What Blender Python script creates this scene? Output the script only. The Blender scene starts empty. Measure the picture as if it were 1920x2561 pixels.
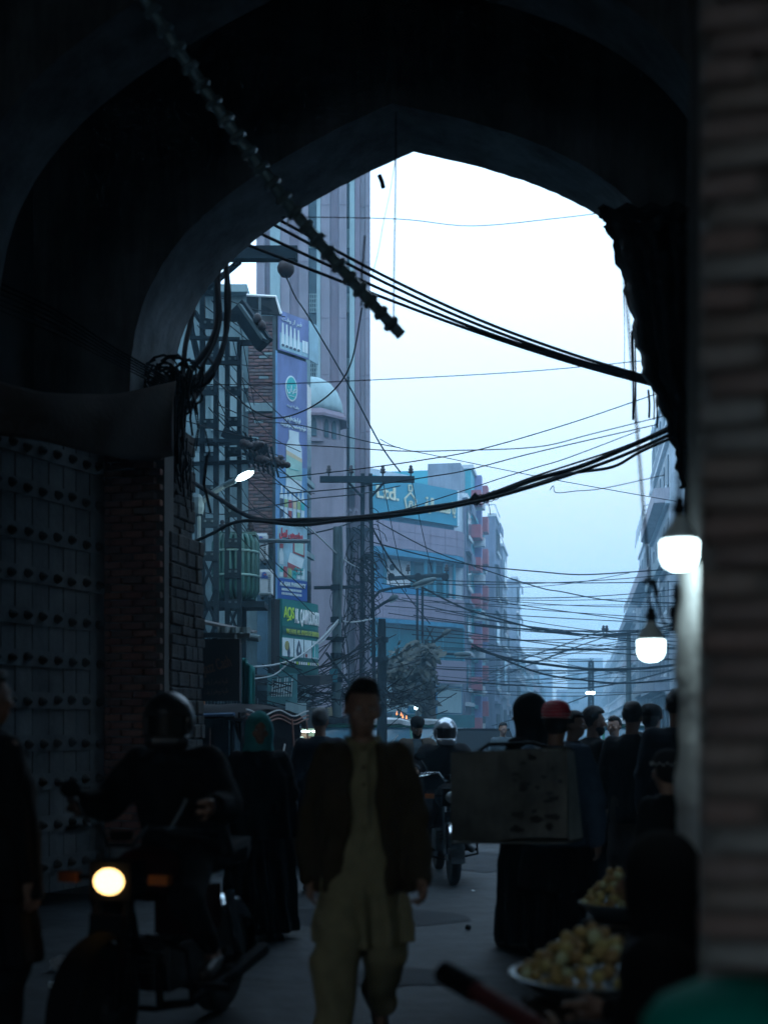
import bpy, math, random
import numpy as np
from mathutils import Vector, Matrix, Euler
random.seed(7)
S = bpy.context.scene
COL = S.collection
# ---------------------------------------------------------------- camera
FPX = 3000.0          # focal length in pixels of the 1920x2561 frame
HZ = 1820.0           # row of the horizon
EYE = 1.5
cd = bpy.data.cameras.new('camera'); cam = bpy.data.objects.new('camera', cd); COL.objects.link(cam)
cam.location = (0, 0, EYE); cam.rotation_euler = (math.radians(90), 0, 0)
cd.sensor_fit = 'VERTICAL'; cd.sensor_height = 36.0; cd.sensor_width = 27.0
cd.lens = 36.0 * FPX / 2561.0
cd.shift_y = (HZ - 1280.5) / 2561.0
cd.clip_start = 0.05; cd.clip_end = 6000
cd.dof.use_dof = True; cd.dof.focus_distance = 24.0; cd.dof.aperture_fstop = 1.5
S.camera = cam
# ---------------------------------------------------------------- sky: dusk overcast
W = bpy.data.worlds.new('World'); S.world = W; W.use_nodes = True
nt = W.node_tree; nt.nodes.clear()
out = nt.nodes.new('ShaderNodeOutputWorld'); bg = nt.nodes.new('ShaderNodeBackground')
SUN_EL, SUN_ROT = math.radians(48), math.radians(300)
sky = nt.nodes.new('ShaderNodeTexSky'); sky.sky_type = 'NISHITA'; sky.sun_disc = False
sky.sun_elevation = SUN_EL; sky.sun_rotation = SUN_ROT
sky.air_density = 1.6; sky.dust_density = 3.0; sky.ozone_density = 3.0
tc = nt.nodes.new('ShaderNodeTexCoord'); sep = nt.nodes.new('ShaderNodeSeparateXYZ')
nt.links.new(tc.outputs['Generated'], sep.inputs[0])
ramp = nt.nodes.new('ShaderNodeValToRGB')           # overcast: brighter overhead than at the skyline
e = ramp.color_ramp.elements
e[0].position = 0.0; e[0].color = (10.6, 12.4, 13.2, 1)
e[1].position = 0.6; e[1].color = (25.0, 36.0, 48.0, 1)
em = e.new(.18); em.color = (14.6, 16.0, 16.8, 1)
em = e.new(.36); em.color = (21.0, 28.0, 35.0, 1)
nt.links.new(sep.outputs['Z'], ramp.inputs[0])
mix = nt.nodes.new('ShaderNodeMix'); mix.data_type = 'RGBA'; mix.inputs[0].default_value = 0.82
nt.links.new(sky.outputs[0], mix.inputs[6]); nt.links.new(ramp.outputs[0], mix.inputs[7])
nt.links.new(mix.outputs[2], bg.inputs[0]); bg.inputs[1].default_value = 0.12
nt.links.new(bg.outputs[0], out.inputs[0])
# ---------------------------------------------------------------- sun behind cloud
sd = bpy.data.lights.new('sun', 'SUN'); sun = bpy.data.objects.new('sun', sd); COL.objects.link(sun)
sd.energy = 0.5; sd.angle = math.radians(60); sd.color = (0.8, 0.95, 1.0)
sun.rotation_euler = Vector((math.sin(SUN_ROT) * math.cos(SUN_EL), math.cos(SUN_ROT) * math.cos(SUN_EL), math.sin(SUN_EL))).to_track_quat('Z', 'Y').to_euler()
# ---------------------------------------------------------------- exposure, renderer
V = S.view_settings
S.display_settings.display_device = 'sRGB'
V.view_transform = 'Standard'; V.look = 'None'; V.exposure = -0.5; V.gamma = 1.0; V.use_curve_mapping = False
cy = S.cycles
cy.use_denoising = True
try: cy.denoiser = 'OPENIMAGEDENOISE'
except Exception: pass
cy.max_bounces = 6; cy.diffuse_bounces = 3; cy.glossy_bounces = 3; cy.transmission_bounces = 4; cy.volume_bounces = 1
cy.use_adaptive_sampling = True; cy.adaptive_threshold = 0.015
cy.sample_clamp_indirect = 4.0; cy.caustics_reflective = False; cy.caustics_refractive = False
cy.blur_glossy = 1.0

# ================================================================ helpers
def P(px, py, Y):
    "the point at depth Y that a given place in the photograph looks along"
    return Vector(((px - 960.0) / FPX * Y, Y, EYE + (HZ - py) / FPX * Y))
def lin(h):
    h = h.lstrip('#'); c = [int(h[i:i+2], 16) / 255 for i in (0, 2, 4)]
    return tuple(x / 12.92 if x <= .04045 else ((x + .055) / 1.055) ** 2.4 for x in c)
MATS = {}
def mat(name, col, rough=.7, metal=0.0, var=.25, scale=3.0, bump=.15, col2=None, emit=None, estr=0, stain=0.0, spec=.4, wave=None, coat=0.0):
    if name in MATS: return MATS[name]
    m = bpy.data.materials.new(name); MATS[name] = m; m.use_nodes = True
    n = m.node_tree.nodes; L = m.node_tree.links; b = n['Principled BSDF']
    if len(col) == 3: col = (*col, 1)
    tx = n.new('ShaderNodeTexCoord')
    no = n.new('ShaderNodeTexNoise'); no.inputs['Scale'].default_value = scale; no.inputs['Detail'].default_value = 6; no.inputs['Roughness'].default_value = .62
    L.new(tx.outputs['Object'], no.inputs['Vector'])
    rp = n.new('ShaderNodeValToRGB'); c2 = col2 or tuple(c * (1 - var) for c in col[:3])
    c1 = tuple(min(1, c * (1 + var * .6)) for c in col[:3])
    rp.color_ramp.elements[0].position = .32; rp.color_ramp.elements[0].color = (*c2[:3], 1)
    rp.color_ramp.elements[1].position = .68; rp.color_ramp.elements[1].color = (*c1, 1)
    L.new(no.outputs[0], rp.inputs[0]); last = rp.outputs[0]
    if stain:
        mp = n.new('ShaderNodeMapping'); mp.inputs['Scale'].default_value = (1.6, 1.6, .22)
        L.new(tx.outputs['Object'], mp.inputs[0])
        n2 = n.new('ShaderNodeTexNoise'); n2.inputs['Scale'].default_value = 2.2; n2.inputs['Detail'].default_value = 8; n2.inputs['Roughness'].default_value = .7
        L.new(mp.outputs[0], n2.inputs['Vector'])
        r2 = n.new('ShaderNodeValToRGB'); r2.color_ramp.elements[0].position = .42; r2.color_ramp.elements[1].position = .66
        r2.color_ramp.elements[0].color = (1, 1, 1, 1); r2.color_ramp.elements[1].color = (1 - stain, 1 - stain, 1 - stain, 1)
        L.new(n2.outputs[0], r2.inputs[0])
        mx = n.new('ShaderNodeMix'); mx.data_type = 'RGBA'; mx.blend_type = 'MULTIPLY'; mx.inputs[0].default_value = 1
        L.new(last, mx.inputs[6]); L.new(r2.outputs[0], mx.inputs[7]); last = mx.outputs[2]
    L.new(last, b.inputs['Base Color'])
    b.inputs['Roughness'].default_value = rough; b.inputs['Metallic'].default_value = metal
    b.inputs['Specular IOR Level'].default_value = spec
    if coat: b.inputs['Coat Weight'].default_value = coat; b.inputs['Coat Roughness'].default_value = .1
    if bump:
        nb = n.new('ShaderNodeTexNoise'); nb.inputs['Scale'].default_value = scale * 7; nb.inputs['Detail'].default_value = 5
        L.new(tx.outputs['Object'], nb.inputs['Vector'])
        bp = n.new('ShaderNodeBump'); bp.inputs['Strength'].default_value = bump; bp.inputs['Distance'].default_value = .02
        L.new(nb.outputs[0], bp.inputs['Height']); L.new(bp.outputs[0], b.inputs['Normal'])
    if emit:
        b.inputs['Emission Color'].default_value = (*emit, 1); b.inputs['Emission Strength'].default_value = estr
    return m
def glass(name, col, rough=.08):
    m = mat(name, col, rough=rough, var=.15, bump=0.02, spec=.6); return m

class MB:
    def __init__(s): s.v = []; s.f = []; s.smooth = False
    def add(s, vs, fs):
        o = len(s.v); s.v += [tuple(v) for v in vs]; s.f += [tuple(i + o for i in f) for f in fs]; return s
    def box(s, c, size, R=None):
        hx, hy, hz = size[0] / 2, size[1] / 2, size[2] / 2
        vs = [Vector((x, y, z)) for x in (-hx, hx) for y in (-hy, hy) for z in (-hz, hz)]
        if R is not None:
            M = R if isinstance(R, Matrix) else Matrix.Rotation(R, 3, 'Z'); vs = [M @ v for v in vs]
        c = Vector(c); vs = [v + c for v in vs]
        return s.add(vs, [(0, 1, 3, 2), (4, 6, 7, 5), (0, 4, 5, 1), (2, 3, 7, 6), (0, 2, 6, 4), (1, 5, 7, 3)])
    def bar(s, a, b, w, t=None):
        a = Vector(a); b = Vector(b); d = b - a; l = d.length
        if l < 1e-6: return s
        R = d.to_track_quat('Z', 'X').to_matrix(); return s.box((a + b) / 2, (w, t or w, l), R)
    def tube(s, pts, r, n=6, cap=True, rs=None):
        pts = [Vector(p) for p in pts]; m = len(pts); o = len(s.v); prev = None
        for i, p in enumerate(pts):
            d = (pts[min(i + 1, m - 1)] - pts[max(i - 1, 0)])
            d = d.normalized() if d.length > 1e-9 else Vector((0, 0, 1))
            if prev is None:
                x = d.orthogonal().normalized()
            else:
                x = prev - d * prev.dot(d); x = x.normalized() if x.length > 1e-6 else d.orthogonal().normalized()
            prev = x; y = d.cross(x); rr = rs[i] if rs else r
            for k in range(n):
                a = 2 * math.pi * k / n; s.v.append(tuple(p + x * (rr * math.cos(a)) + y * (rr * math.sin(a))))
        for i in range(m - 1):
            for k in range(n):
                k2 = (k + 1) % n; s.f.append((o + i * n + k, o + i * n + k2, o + (i + 1) * n + k2, o + (i + 1) * n + k))
        if cap: s.f.append(tuple(o + k for k in range(n))[::-1]); s.f.append(tuple(o + (m - 1) * n + k for k in range(n)))
        return s
    def lathe(s, prof, n=16, c=(0, 0, 0), M=None):
        o = len(s.v); c = Vector(c)
        for r, z in prof:
            for k in range(n):
                a = 2 * math.pi * k / n; v = Vector((r * math.cos(a), r * math.sin(a), z))
                if M is not None: v = M @ v
                s.v.append(tuple(v + c))
        for i in range(len(prof) - 1):
            for k in range(n):
                k2 = (k + 1) % n; s.f.append((o + i * n + k, o + i * n + k2, o + (i + 1) * n + k2, o + (i + 1) * n + k))
        if prof[0][0] > 1e-5: s.f.append(tuple(o + k for k in range(n))[::-1])
        if prof[-1][0] > 1e-5: s.f.append(tuple(o + (len(prof) - 1) * n + k for k in range(n)))
        return s
    def prism(s, poly, d):
        "poly: closed list of 3-D points, d: extrusion vector"
        d = Vector(d); n = len(poly); a = [Vector(p) for p in poly]
        fs = [tuple(range(n))[::-1], tuple(range(n, 2 * n))] + [(i, (i + 1) % n, n + (i + 1) % n, n + i) for i in range(n)]
        return s.add(a + [p + d for p in a], fs)
    def grid(s, fn, nu, nv):
        vs = [fn(i / nu, j / nv) for j in range(nv + 1) for i in range(nu + 1)]
        fs = [(j * (nu + 1) + i, j * (nu + 1) + i + 1, (j + 1) * (nu + 1) + i + 1, (j + 1) * (nu + 1) + i) for j in range(nv) for i in range(nu)]
        return s.add(vs, fs)
    def sm(s): s.smooth = True; return s
    def mesh(s, name, m, shift=None):
        me = bpy.data.meshes.new(name); v = s.v
        if shift is not None: v = [(a[0] - shift[0], a[1] - shift[1], a[2] - shift[2]) for a in v]
        me.from_pydata(v, [], s.f); me.validate()
        if m: me.materials.append(m)
        if s.smooth: me.shade_smooth()
        return me
def prop(o, label=None, cat=None, group=None, kind=None):
    if label: o['label'] = label
    if cat: o['category'] = cat
    if group: o['group'] = group
    if kind: o['kind'] = kind
    return o
def link(name, me, parent=None):
    o = bpy.data.objects.new(name, me); COL.objects.link(o)
    if parent is not None: o.parent = parent
    return o
class Thing:
    "an Empty at the base of a thing; parts are given in world coordinates unless rot is set, then in its own"
    def __init__(s, name, label, cat, loc=(0, 0, 0), rot=None, group=None):
        s.o = bpy.data.objects.new(name, None); COL.objects.link(s.o); s.o.location = loc; s.o.empty_display_size = .1
        s.loc = Vector(loc); s.local = rot is not None
        if rot: s.o.rotation_euler = (0, 0, rot)
        prop(s.o, label, cat, group)
    def part(s, name, mb, m, parent=None, label=None):
        me = mb.mesh(name, m, None if s.local else s.loc) if isinstance(mb, MB) else mb
        o = link(name, me, parent or s.o)
        if label: o['label'] = label
        return o
def single(name, mb, m, label, cat, loc=None, group=None, kind=None):
    loc = Vector(loc) if loc is not None else Vector(mb.v[0])
    o = link(name, mb.mesh(name, m, loc)); o.location = loc
    return prop(o, label, cat, group, kind)
def struct(name, mb, m):
    o = link(name, mb.mesh(name, m)); o['kind'] = 'structure'; return o
def text_mesh(body, size=1.0, depth=.02, m=None, shear=0.0, width=None, align='LEFT', bold=0.0):
    c = bpy.data.curves.new('lettering', 'FONT'); c.body = body; c.size = size; c.extrude = depth; c.shear = shear
    c.offset = bold; c.align_x = align; c.resolution_u = 3
    o = bpy.data.objects.new('lettering', c); COL.objects.link(o)
    me = bpy.data.meshes.new_from_object(o.evaluated_get(bpy.context.evaluated_depsgraph_get()))
    bpy.data.objects.remove(o); bpy.data.curves.remove(c)
    if width:
        xs = [v.co.x for v in me.vertices]; w = max(xs) - min(xs); x0 = min(xs)
        for v in me.vertices: v.co.x = (v.co.x - (x0 if align == 'LEFT' else 0)) * width / w
    me.materials.clear()
    if m: me.materials.append(m)
    return me
def on_plane(me, origin, xdir, shift, z=(0, 0, 1)):
    "stand a flat text mesh up on a wall: x along xdir, y along z, minus thing origin"
    x = Vector(xdir).normalized(); zz = Vector(z).normalized(); nrm = x.cross(zz); M = Matrix((x, zz, nrm)).transposed()
    for v in me.vertices: v.co = M @ v.co + Vector(origin) - Vector(shift)
    return me
# street frame: the street runs to the vanishing point at column 1450
SY = math.atan((1450 - 960) / FPX)
SU = Vector((math.sin(SY), math.cos(SY), 0)); SV = Vector((math.cos(SY), -math.sin(SY), 0))
def ST(s, t, z=0): return SU * s + SV * t + Vector((0, 0, z))
# gate frame
GY = math.radians(13.7)
GA = Vector((math.sin(GY), math.cos(GY), 0)); GR = Vector((math.cos(GY), -math.sin(GY), 0))
def G(q, a, z=0): return GR * q + GA * a + Vector((0, 0, z))
# ================================================================ ground and air
m_road = mat('asphalt', (.026, .031, .036), rough=.72, var=.6, scale=.9, bump=.7, spec=.22, stain=.55)
mb = MB(); mb.grid(lambda u, v: ((u - .5) * 1600, -60 + v * 1500, 0), 8, 8); struct('ground', mb, m_road)
m_hz = bpy.data.materials.new('air'); m_hz.use_nodes = True
n = m_hz.node_tree.nodes; n.clear(); o_ = n.new('ShaderNodeOutputMaterial'); pv = n.new('ShaderNodeVolumePrincipled')
pv.inputs['Color'].default_value = (.42, .74, .96, 1); pv.inputs['Density'].default_value = .0035; pv.inputs['Anisotropy'].default_value = .1
m_hz.node_tree.links.new(pv.outputs[0], o_.inputs['Volume'])
try: m_hz.cycles.homogeneous_volume = True
except Exception: pass
mb = MB().box((60, 190, 21.5), (420, 480, 45)); hz = link('haze', mb.mesh('haze', m_hz)); hz['kind'] = 'stuff'
# ================================================================ the city gate we stand in
m_soot_shade = mat('soot_and_shade_plaster', (.14, .152, .16), rough=.9, var=.5, scale=1.4, stain=.55, bump=.3)
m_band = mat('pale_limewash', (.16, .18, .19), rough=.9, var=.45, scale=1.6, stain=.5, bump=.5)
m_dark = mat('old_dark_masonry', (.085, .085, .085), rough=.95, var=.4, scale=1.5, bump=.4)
QC = -2.34
PROF = [(2.4, 0), (2.4, 1.5), (2.4, 3.0), (2.4, 4.5), (2.37, 4.9), (2.3, 5.2), (2.17, 5.48), (1.97, 5.75), (1.7, 6.0), (1.35, 6.23), (.95, 6.43), (.5, 6.61), (0, 6.78)]
def smooth_prof():
    o = []; p = PROF[:4] + PROF[4:]; n = len(p)
    for i in range(n - 1):
        p0, p1, p2, p3 = p[max(0, i - 1)], p[i], p[i + 1], p[min(n - 1, i + 2)]
        for k_ in range(7):
            t = k_ / 7; o.append(tuple(.5 * (2 * p1[j] + (-p0[j] + p2[j]) * t + (2 * p0[j] - 5 * p1[j] + 4 * p2[j] - p3[j]) * t * t + (-p0[j] + 3 * p1[j] - 3 * p2[j] + p3[j]) * t ** 3) for j in range(2)))
    return o + [p[-1]]
PROF = smooth_prof()
def arch_profile(k=1.0, dz=0.0):
    l = [(-w * k, z + (dz if z > 3 else 0)) for w, z in PROF]; r = [(w * k, z + (dz if z > 3 else 0)) for w, z in PROF[::-1][1:]]
    return l + r
def ragged(p, i, amp):
    return (p[0] + amp * math.sin(i * 2.7 + 1), p[1] + amp * .6 * math.sin(i * 1.9))
def arch_wall(prof, a0, a1, ql, qr, zt):
    "returns (faces, soffit): the wall with an arched hole between axial a0 and a1"
    n = len(prof); outer = []
    for i, (q, z) in enumerate(prof):
        if z <= 4.5: outer.append((ql if q < 0 else qr, z))
        else:
            t = (q + 2.6) / 5.2; outer.append((ql + (qr - ql) * max(0, min(1, t)), zt))
    f = MB()
    for a, flip in ((a0, 0), (a1, 1)):
        o = len(f.v)
        f.v += [tuple(G(QC + q, a, z)) for q, z in prof] + [tuple(G(QC + q, a, z)) for q, z in outer]
        for i in range(n - 1):
            fc = (o + i, o + i + 1, o + n + i + 1, o + n + i); f.f.append(fc if flip else fc[::-1])
    s = MB(); s.v = [tuple(G(QC + q, a, z)) for a in (a0, a1) for q, z in prof]
    s.f = [(i, i + 1, n + i + 1, n + i) for i in range(n - 1)]
    return f, s
gate = Thing('city_gate', 'old masonry city gate with pointed arches framing the street', 'gate', G(QC, 9))
rj = random.Random(2); po = [(q + rj.uniform(-.004, .004) * (z > 3), z + rj.uniform(-.004, .004) * (3 < z < 6.75)) for q, z in arch_profile()]; fs, so = arch_wall(po, 9.87, 10.75, -8.5, 8.5, 11)
gate.part('outer_wall', fs, m_soot_shade); so.smooth = True; gate.part('outer_soffit', so, m_band, label='pale limewashed underside of the far arch')
f2, s2 = arch_wall(arch_profile(1.1, .06), 7.5, 8.14, -6, 6, 9)
gate.part('inner_wall', f2, m_soot_shade); s2.smooth = True; gate.part('inner_soffit', s2, m_band, label='pale limewashed underside of the near arch')
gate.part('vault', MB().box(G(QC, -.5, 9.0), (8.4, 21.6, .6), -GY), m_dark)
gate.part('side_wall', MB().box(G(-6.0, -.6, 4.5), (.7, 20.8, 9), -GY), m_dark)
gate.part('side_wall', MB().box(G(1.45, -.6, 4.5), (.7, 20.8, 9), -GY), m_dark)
gate.part('rear_wall', MB().box(G(QC - 4.0, -10.9, 4.5), (1.0, .5, 9), -GY), m_dark); gate.part('rear_wall', MB().box(G(QC + 4.0, -10.9, 4.5), (1.0, .5, 9), -GY), m_dark); gate.part('rear_lintel', MB().box(G(QC, -10.9, 7.75), (7.0, .5, 2.5), -GY), m_dark)  # unseen rear end, opened wide to let fill daylight into the passage
gate.part('flank_wall', MB().box(G(-15.0, 10.3, 5.5), (8.9, .8, 11), -GY), m_soot_shade)
gate.part('flank_wall', MB().box(G(10.7, 10.3, 5.5), (8.9, .8, 11), -GY), m_soot_shade)
# the brick face of the left jamb and the rough stones of its reveal
m_mort = mat('sooty_mortar', (.09, .085, .08), rough=.95)
bm_ = [mat('jamb_brick_%d' % i, c, rough=.9, var=.35, scale=9, bump=.4) for i, c in enumerate([(.16, .07, .055), (.13, .06, .05), (.19, .085, .06), (.11, .065, .055)])]
jamb = gate.part('jamb_pier', MB().box(G(QC - 2.37, 9.98, 2.25), (.6, .2, 4.5), -GY), m_mort)
brick_me = {}
def brick_mesh(sz, m):
    k = (round(sz[0], 3), round(sz[1], 3), round(sz[2], 3), m.name)
    if k not in brick_me:
        b = MB(); b.box((0, 0, 0), sz); me = b.mesh('brick', m)
        import bmesh
        g = bmesh.new(); g.from_mesh(me); bmesh.ops.bevel(g, geom=g.edges[:], offset=min(sz) * .1, segments=1, affect='EDGES'); g.to_mesh(me); g.free(); brick_me[k] = me
    return brick_me[k]
def put_brick(parent, porg, pos, sz, m, yaw, name='brick'):
    o = link(name, brick_mesh(sz, m), parent); o.location = Vector(pos) - Vector(porg)
    o.rotation_euler = (random.uniform(-.015, .015), random.uniform(-.02, .02), yaw + random.uniform(-.02, .02)); return o
for r in range(59):
    z = .5 + r * .068; off = (r % 2) * .1
    q0 = -2.67
    for k in range(3):
        a = max(-2.67, q0 - off + k * .21); b = min(-2.07, q0 - off + (k + 1) * .21)
        if b - a < .05: continue
        w = round((b - a - .012) / .05) * .05 if b - a < .19 else .198
        put_brick(jamb, gate.loc, G(QC + (a + b) / 2, 9.872, z), (max(.04, w), .1, .056), random.choice(bm_), -GY)
m_rub = [mat('jamb_stone_%d' % i, c, rough=.95, var=.5, scale=4, bump=.7, spec=.1) for i, c in enumerate([(.05, .05, .05), (.06, .058, .055), (.042, .042, .042)])]
zc_ = 0.0
for r in range(40):
    hh_ = random.choice([.085, .11, .14]); z = zc_ + hh_ / 2; zc_ += hh_; a = 9.98
    if zc_ > 4.3: break
    while a < 10.72:
        w = random.choice([.12, .16, .2, .25]); w = min(w, 10.75 - a)
        if w < .06: break
        o = put_brick(jamb, gate.loc, G(QC - 2.34 + random.uniform(0, .025) + (.14 if z < 3.3 else .05), a + w / 2, z), (.28, round(w - .008, 3), round(hh_ - .006, 3)), random.choice(m_rub), -GY, 'stone')
        a += w
# ================================================================ studded door leaf, folded back against the left wall
m_wood = [mat('door_plank_%d' % i, c, rough=.85, var=.35, scale=2.5, bump=.4, stain=.4) for i, c in enumerate([(.12, .132, .136), (.105, .116, .12), (.135, .144, .146)])]
m_iron = mat('door_iron', (.045, .043, .04), rough=.6, metal=.6, var=.3, scale=12)
DO = Vector((-2.52, 10.72, 0)); DD = Vector((-.432, -.902, 0)); DN = Vector((.902, -.432, 0))
door = Thing('gate_door', 'old grey plank gate door with rows of iron spikes beside the brick jamb', 'door', DO)
def D(t, n, z): return DO + DD * t + DN * n + Vector((0, 0, z))
dyaw = math.atan2(DD.y, DD.x)
t = 0.0
for i in range(9):
    w = random.choice([.16, .18, .2])
    for (z0, z1) in ((.12, 1.32), (1.335, 3.95)) if i in (3, 4, 5) else ((.12, 3.95),):
        b = MB().box(D(t + w / 2, random.uniform(-.006, .006), (z0 + z1) / 2), (w - .012, .06, z1 - z0), dyaw)
        door.part('plank', b, m_wood[i % 3])
    t += w
DW = t
spike = MB().lathe([(.042, 0), (.042, .012), (.03, .024), (.03, .034), (.016, .05), (.004, .06)], 8)
sp_me = None
for r in range(11):
    z = .35 + r * .345 + random.uniform(-.015, .015)
    band = door.part('iron_band', MB().box(D(DW / 2, .038, z), (DW - .04, .02, .135), dyaw), m_wood[(r + 1) % 3])
    if sp_me is None:
        sp_me = spike.mesh('spike', m_iron)
    for k in range(9):
        tt = .1 + k * (DW - .2) / 8 + random.uniform(-.01, .01)
        o = link('spike', sp_me, band); o.location = D(tt, .048, z + random.uniform(-.012, .012)) - DO
        o.rotation_euler = DN.to_track_quat('Z', 'Y').to_euler()
door.part('frame_post', MB().box(D(-.1, -.05, 2.1), (.16, .2, 4.2), dyaw), m_dark)
door.part('frame_post', MB().box(D(DW + .09, -.02, 2.1), (.14, .22, 4.2), dyaw), m_dark)
door.part('top_rail', MB().box(D(DW / 2, -.03, 4.03), (DW + .04, .16, .14), dyaw), m_dark)
# carved side panel further left
cp = Thing('carved_panel', 'dark carved wooden panel at the left edge beside the plank door', 'panel', D(DW + .17, 0, 0))
for k in range(12):
    z = .3 + k * .32
    cp.part('moulding', MB().box(D(DW + .36, random.uniform(0, .05), z), (.36, random.choice([.1, .14, .2]), random.choice([.1, .16, .24])), dyaw), m_wood[k % 3] if k % 4 == 0 else m_dark)
cp.part('board', MB().box(D(DW + .36, -.06, 2.1), (.38, .08, 4.2), dyaw), m_dark)
# ================================================================ near brick pillar at the right edge, out of focus
m_pm = mat('pillar_mortar', (.24, .22, .2), rough=.95, var=.3, scale=5, bump=.5)
pb = [mat('pillar_brick_%d' % i, c, rough=.9, var=.45, scale=7, bump=.5) for i, c in enumerate([(.28, .2, .175), (.31, .25, .22), (.28, .215, .195), (.33, .29, .265), (.34, .33, .31), (.29, .22, .2)])]
pil = Thing('brick_pillar', 'worn brick pillar close to the lens along the right edge', 'pillar', G(.62, 2.4))
core = pil.part('core', MB().box(G(.59, 2.45, 2.5), (1.08, .82, 5), -GY), m_pm)
for r in range(104):
    z = .03 + r * .046; off = (r % 2) * .1 + random.uniform(-.02, .02)
    for k in range(3):
        a = max(.033, .033 - off + k * .215); b = min(.033 + .5, .033 - off + (k + 1) * .215)
        if b - a < .06: continue
        put_brick(core, pil.loc, G((a + b) / 2, 2.045 + random.uniform(-.008, .008), z), (round(b - a - .012, 2), .08, .038), random.choice(pb), -GY)
# pale plaster pier behind it, lit by the bulb
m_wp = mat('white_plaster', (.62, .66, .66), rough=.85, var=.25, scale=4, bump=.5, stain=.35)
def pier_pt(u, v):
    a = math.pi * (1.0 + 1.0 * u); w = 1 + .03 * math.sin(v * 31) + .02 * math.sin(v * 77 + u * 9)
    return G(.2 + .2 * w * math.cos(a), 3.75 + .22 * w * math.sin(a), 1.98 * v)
single('plaster_pier', MB().grid(lambda u, v: pier_pt(2 * u, v), 24, 44).sm(), m_wp, 'white plaster foot of the round pier lit by the bulb', 'pier', G(.22, 3.75))
single('upper_pier', MB().lathe([(.19, 1.97), (.185, 3.5), (.19, 5.0), (.2, 8.7)], 20, G(.22, 3.77)).sm(), m_soot_shade, 'upper half of the round pier darkened for shade above the bulb', 'pier', G(.22, 3.77))  # dark colour stands in for the shade above the bulb
# ================================================================ grey concrete house with the pharmacy billboard
m_con = mat('weathered_concrete', (.17, .265, .29), rough=.9, var=.3, scale=.8, stain=.45, bump=.25)
m_con2 = mat('pale_render', (.23, .33, .35), rough=.9, var=.25, scale=.9, stain=.35, bump=.2)
m_wbrick = [mat('house_brick_%d' % i, c, rough=.9, var=.35, scale=8, bump=.4) for i, c in enumerate([(.15, .085, .085), (.11, .07, .075), (.19, .11, .1), (.13, .1, .1)])]
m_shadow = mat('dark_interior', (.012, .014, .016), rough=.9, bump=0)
m_white = mat('white_paint', (.72, .74, .74), rough=.5, var=.1, scale=4, bump=.05)
m_steel = mat('painted_steel', (.06, .085, .095), rough=.55, metal=.3, var=.3, scale=6)
HC = Vector((-2.25, 26, 0))
house = Thing('concrete_house', 'grey concrete house with a brick corner and tall pharmacy billboard', 'building', HC)
YW = 26.0
# walls: side towards us, return along the street
house.part('side_wall', MB().box((-5.9, YW + .35, 5.45), (7.0, .5, 10.9), 0), m_con)
house.part('street_wall', MB().prism([HC + Vector((-.15, .62, 0)), HC + SU * 3.0, HC + SU * 3.0 + SV * -.5, HC + Vector((-.65, .62, 0))], (0, 0, 10.6)), m_con)
house.part('parapet', MB().box((-4.9, YW + .2, 10.98), (3.9, .7, .16), 0), m_con2)
house.part('floor_band', MB().box((-4.4, YW + .04, 7.35), (4.0, .12, .2), 0), m_con2)
house.part('floor_band', MB().box((-4.4, YW + .04, 10.1 - 1.2), (4.0, .1, .08), 0), m_con2)
house.part('plaster_patch', MB().box((-3.15, YW + .05, 4.9), (1.0, .1, 2.9), 0), m_con2)
house.part('plaster_patch', MB().box((-3.4, YW + .06, 8.6), (.7, .08, 1.3), 0), m_con2)
bp_ = house.part('brick_pier', MB().box((-2.62, YW + .02, 7.9), (.62, .22, 5.0), 0), m_mort)
for r in range(66):
    z = 5.55 + r * .073
    if 8.3 < z < 8.5 or z > 10.25: continue
    off = (r % 2) * .11
    for k in range(4):
        a = max(-2.92, -2.92 - off + k * .22); b = min(-2.32, -2.92 - off + (k + 1) * .22)
        if b - a < .06: continue
        put_brick(bp_, HC, ((a + b) / 2, YW - .09 + random.uniform(-.012, .012), z), (round(b - a - .015, 2), .1, .058), random.choice(m_wbrick) if random.random() > .06 else m_con2, 0)
house.part('lintel', MB().box((-2.62, YW - .12, 8.4), (.7, .16, .18), 0), m_con2)
# roof awning over the billboard
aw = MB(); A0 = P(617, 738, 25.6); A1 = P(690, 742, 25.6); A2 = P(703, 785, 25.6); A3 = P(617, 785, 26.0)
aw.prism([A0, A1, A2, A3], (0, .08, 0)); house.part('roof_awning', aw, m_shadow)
house.part('awning_trim', MB().tube([A0, A1, A2], .03, 5), m_white)
house.part('awning_post', MB().bar(P(650, 745, 25.5), P(650, 800, 25.5), .05), m_steel)
# upper windows on the street return
for z0, z1, c in ((7.3, 9.6, 'teal'), (5.6, 7.0, 'teal'), (3.4, 5.2, 'dark')):
    a = HC + SU * .9 + SV * .03; b = HC + SU * 2.7 + SV * .03
    w = house.part('window', MB().prism([a + Vector((0, 0, z0)), b + Vector((0, 0, z0)), b + Vector((0, 0, z1)), a + Vector((0, 0, z1))], SV * .05), glass('house_window_' + c, (.03, .09, .11) if c == 'teal' else (.02, .025, .03)))
    house.part('mullion', MB().box((a + b) / 2 + SV * .08 + Vector((0, 0, (z0 + z1) / 2)), (.05, .05, z1 - z0)), m_con2, w)
    house.part('sill', MB().bar(a + SV * .1 + Vector((0, 0, z0 - .05)), b + SV * .1 + Vector((0, 0, z0 - .05)), .12, .08), m_con2, w)
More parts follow.
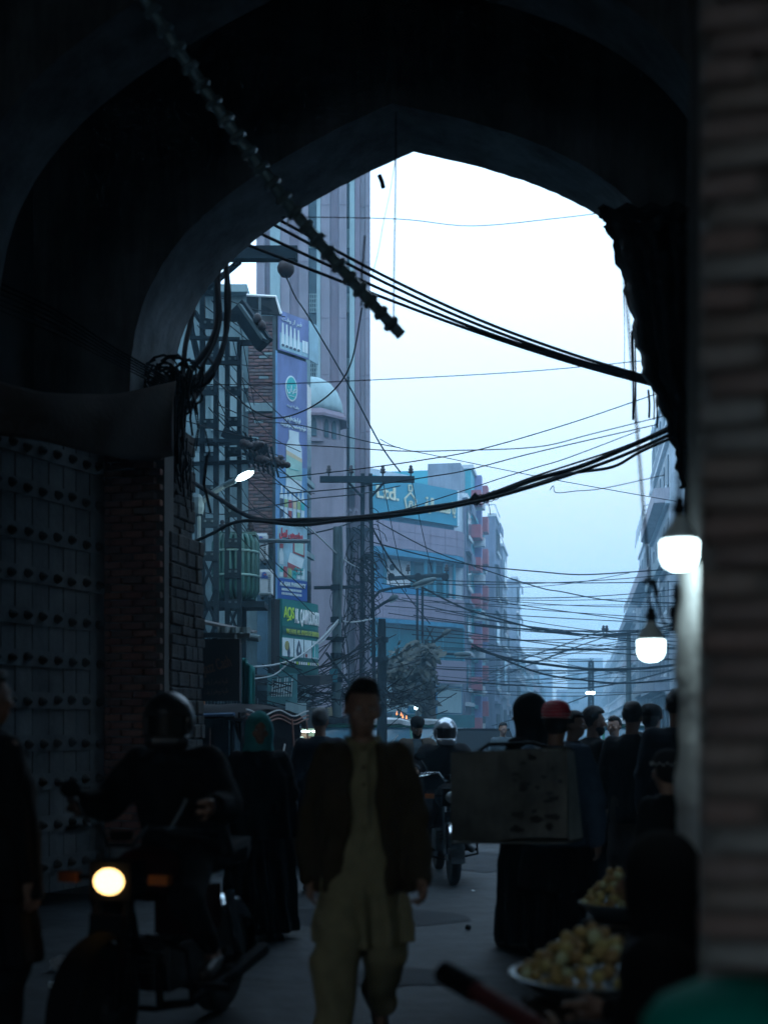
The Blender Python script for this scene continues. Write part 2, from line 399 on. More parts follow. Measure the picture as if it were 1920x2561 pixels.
# ground floor shop recess, shutter and canopy
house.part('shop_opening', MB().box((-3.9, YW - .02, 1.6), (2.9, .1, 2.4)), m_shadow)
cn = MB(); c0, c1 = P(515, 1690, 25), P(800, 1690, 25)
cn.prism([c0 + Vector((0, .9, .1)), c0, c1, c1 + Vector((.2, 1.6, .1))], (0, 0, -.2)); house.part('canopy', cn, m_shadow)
house.part('shutter', MB().grid(lambda u, v: (-5.3 + .5 * u, YW + .02 + .02 * math.sin(v * 80), .1 + 2.7 * v), 2, 60), m_con2)
house.part('wall_pipe', MB().tube([(-3.05, YW - .1, 2.4), (-3.05, YW - .1, 6.0)], .04, 6), m_con2)
house.part('wall_pipe', MB().tube([(-3.28, YW - .02, 2.4), (-3.24, YW - .03, 3.4), (-3.28, YW - .02, 5.2)], .018, 5), m_steel)
house.part('steel_duct', MB().box((-2.62, YW - .04, 4.0), (.22, .24, 3.4)), mat('blue_duct', (.1, .2, .27), rough=.6))
house.part('pole_bracket', MB().tube([P(640, 1352, 25.2), P(775, 1354, 25.4)], .045, 6), m_steel)

# ---------------------------------------------------------------- billboard
m_pur = mat('billboard_violet', (.165, .215, .42), rough=.6, var=.18, scale=1.2, bump=.12, stain=.3)
m_sky = mat('billboard_sky', (.15, .33, .56), rough=.6, var=.2, scale=1.4, bump=.12, stain=.3)
m_ice = mat('billboard_ice', (.32, .52, .6), rough=.6, var=.22, scale=1.4, bump=.12, stain=.3)
m_nav = mat('billboard_navy', (.03, .09, .32), rough=.55, var=.08, scale=2, bump=.03)
m_pal = mat('print_pale', (.6, .7, .72), rough=.55, var=.15, bump=.02)
m_red = mat('print_red', (.36, .09, .1), rough=.55, var=.1, bump=.02)
m_tea = mat('print_teal', (.05, .42, .42), rough=.55, var=.1, bump=.02)
m_lim = mat('print_lime', (.3, .42, .2), rough=.55, var=.1, bump=.02)
m_ink = mat('print_ink', (.05, .08, .12), rough=.55, var=.1, bump=.02)
m_tan = mat('print_tan', (.6, .5, .33), rough=.55, var=.1, bump=.02)
BX = Vector((math.sin(math.radians(40)), math.cos(math.radians(40)), 0)); BN = Vector((math.cos(math.radians(40)), -math.sin(math.radians(40)), 0))
B0 = Vector((-2.3, 25.72, 0)); BW = .93
bill = Thing('pharmacy_billboard', 'tall violet and blue pharmacy billboard on the corner of the grey house', 'billboard', B0)
def BB(u, z, n=0): return B0 + BX * (u * BW) + BN * n + Vector((0, 0, z))
def bpanel(name, z0, z1, m, n=0.0, u0=0, u1=1, parent=None, d=.02):
    return bill.part(name, MB().prism([BB(u0, z0, n), BB(u1, z0, n), BB(u1, z1, n), BB(u0, z1, n)], BN * -d), m, parent)
bpanel('backing', 4.25, 10.45, m_steel, -.02, 0, 1, None, .1)
p1 = bpanel('upper_panel', 7.2, 9.55, m_pur, .015)
p2 = bpanel('middle_panel', 5.95, 7.2, m_sky, .016)
p3 = bpanel('lower_panel', 4.72, 5.95, m_ice, .017)
p4 = bpanel('name_panel', 4.28, 4.72, m_nav, .018)
p0 = bpanel('top_panel', 9.6, 10.45, m_pur, .06)
bpanel('edge_strip', 4.25, 9.58, m_sky, .03, -.05, 0.0)
def bshape(pts, m, par, n=.03, name='printed_shape'):
    return bill.part(name, MB().prism([BB(u, z, n) for u, z in pts], BN * -.012), m, par)
def bell(u, z, ru, rz, m, par, n=.03, k=20, name='printed_shape'):
    return bshape([(u + ru * math.cos(2 * math.pi * i / k), z + rz * math.sin(2 * math.pi * i / k)) for i in range(k)], m, par, n, name)
def bbottle(u, z, w, h, m, m2, par, n=.03):
    bshape([(u - w / 2, z), (u + w / 2, z), (u + w / 2, z + h * .55), (u + w * .2, z + h * .75), (u + w * .2, z + h), (u - w * .2, z + h), (u - w * .2, z + h * .75), (u - w / 2, z + h * .55)], m, par, n, 'printed_bottle')
    bshape([(u - w / 2, z + h * .12), (u + w / 2, z + h * .12), (u + w / 2, z + h * .45), (u - w / 2, z + h * .45)], m2, par, n + .004, 'printed_label')
def btext(s, u, z, size, m, par, width=None, n=.032, shear=0, bold=0.0):
    me = on_plane(text_mesh(s, size, .006, m, shear, width, 'LEFT', bold), BB(u, z, n), BX, B0); return bill.part('lettering', me, m, par)
AR = lambda *c: ''.join(chr(x) for x in c)
UR1 = AR(0xFE96, 0xFED7, 0x0648, 0x20, 0x0631, 0x064E, 0x0627, 0x20, 0xFEAE, 0xFE92, 0xFED3)
UR2 = AR(0xFEEA, 0xFE9F, 0xFEEE, 0xFE97, 0x20, 0xFE94, 0xFEF4, 0xFE92, 0xFEDF, 0xFEC3)
UR3 = AR(0xFEDE, 0xFEBC, 0xFE97, 0x20, 0xFEB1, 0xFEEE, 0xFEBC, 0xFEA8, 0xFEE3)
# top panel: peaks of white bottles
bshape([(.04, 9.63), (.97, 9.63), (.97, 9.9), (.04, 9.98)], m_ice, p0, .066)
for k in range(5):
    u = .13 + k * .13; bshape([(u - .055, 9.7), (u + .055, 9.7), (u + .018, 10.2 - k * .01), (u - .018, 10.2 - k * .01)], m_pal, p0, .074, 'printed_bottle'); bell(u, 9.72, .045, .025, m_ink, p0, .08)
for k in range(2): bshape([(.78 + k * .1, 9.72), (.86 + k * .1, 9.72), (.86 + k * .1, 9.97), (.78 + k * .1, 9.97)], m_pal, p0, .074)
btext(UR1, .1, 10.25, .13, m_pal, p0, .6, .075)
# the folded wing of the top panel
w0 = BB(1, 9.6, .06); w1 = w0 + Vector((.28, .62, 0)) * .62
bill.part('wing_panel', MB().prism([w0, w1, w1 + Vector((0, 0, .85)), w0 + Vector((0, 0, .85))], Vector((.02, -.01, 0))), m_ice)
bell(.46, 8.86, .2, .28, m_pal, p1); bell(.46, 8.86, .17, .245, m_tea, p1, .036)
btext(AR(0xFEE5, 0xFE8E, 0xFEAE, 0xFED7), .31, 8.78, .2, m_pal, p1, .28, .042); btext('~~~', .36, 8.66, .12, m_pal, p1, .18, .042)
btext(UR2, .3, 8.45, .07, m_pal, p1, .38)
btext(UR2 + ' ' + UR1, .22, 8.16, .13, m_pal, p1, .5, bold=.004); btext(UR1 + ' ' + UR3 + ' ' + UR2, .1, 8.02, .12, m_pal, p1, .78, bold=.003)
bshape([(.38, 7.95), (.7, 7.95), (.7, 7.75), (.8, 7.6), (.8, 6.72), (.7, 6.62), (.38, 6.62), (.28, 6.72), (.28, 7.6), (.38, 7.75)], m_pal, p1, .034, 'printed_bottle')
bshape([(.28, 6.9), (.8, 6.9), (.8, 7.3), (.28, 7.4)], mat('print_sage', (.35, .55, .48), rough=.6), p1, .04); bshape([(.28, 7.4), (.8, 7.3), (.8, 7.38), (.28, 7.5)], m_tan, p1, .041); btext('~~~~', .36, 7.08, .1, m_tea, p1, .3, .046)
for k, c in enumerate([m_ink, m_lim, m_red, m_tan, m_lim, m_tea]):
    u = .14 + k * .14; bbottle(u, 6.2, .11, .52, m_pal, c, p2)
    bshape([(u - .05, 6.0), (u + .05, 6.0), (u + .05, 6.2), (u - .05, 6.2)], m_pal if k % 2 else c, p2, .031)
btext(UR1, .12, 5.98, .11, m_pal, p2, .36, .036, bold=.004); btext(UR2, .55, 5.9, .12, m_pal, p2, .3, .036)
m_redt = mat('print_crimson', (.5, .06, .08), rough=.5)
# fix heights: lay the middle block out below the big bottle
btext(UR3, .06, 5.62, .24, m_redt, p3, .72, .034, bold=.012); 
bshape([(.52, 5.3), (.9, 5.24), (.9, 5.58), (.52, 5.6)], m_red, p3, .03, 'printed_carton'); bshape([(.56, 5.33), (.86, 5.28), (.86, 5.54), (.56, 5.56)], mat('print_sage', (.35, .55, .48)), p3, .036, 'printed_carton')
bshape([(.34, 5.08), (.8, 4.98), (.88, 5.2), (.42, 5.3)], m_pal, p3, .032, 'printed_carton'); bshape([(.34, 4.96), (.78, 4.85), (.78, 4.98), (.34, 5.08)], m_red, p3, .034, 'printed_carton')
bbottle(.13, 5.02, .13, .42, m_pal, m_pal, p3); bshape([(.08, 5.36), (.18, 5.36), (.18, 5.46), (.08, 5.46)], m_red, p3, .036)
btext('U.K.A', .08, 5.5, .09, m_ink, p3, .2, .036)
btext('Acnil', .55, 4.93, .1, m_tea, p3, .26, .04); btext('NARY', .52, 4.83, .1, m_tea, p3, .3, .04)
for k, c in enumerate([m_tea, m_red, m_lim, m_tea, m_pal, m_pal]):
    u = .12 + k * .145; bshape([(u - .055, 4.75), (u + .055, 4.75), (u + .055, 4.98), (u - .055, 4.98)], c if k not in (0,) else m_pal, p3, .03, 'printed_bottle')
    bshape([(u - .05, 4.85), (u + .05, 4.85), (u + .05, 4.97), (u - .05, 4.97)], c, p3, .034, 'printed_label')
btext('AL ASAR PHARMACY', .07, 4.56, .13, m_pal, p4, .8, .034, bold=.004)
for zz in (4.46, 4.37):
    for k in range(13): bshape([(.14 + k * .052, zz), (.14 + k * .052 + random.uniform(.025, .045), zz), (.14 + k * .052 + .03, zz + .05), (.14 + k * .052, zz + .05)], m_pal, p4, .034, 'small_print')
# ---------------------------------------------------------------- green surgical shop sign
QX = Vector((math.sin(math.radians(30)), math.cos(math.radians(30)), 0)); QN = Vector((math.cos(math.radians(30)), -math.sin(math.radians(30)), 0))
Q0 = P(706, 1497, 24.7); Q0.z = 0
m_sgn = mat('sign_green', (.012, .16, .15), rough=.5, var=.1, bump=.03); m_sgd = mat('sign_dark_green', (.008, .09, .085), rough=.5, var=.1, bump=.03)
shop = Thing('surgical_shop_sign', 'curved green shop sign with white lettering below the pharmacy billboard', 'sign', Q0)
SGW = 1.55
def QP(u, z, n=0):
    "u runs along the sign; the far third curls round the corner"
    if u <= .62: return Q0 + QX * (u * SGW) + QN * n + Vector((0, 0, z))
    t = (u - .62) / .38; a = math.radians(30) - t * math.radians(24)
    x = Vector((math.sin(a), math.cos(a), 0)); nn = Vector((math.cos(a), -math.sin(a), 0))
    return Q0 + QX * (.62 * SGW) + (QX * (1 - t * .5) + x * t * .5).normalized() * ((u - .62) * SGW) + nn * n + Vector((0, 0, z))
def qstrip(name, z0, z1, m, n, u0=0.0, u1=1.0, par=None, d=.03):
    b = MB(); k = 10
    for side in (0, -d):
        b.v += [tuple(QP(u0 + (u1 - u0) * i / k, z, n + side)) for i in range(k + 1) for z in (z0, z1)]
    o = 2 * (k + 1)
    for i in range(k):
        a = 2 * i; b.f += [(a, a + 2, a + 3, a + 1), (o + a, o + a + 1, o + a + 3, o + a + 2), (a + 1, a + 3, o + a + 3, o + a + 1), (a, o + a, o + a + 2, a + 2)]
    b.f += [(0, 1, o + 1, o), (2 * k, o + 2 * k, o + 2 * k + 1, 2 * k + 1)]
    return shop.part(name, b, m, par)
SZ0, SZ1 = 2.62, 4.16
fb = qstrip('sign_box', SZ0, SZ1, m_sgn, 0, 0, 1, None, .25)
qstrip('slogan_band', 3.42, 3.6, m_sgd, .006, 0, 1, fb, .02)
pic = qstrip('picture_strip', 2.98, 3.36, m_pal, .008, 0, 1, fb, .02)
qstrip('lower_band', 2.64, 2.95, m_sgd, .006, 0, 1, fb, .02)
shop.part('side_cheek', MB().box(QP(-.03, 3.39, -.1), (.08, .3, 1.5), -math.radians(30)), m_shadow)
def qtext(s, u, z, size, m, width, bold=0.0, par=None):
    me = text_mesh(s, size, .006, m, 0, width, 'LEFT', bold)
    for v in me.vertices:
        p = QP(u + v.co.x / SGW, z + v.co.y, .018 + v.co.z); v.co = p - Q0
    return shop.part('lettering', me, m, par or fb)
m_sl = mat('sign_lime', (.5, .75, .08), rough=.5, emit=(.5, .8, .1), estr=0.0); m_sw = mat('sign_white', (.82, .85, .85), rough=.5)
qtext('AQS', .02, 3.78, .32, m_sl, .38, .006); qtext('AL QAIM', .28, 3.7, .42, m_sw, .52, .008); qtext('SURGICAL', .635, 3.7, .4, m_sw, .54, .004)
shop.part('swash', MB().bar(QP(.1, 3.72, .02), QP(.16, 3.755, .02), .03, .01), m_sl, fb)
qtext('WE HAVE ALL KINDS OF SURGICAL', .08, 3.455, .14, mat('sign_olive', (.4, .5, .12)), 1.35, .002)
for uu in (.26, .5, .7): qstrip('divider', 2.98, 3.36, m_sgd, .014, uu, uu + .012, pic, .01)
def qshape(u, z, pts, m, n=.02):
    return shop.part('printed_shape', MB().prism([QP(u + a / SGW, z + b, n) for a, b in pts], QN * -.008), m, pic)
dr = [(0, .3), (.05, .2), (.09, .08), (.08, -.0), (.04, -.05), (-.04, -.05), (-.08, 0), (-.09, .08), (-.05, .2)]
qshape(.38, 3.04, dr, m_ink); qshape(.38, 3.1, [(a * .3, b * .4) for a, b in dr], m_pal, .026)
qshape(.14, 3.0, [(a * .5, b * .85) for a, b in dr], m_ink); qshape(.1, 3.2, [(.08 * math.cos(i), .1 * math.sin(i)) for i in [k * .628 for k in range(10)]], mat('print_olive', (.28, .27, .1)))
qshape(.56, 3.03, [(.04 * math.cos(i), .04 * math.sin(i)) for i in [k * .785 for k in range(8)]], m_red)
for k in range(3): qshape(.74 + .08 * k, 3.05, [(-.03, -.04), (.03, -.04), (.03, .25), (-.03, .25)], m_tea)
for k in range(16): qshape(.05 + k * .055, 2.83 - 2.0 * 0, [(0, 0), (.05, 0), (.045, .06), (.005, .055)], m_sw if k % 5 else m_sl)

# ---------------------------------------------------------------- air conditioner units on the grey wall
def ac_unit(px0, py0, px1, py1, Y, label):
    a, b = P(px0, py1, Y), P(px1, py0, Y); c = (a + b) / 2; w, h = b.x - a.x, b.z - a.z
    t = Thing('air_conditioner', label, 'air conditioner', (c.x, Y, a.z), group='air conditioners on the grey house')
    t.part('casing', MB().box((c.x, Y + .17, c.z), (w, .34, h)), m_white)
    t.part('front_panel', MB().box((c.x, Y - .012, c.z - h * .03), (w * .86, .02, h * .86)), mat('ac_grey', (.5, .54, .55), rough=.5))
    for k in range(9): t.part('slat', MB().box((c.x + w * .3, Y - .03, a.z + h * (.12 + .08 * k)), (w * .18, .015, h * .02)), m_steel)
    t.part('badge', MB().lathe([(0, .0), (.055, 0), (.055, .01), (0, .012)], 14, (c.x - w * .06, Y - .03, c.z + h * .28), Matrix.Rotation(math.radians(90), 3, 'X')), m_nav)
    t.part('badge', MB().box((c.x - w * .06 + .02, Y - .05, c.z + h * .28), (.05, .01, .03)), m_red)
    me = on_plane(text_mesh('GREE', .07, .004, m_nav, 0, .16, 'CENTER', .003), (c.x - w * .06, Y - .035, c.z + h * .13), (1, 0, 0), t.loc); t.part('lettering', me, m_nav)
    t.part('bracket', MB().box((c.x - w * .3, Y + .25, a.z - .04), (.05, .5, .06)), m_steel); t.part('bracket', MB().box((c.x + w * .3, Y + .25, a.z - .04), (.05, .5, .06)), m_steel)
ac_unit(640, 1334, 668, 1398, 25.5, 'white air conditioner half hidden behind the green transformer')
ac_unit(646, 1424, 681, 1486, 25.4, 'white air conditioner with round logo right of the green transformer')

# ================================================================ pink stone tower and its domed kiosk
m_pk = mat('pink_stone', (.215, .195, .235), rough=.85, var=.16, scale=.7, stain=.2, bump=.1)
m_pk2 = mat('pink_stone_dark', (.18, .145, .185), rough=.85, var=.16, scale=.7, stain=.2, bump=.1)
m_ps = mat('pale_blue_stone', (.26, .37, .39), rough=.8, var=.14, scale=.7, stain=.2, bump=.1)
tw = Thing('stone_tower', 'tall pink stone tower with pale vertical strips behind the billboard', 'tower', P(780, 1870, 42) * 1.0)
tw.loc.z = 0; tw.o.location = tw.loc
TY = 42.0
def X(px, Y): return (px - 960) / FPX * Y
tw.part('core', MB().box(((X(637, 43) + X(921, 43)) / 2, TY + 3.2, 17), (X(921, 43) - X(637, 43) - .3, 4.4, 34)), m_pk)
cols = [(637, 659, .25, m_pk, 0), (659, 672, .1, m_pk2, 0), (672, 698, .3, m_ps, 0), (698, 722, .25, m_pk, 0), (722, 745, .15, m_pk2, 0), (745, 769, .28, m_pk, 0),
        (790, 800, .35, m_ps, 12.5), (800, 824, .32, m_pk, 0), (824, 846, .2, m_pk2, 0), (846, 866, .32, m_pk, 0), (873, 886, .3, m_ps, 10), (886, 900, .25, m_pk2, 0), (900, 913, .15, m_pk, 0), (913, 925, .25, m_pk, 0)]
for a, b, d, m, z0 in cols:
    x0, x1 = X(a, TY), X(b, TY); h = 34 - z0
    c = tw.part('pilaster', MB().box(((x0 + x1) / 2, TY + 1 - d / 2, z0 + h / 2), (x1 - x0 - .01, d + .5, h)), m)
    if m is m_pk:
        for k in range(16):
            tw.part('stone_joint', MB().box(((x0 + x1) / 2, TY + .742 - d, 2 + k * 2.0), (x1 - x0 - .03, .012, .03)), m_pk2, c)
for px0, px1, zs in ((769, 790, (12.5, 33)), (866, 873, (10.5, 33))):
    sl = tw.part('window_slot', MB().box((X((px0 + px1) / 2, TY), TY + 1.05, sum(zs) / 2), (X(px1, TY) - X(px0, TY), .5, zs[1] - zs[0])), mat('slot_dark', (.012, .05, .07), rough=.5))
    w = X(px1, TY) - X(px0, TY)
    for k in range(8):
        z = 14 + k * 2.3
        for j in range(5):
            tw.part('lattice_bar', MB().box((X((px0 + px1) / 2, TY), TY + .72, z + j * .16), (w * .96, .05, .03)), m_ps, sl)
        for j in range(4):
            tw.part('lattice_bar', MB().box((X(px0, TY) + w * (.14 + .24 * j), TY + .7, z + .32), (.03, .05, .66)), m_ps, sl)
# lower block and cornice, raised lettering
tw.part('lower_block', MB().box((X(820, 41.2), TY + .1, 6.2), (X(864, 41.2) - X(776, 41.2), 1.6, 12.4)), m_pk)
for k in range(8): tw.part('stone_course', MB().box((X(820, 41.2), TY - .71, 1.6 + k * 1.4), (X(864, 41.2) - X(776, 41.2) - .02, .02, .03)), m_pk2)
tw.part('ledge', MB().box((X(894, 42), TY + .3, 8.55), (X(930, 42) - X(862, 42), 1.0, .16)), m_pk)
me = on_plane(text_mesh('GOOK', .62, .06, m_pk, 0, .98, 'LEFT', .02), (X(864, 41.6), 41.55, 8.66), (1, 0, 0), tw.loc); tw.part('lettering', me, m_pk)
# kiosk
KY = 37.5; kc = Vector((X(776, KY), KY, 0))
ks = Thing('domed_kiosk', 'small pale domed kiosk on a pink wall in front of the tower', 'kiosk', kc)
ks.part('base', MB().box((kc.x + .0, KY + .2, 5.15), (2.15, 2.0, 10.3)), m_pk)
R8 = lambda r, z0, z1: MB().lathe([(r, z0), (r, z1)], 8, (kc.x, KY, 0), Matrix.Rotation(math.radians(22.5), 3, 'Z'))
ks.part('drum', R8(.98, 10.25, 11.05), m_pk); ks.part('eave', MB().lathe([(1.05, 11.02), (1.24, 10.98), (1.24, 11.06), (1.1, 11.22), (1.0, 11.26)], 8, (kc.x, KY, 0), Matrix.Rotation(math.radians(22.5), 3, 'Z')), m_pk2)
ks.part('dome', MB().lathe([(1.0, 11.24), (1.02, 11.4), (.98, 11.65), (.86, 11.95), (.66, 12.2), (.4, 12.36), (.15, 12.43), (0, 12.46)], 28, (kc.x, KY, 0)).sm(), m_ps)
for a in range(8):
    an = math.radians(-90 + 45 * a); c = Vector((kc.x + .92 * math.cos(an), KY + .92 * math.sin(an), 0)); tdir = Vector((-math.sin(an), math.cos(an), 0)); nd = Vector((math.cos(an), math.sin(an), 0))
    for s_ in (-.16, .16):
        prof = [(-.09, 10.4), (.09, 10.4), (.09, 10.8), (.05, 10.93), (0, 10.97), (-.05, 10.93), (-.09, 10.8)]
        ks.part('arched_window', MB().prism([c + tdir * (s_ + p[0]) + nd * .0 + Vector((0, 0, p[1])) for p in prof], nd * .012), mat('slot_dark', (.012, .05, .07)))
# ================================================================ corner office block with the blue sign
m_off = mat('office_pink_tile', (.25, .21, .275), rough=.6, var=.1, scale=1.2, stain=.15, bump=.05)
m_offw = mat('office_pale', (.42, .5, .56), rough=.7, var=.12, scale=1.0, stain=.2)
m_bls = mat('sign_blue', (.02, .23, .33), rough=.5, var=.08, scale=1.0, bump=.02)
m_gold = mat('pale_gold_letters', (.62, .62, .45), rough=.5, var=.1)
m_tgl = glass('teal_glass', (.01, .13, .17), .12)
m_bgl = glass('blue_glass', (.02, .18, .34), .12)
OY = math.radians(48); OX = Vector((math.sin(OY), math.cos(OY), 0)); ON = Vector((math.cos(OY), -math.sin(OY), 0))
O0 = Vector((-2.2, 56.6, 0)); OW = 8.4
off = Thing('office_block', 'corner office block with blue sign and curved pink balconies', 'building', O0)
def OO(u, z, n=0): return O0 + OX * u + ON * n + Vector((0, 0, z))
def opanel(name, u0, u1, z0, z1, m, n, d=.2, par=None):
    return off.part(name, MB().prism([OO(u0, z0, n), OO(u1, z0, n), OO(u1, z1, n), OO(u0, z1, n)], ON * -d), m, par)
opanel('front_wall', 0, OW, 0, 13.6, m_offw, 0, 1.2)
off.part('street_wall', MB().prism([OO(OW, 0, -.2), OO(OW, 0, -.2) + SU * 6, OO(OW, 0, -.2) + SU * 6 - SV * 3, OO(OW, 0, -.2) - SV * 3], (0, 0, 13.4)), mat('office_grey', (.2, .24, .3), rough=.8, stain=.3))
sg = opanel('sign_board', .3, 7.3, 11.75, 13.55, m_bls, .75, .5)
off.part('sign_return', MB().prism([OO(7.302, 11.75, .75), OO(7.302, 13.55, .75), OO(7.55, 13.35, .2), OO(7.55, 11.75, .2)], OX * .12), m_pal, sg)
opanel('sign_soffit', .3, 7.3, 11.4, 11.74, mat('sign_deep', (.01, .12, .2)), .5, .3)
def otext(s, u, z, size, m, width, n=.78, bold=.0, depth=.05):
    me = on_plane(text_mesh(s, size, depth, m, 0, width, 'LEFT', bold), OO(u, z, n), OX, O0); return off.part('lettering', me, m, sg)
otext('p Ltd.', 1.0, 12.5, .85, m_gold, 2.2, bold=.015)
# emblem: a lantern-like frame with a small horse mark and a crown
def oline(pts, w, m, n=.8): 
    for a, b in zip(pts[:-1], pts[1:]): off.part('emblem_stroke', MB().bar(OO(a[0], a[1], n), OO(b[0], b[1], n), w, .06), m, sg)
oline([(3.75, 12.05), (3.6, 12.65), (3.98, 13.0), (4.36, 12.65), (4.22, 12.05), (3.75, 12.05)], .07, m_gold)
oline([(3.88, 13.08), (3.86, 13.36), (4.1, 13.36), (4.08, 13.08), (3.88, 13.08)], .05, m_gold)
oline([(3.84, 12.2), (3.9, 12.46), (4.06, 12.46), (4.12, 12.2)], .06, m_gold, .82); oline([(3.86, 12.52), (3.98, 12.58), (4.1, 12.52)], .05, m_gold, .82)
otext(AR(0xFE94, 0xFEF4, 0xFEDF, 0xFE8E, 0xFEE4, 0x20, 0xFEAA, 0xFECC, 0xFEB3, 0x20, 0xFE8E, 0xFEF3), 5.0, 12.3, .85, m_gold, 2.1, bold=.015)
off.part('roof_block', MB().prism([OO(1.2, 13.6, -.5), OO(5.2, 13.6, -.5), OO(5.2, 14.2, -.5), OO(1.2, 14.2, -.5)], ON * -2), m_offw)
# curved balcony parapets
def balcony(z0, z1, soff, label):
    b = MB(); pts = []
    for u in [0, 1, 2, 3, 4, 5, 6, 6.8, 7.4, 7.9, 8.2, 8.35, 8.4]:
        n = .85 + .35 * math.sin(u / 8.4 * math.pi * .55) - (max(0, u - 6.8) / 1.6) ** 2 * 1.2
        pts.append((u, n))
    k = len(pts)
    for zz in (z0, z1): b.v += [tuple(OO(u, zz, n)) for u, n in pts] + [tuple(OO(u, zz, n - .16)) for u, n in pts]
    for i in range(k - 1):
        b.f += [(i, i + 1, 2 * k + i + 1, 2 * k + i), (k + i, 3 * k + i, 3 * k + i + 1, k + i + 1), (2 * k + i, 2 * k + i + 1, 3 * k + i + 1, 3 * k + i), (i, k + i, k + i + 1, i + 1)]
    b.f += [(0, 2 * k, 3 * k, k), (k - 1, 2 * k - 1, 4 * k - 1, 3 * k - 1)]
    par = off.part('balcony_parapet', b, m_off)
    sl = MB(); sl.prism([OO(u, z0 - .02, n) for u, n in pts] + [OO(8.4, z0 - .02, -.05), OO(0, z0 - .02, -.05)], (0, 0, -soff)); off.part('balcony_slab', sl, mat('balcony_blue', (.03, .2, .33)))
    for z in (z0 + (z1 - z0) * .34, z0 + (z1 - z0) * .67):
        off.part('tile_joint', MB().tube([OO(u, z, n + .004) for u, n in pts], .012, 4), m_pk2, par)
    for u, n in pts[1:-3]:
        off.part('tile_joint', MB().bar(OO(u, z0, n + .004), OO(u, z1, n + .004), .018, .01), m_pk2, par)
balcony(10.15, 11.4, .35, ''); balcony(6.75, 7.95, .2, '')
for u0, u1, m in ((2.2, 2.9, m_bgl), (2.95, 4.7, m_white), (4.75, 6.2, m_tgl), (6.3, 7.3, m_tgl)):
    w = opanel('window', u0, u1, 8.0, 9.75, m, .1, .06)
    opanel('window_frame', u0, u0 + .07, 8.0, 9.75, m_bls, .15, .06, w); opanel('window_frame', u1 - .07, u1, 8.0, 9.75, m_bls, .15, .06, w)
off.part('round_hole', MB().lathe([(0, 0), (.16, 0), (.16, .03), (0, .03)], 14, OO(3.35, 9.35, .14), ON.to_track_quat('Z', 'Y').to_matrix()), m_shadow)
opanel('blue_rail', .3, 4.6, 7.7, 8.35, m_bgl, .9, .06)
for u in (5.0, 5.6, 6.3, 7.0): off.part('balcony_post', MB().tube([OO(u, 7.9, .8), OO(u, 10.15, .8)], .09, 8), m_bls)
for k in range(5):
    w = opanel('glass_pane', .4 + 1.5 * k, 1.85 + 1.5 * k, 4.9, 6.6, m_tgl, .62, .05)
    opanel('pane_joint', 1.85 + 1.5 * k, 1.9 + 1.5 * k, 4.9, 6.6, m_bls, .66, .05, w)
opanel('pink_band', .2, 8.0, 3.75, 4.88, m_off, .7, .3); opanel('shopfront', .3, 8.0, 2.2, 3.6, m_bgl, .4, .1); opanel('green_awning', 2.5, 8.2, 1.5, 2.15, mat('awning_teal', (.01, .1, .11)), 1.1, .06)
for k in range(4): opanel('shop_panel', .5 + 1.9 * k, 2.2 + 1.9 * k, 2.25, 3.55, m_ps if k % 2 else m_tgl, .45, .04)
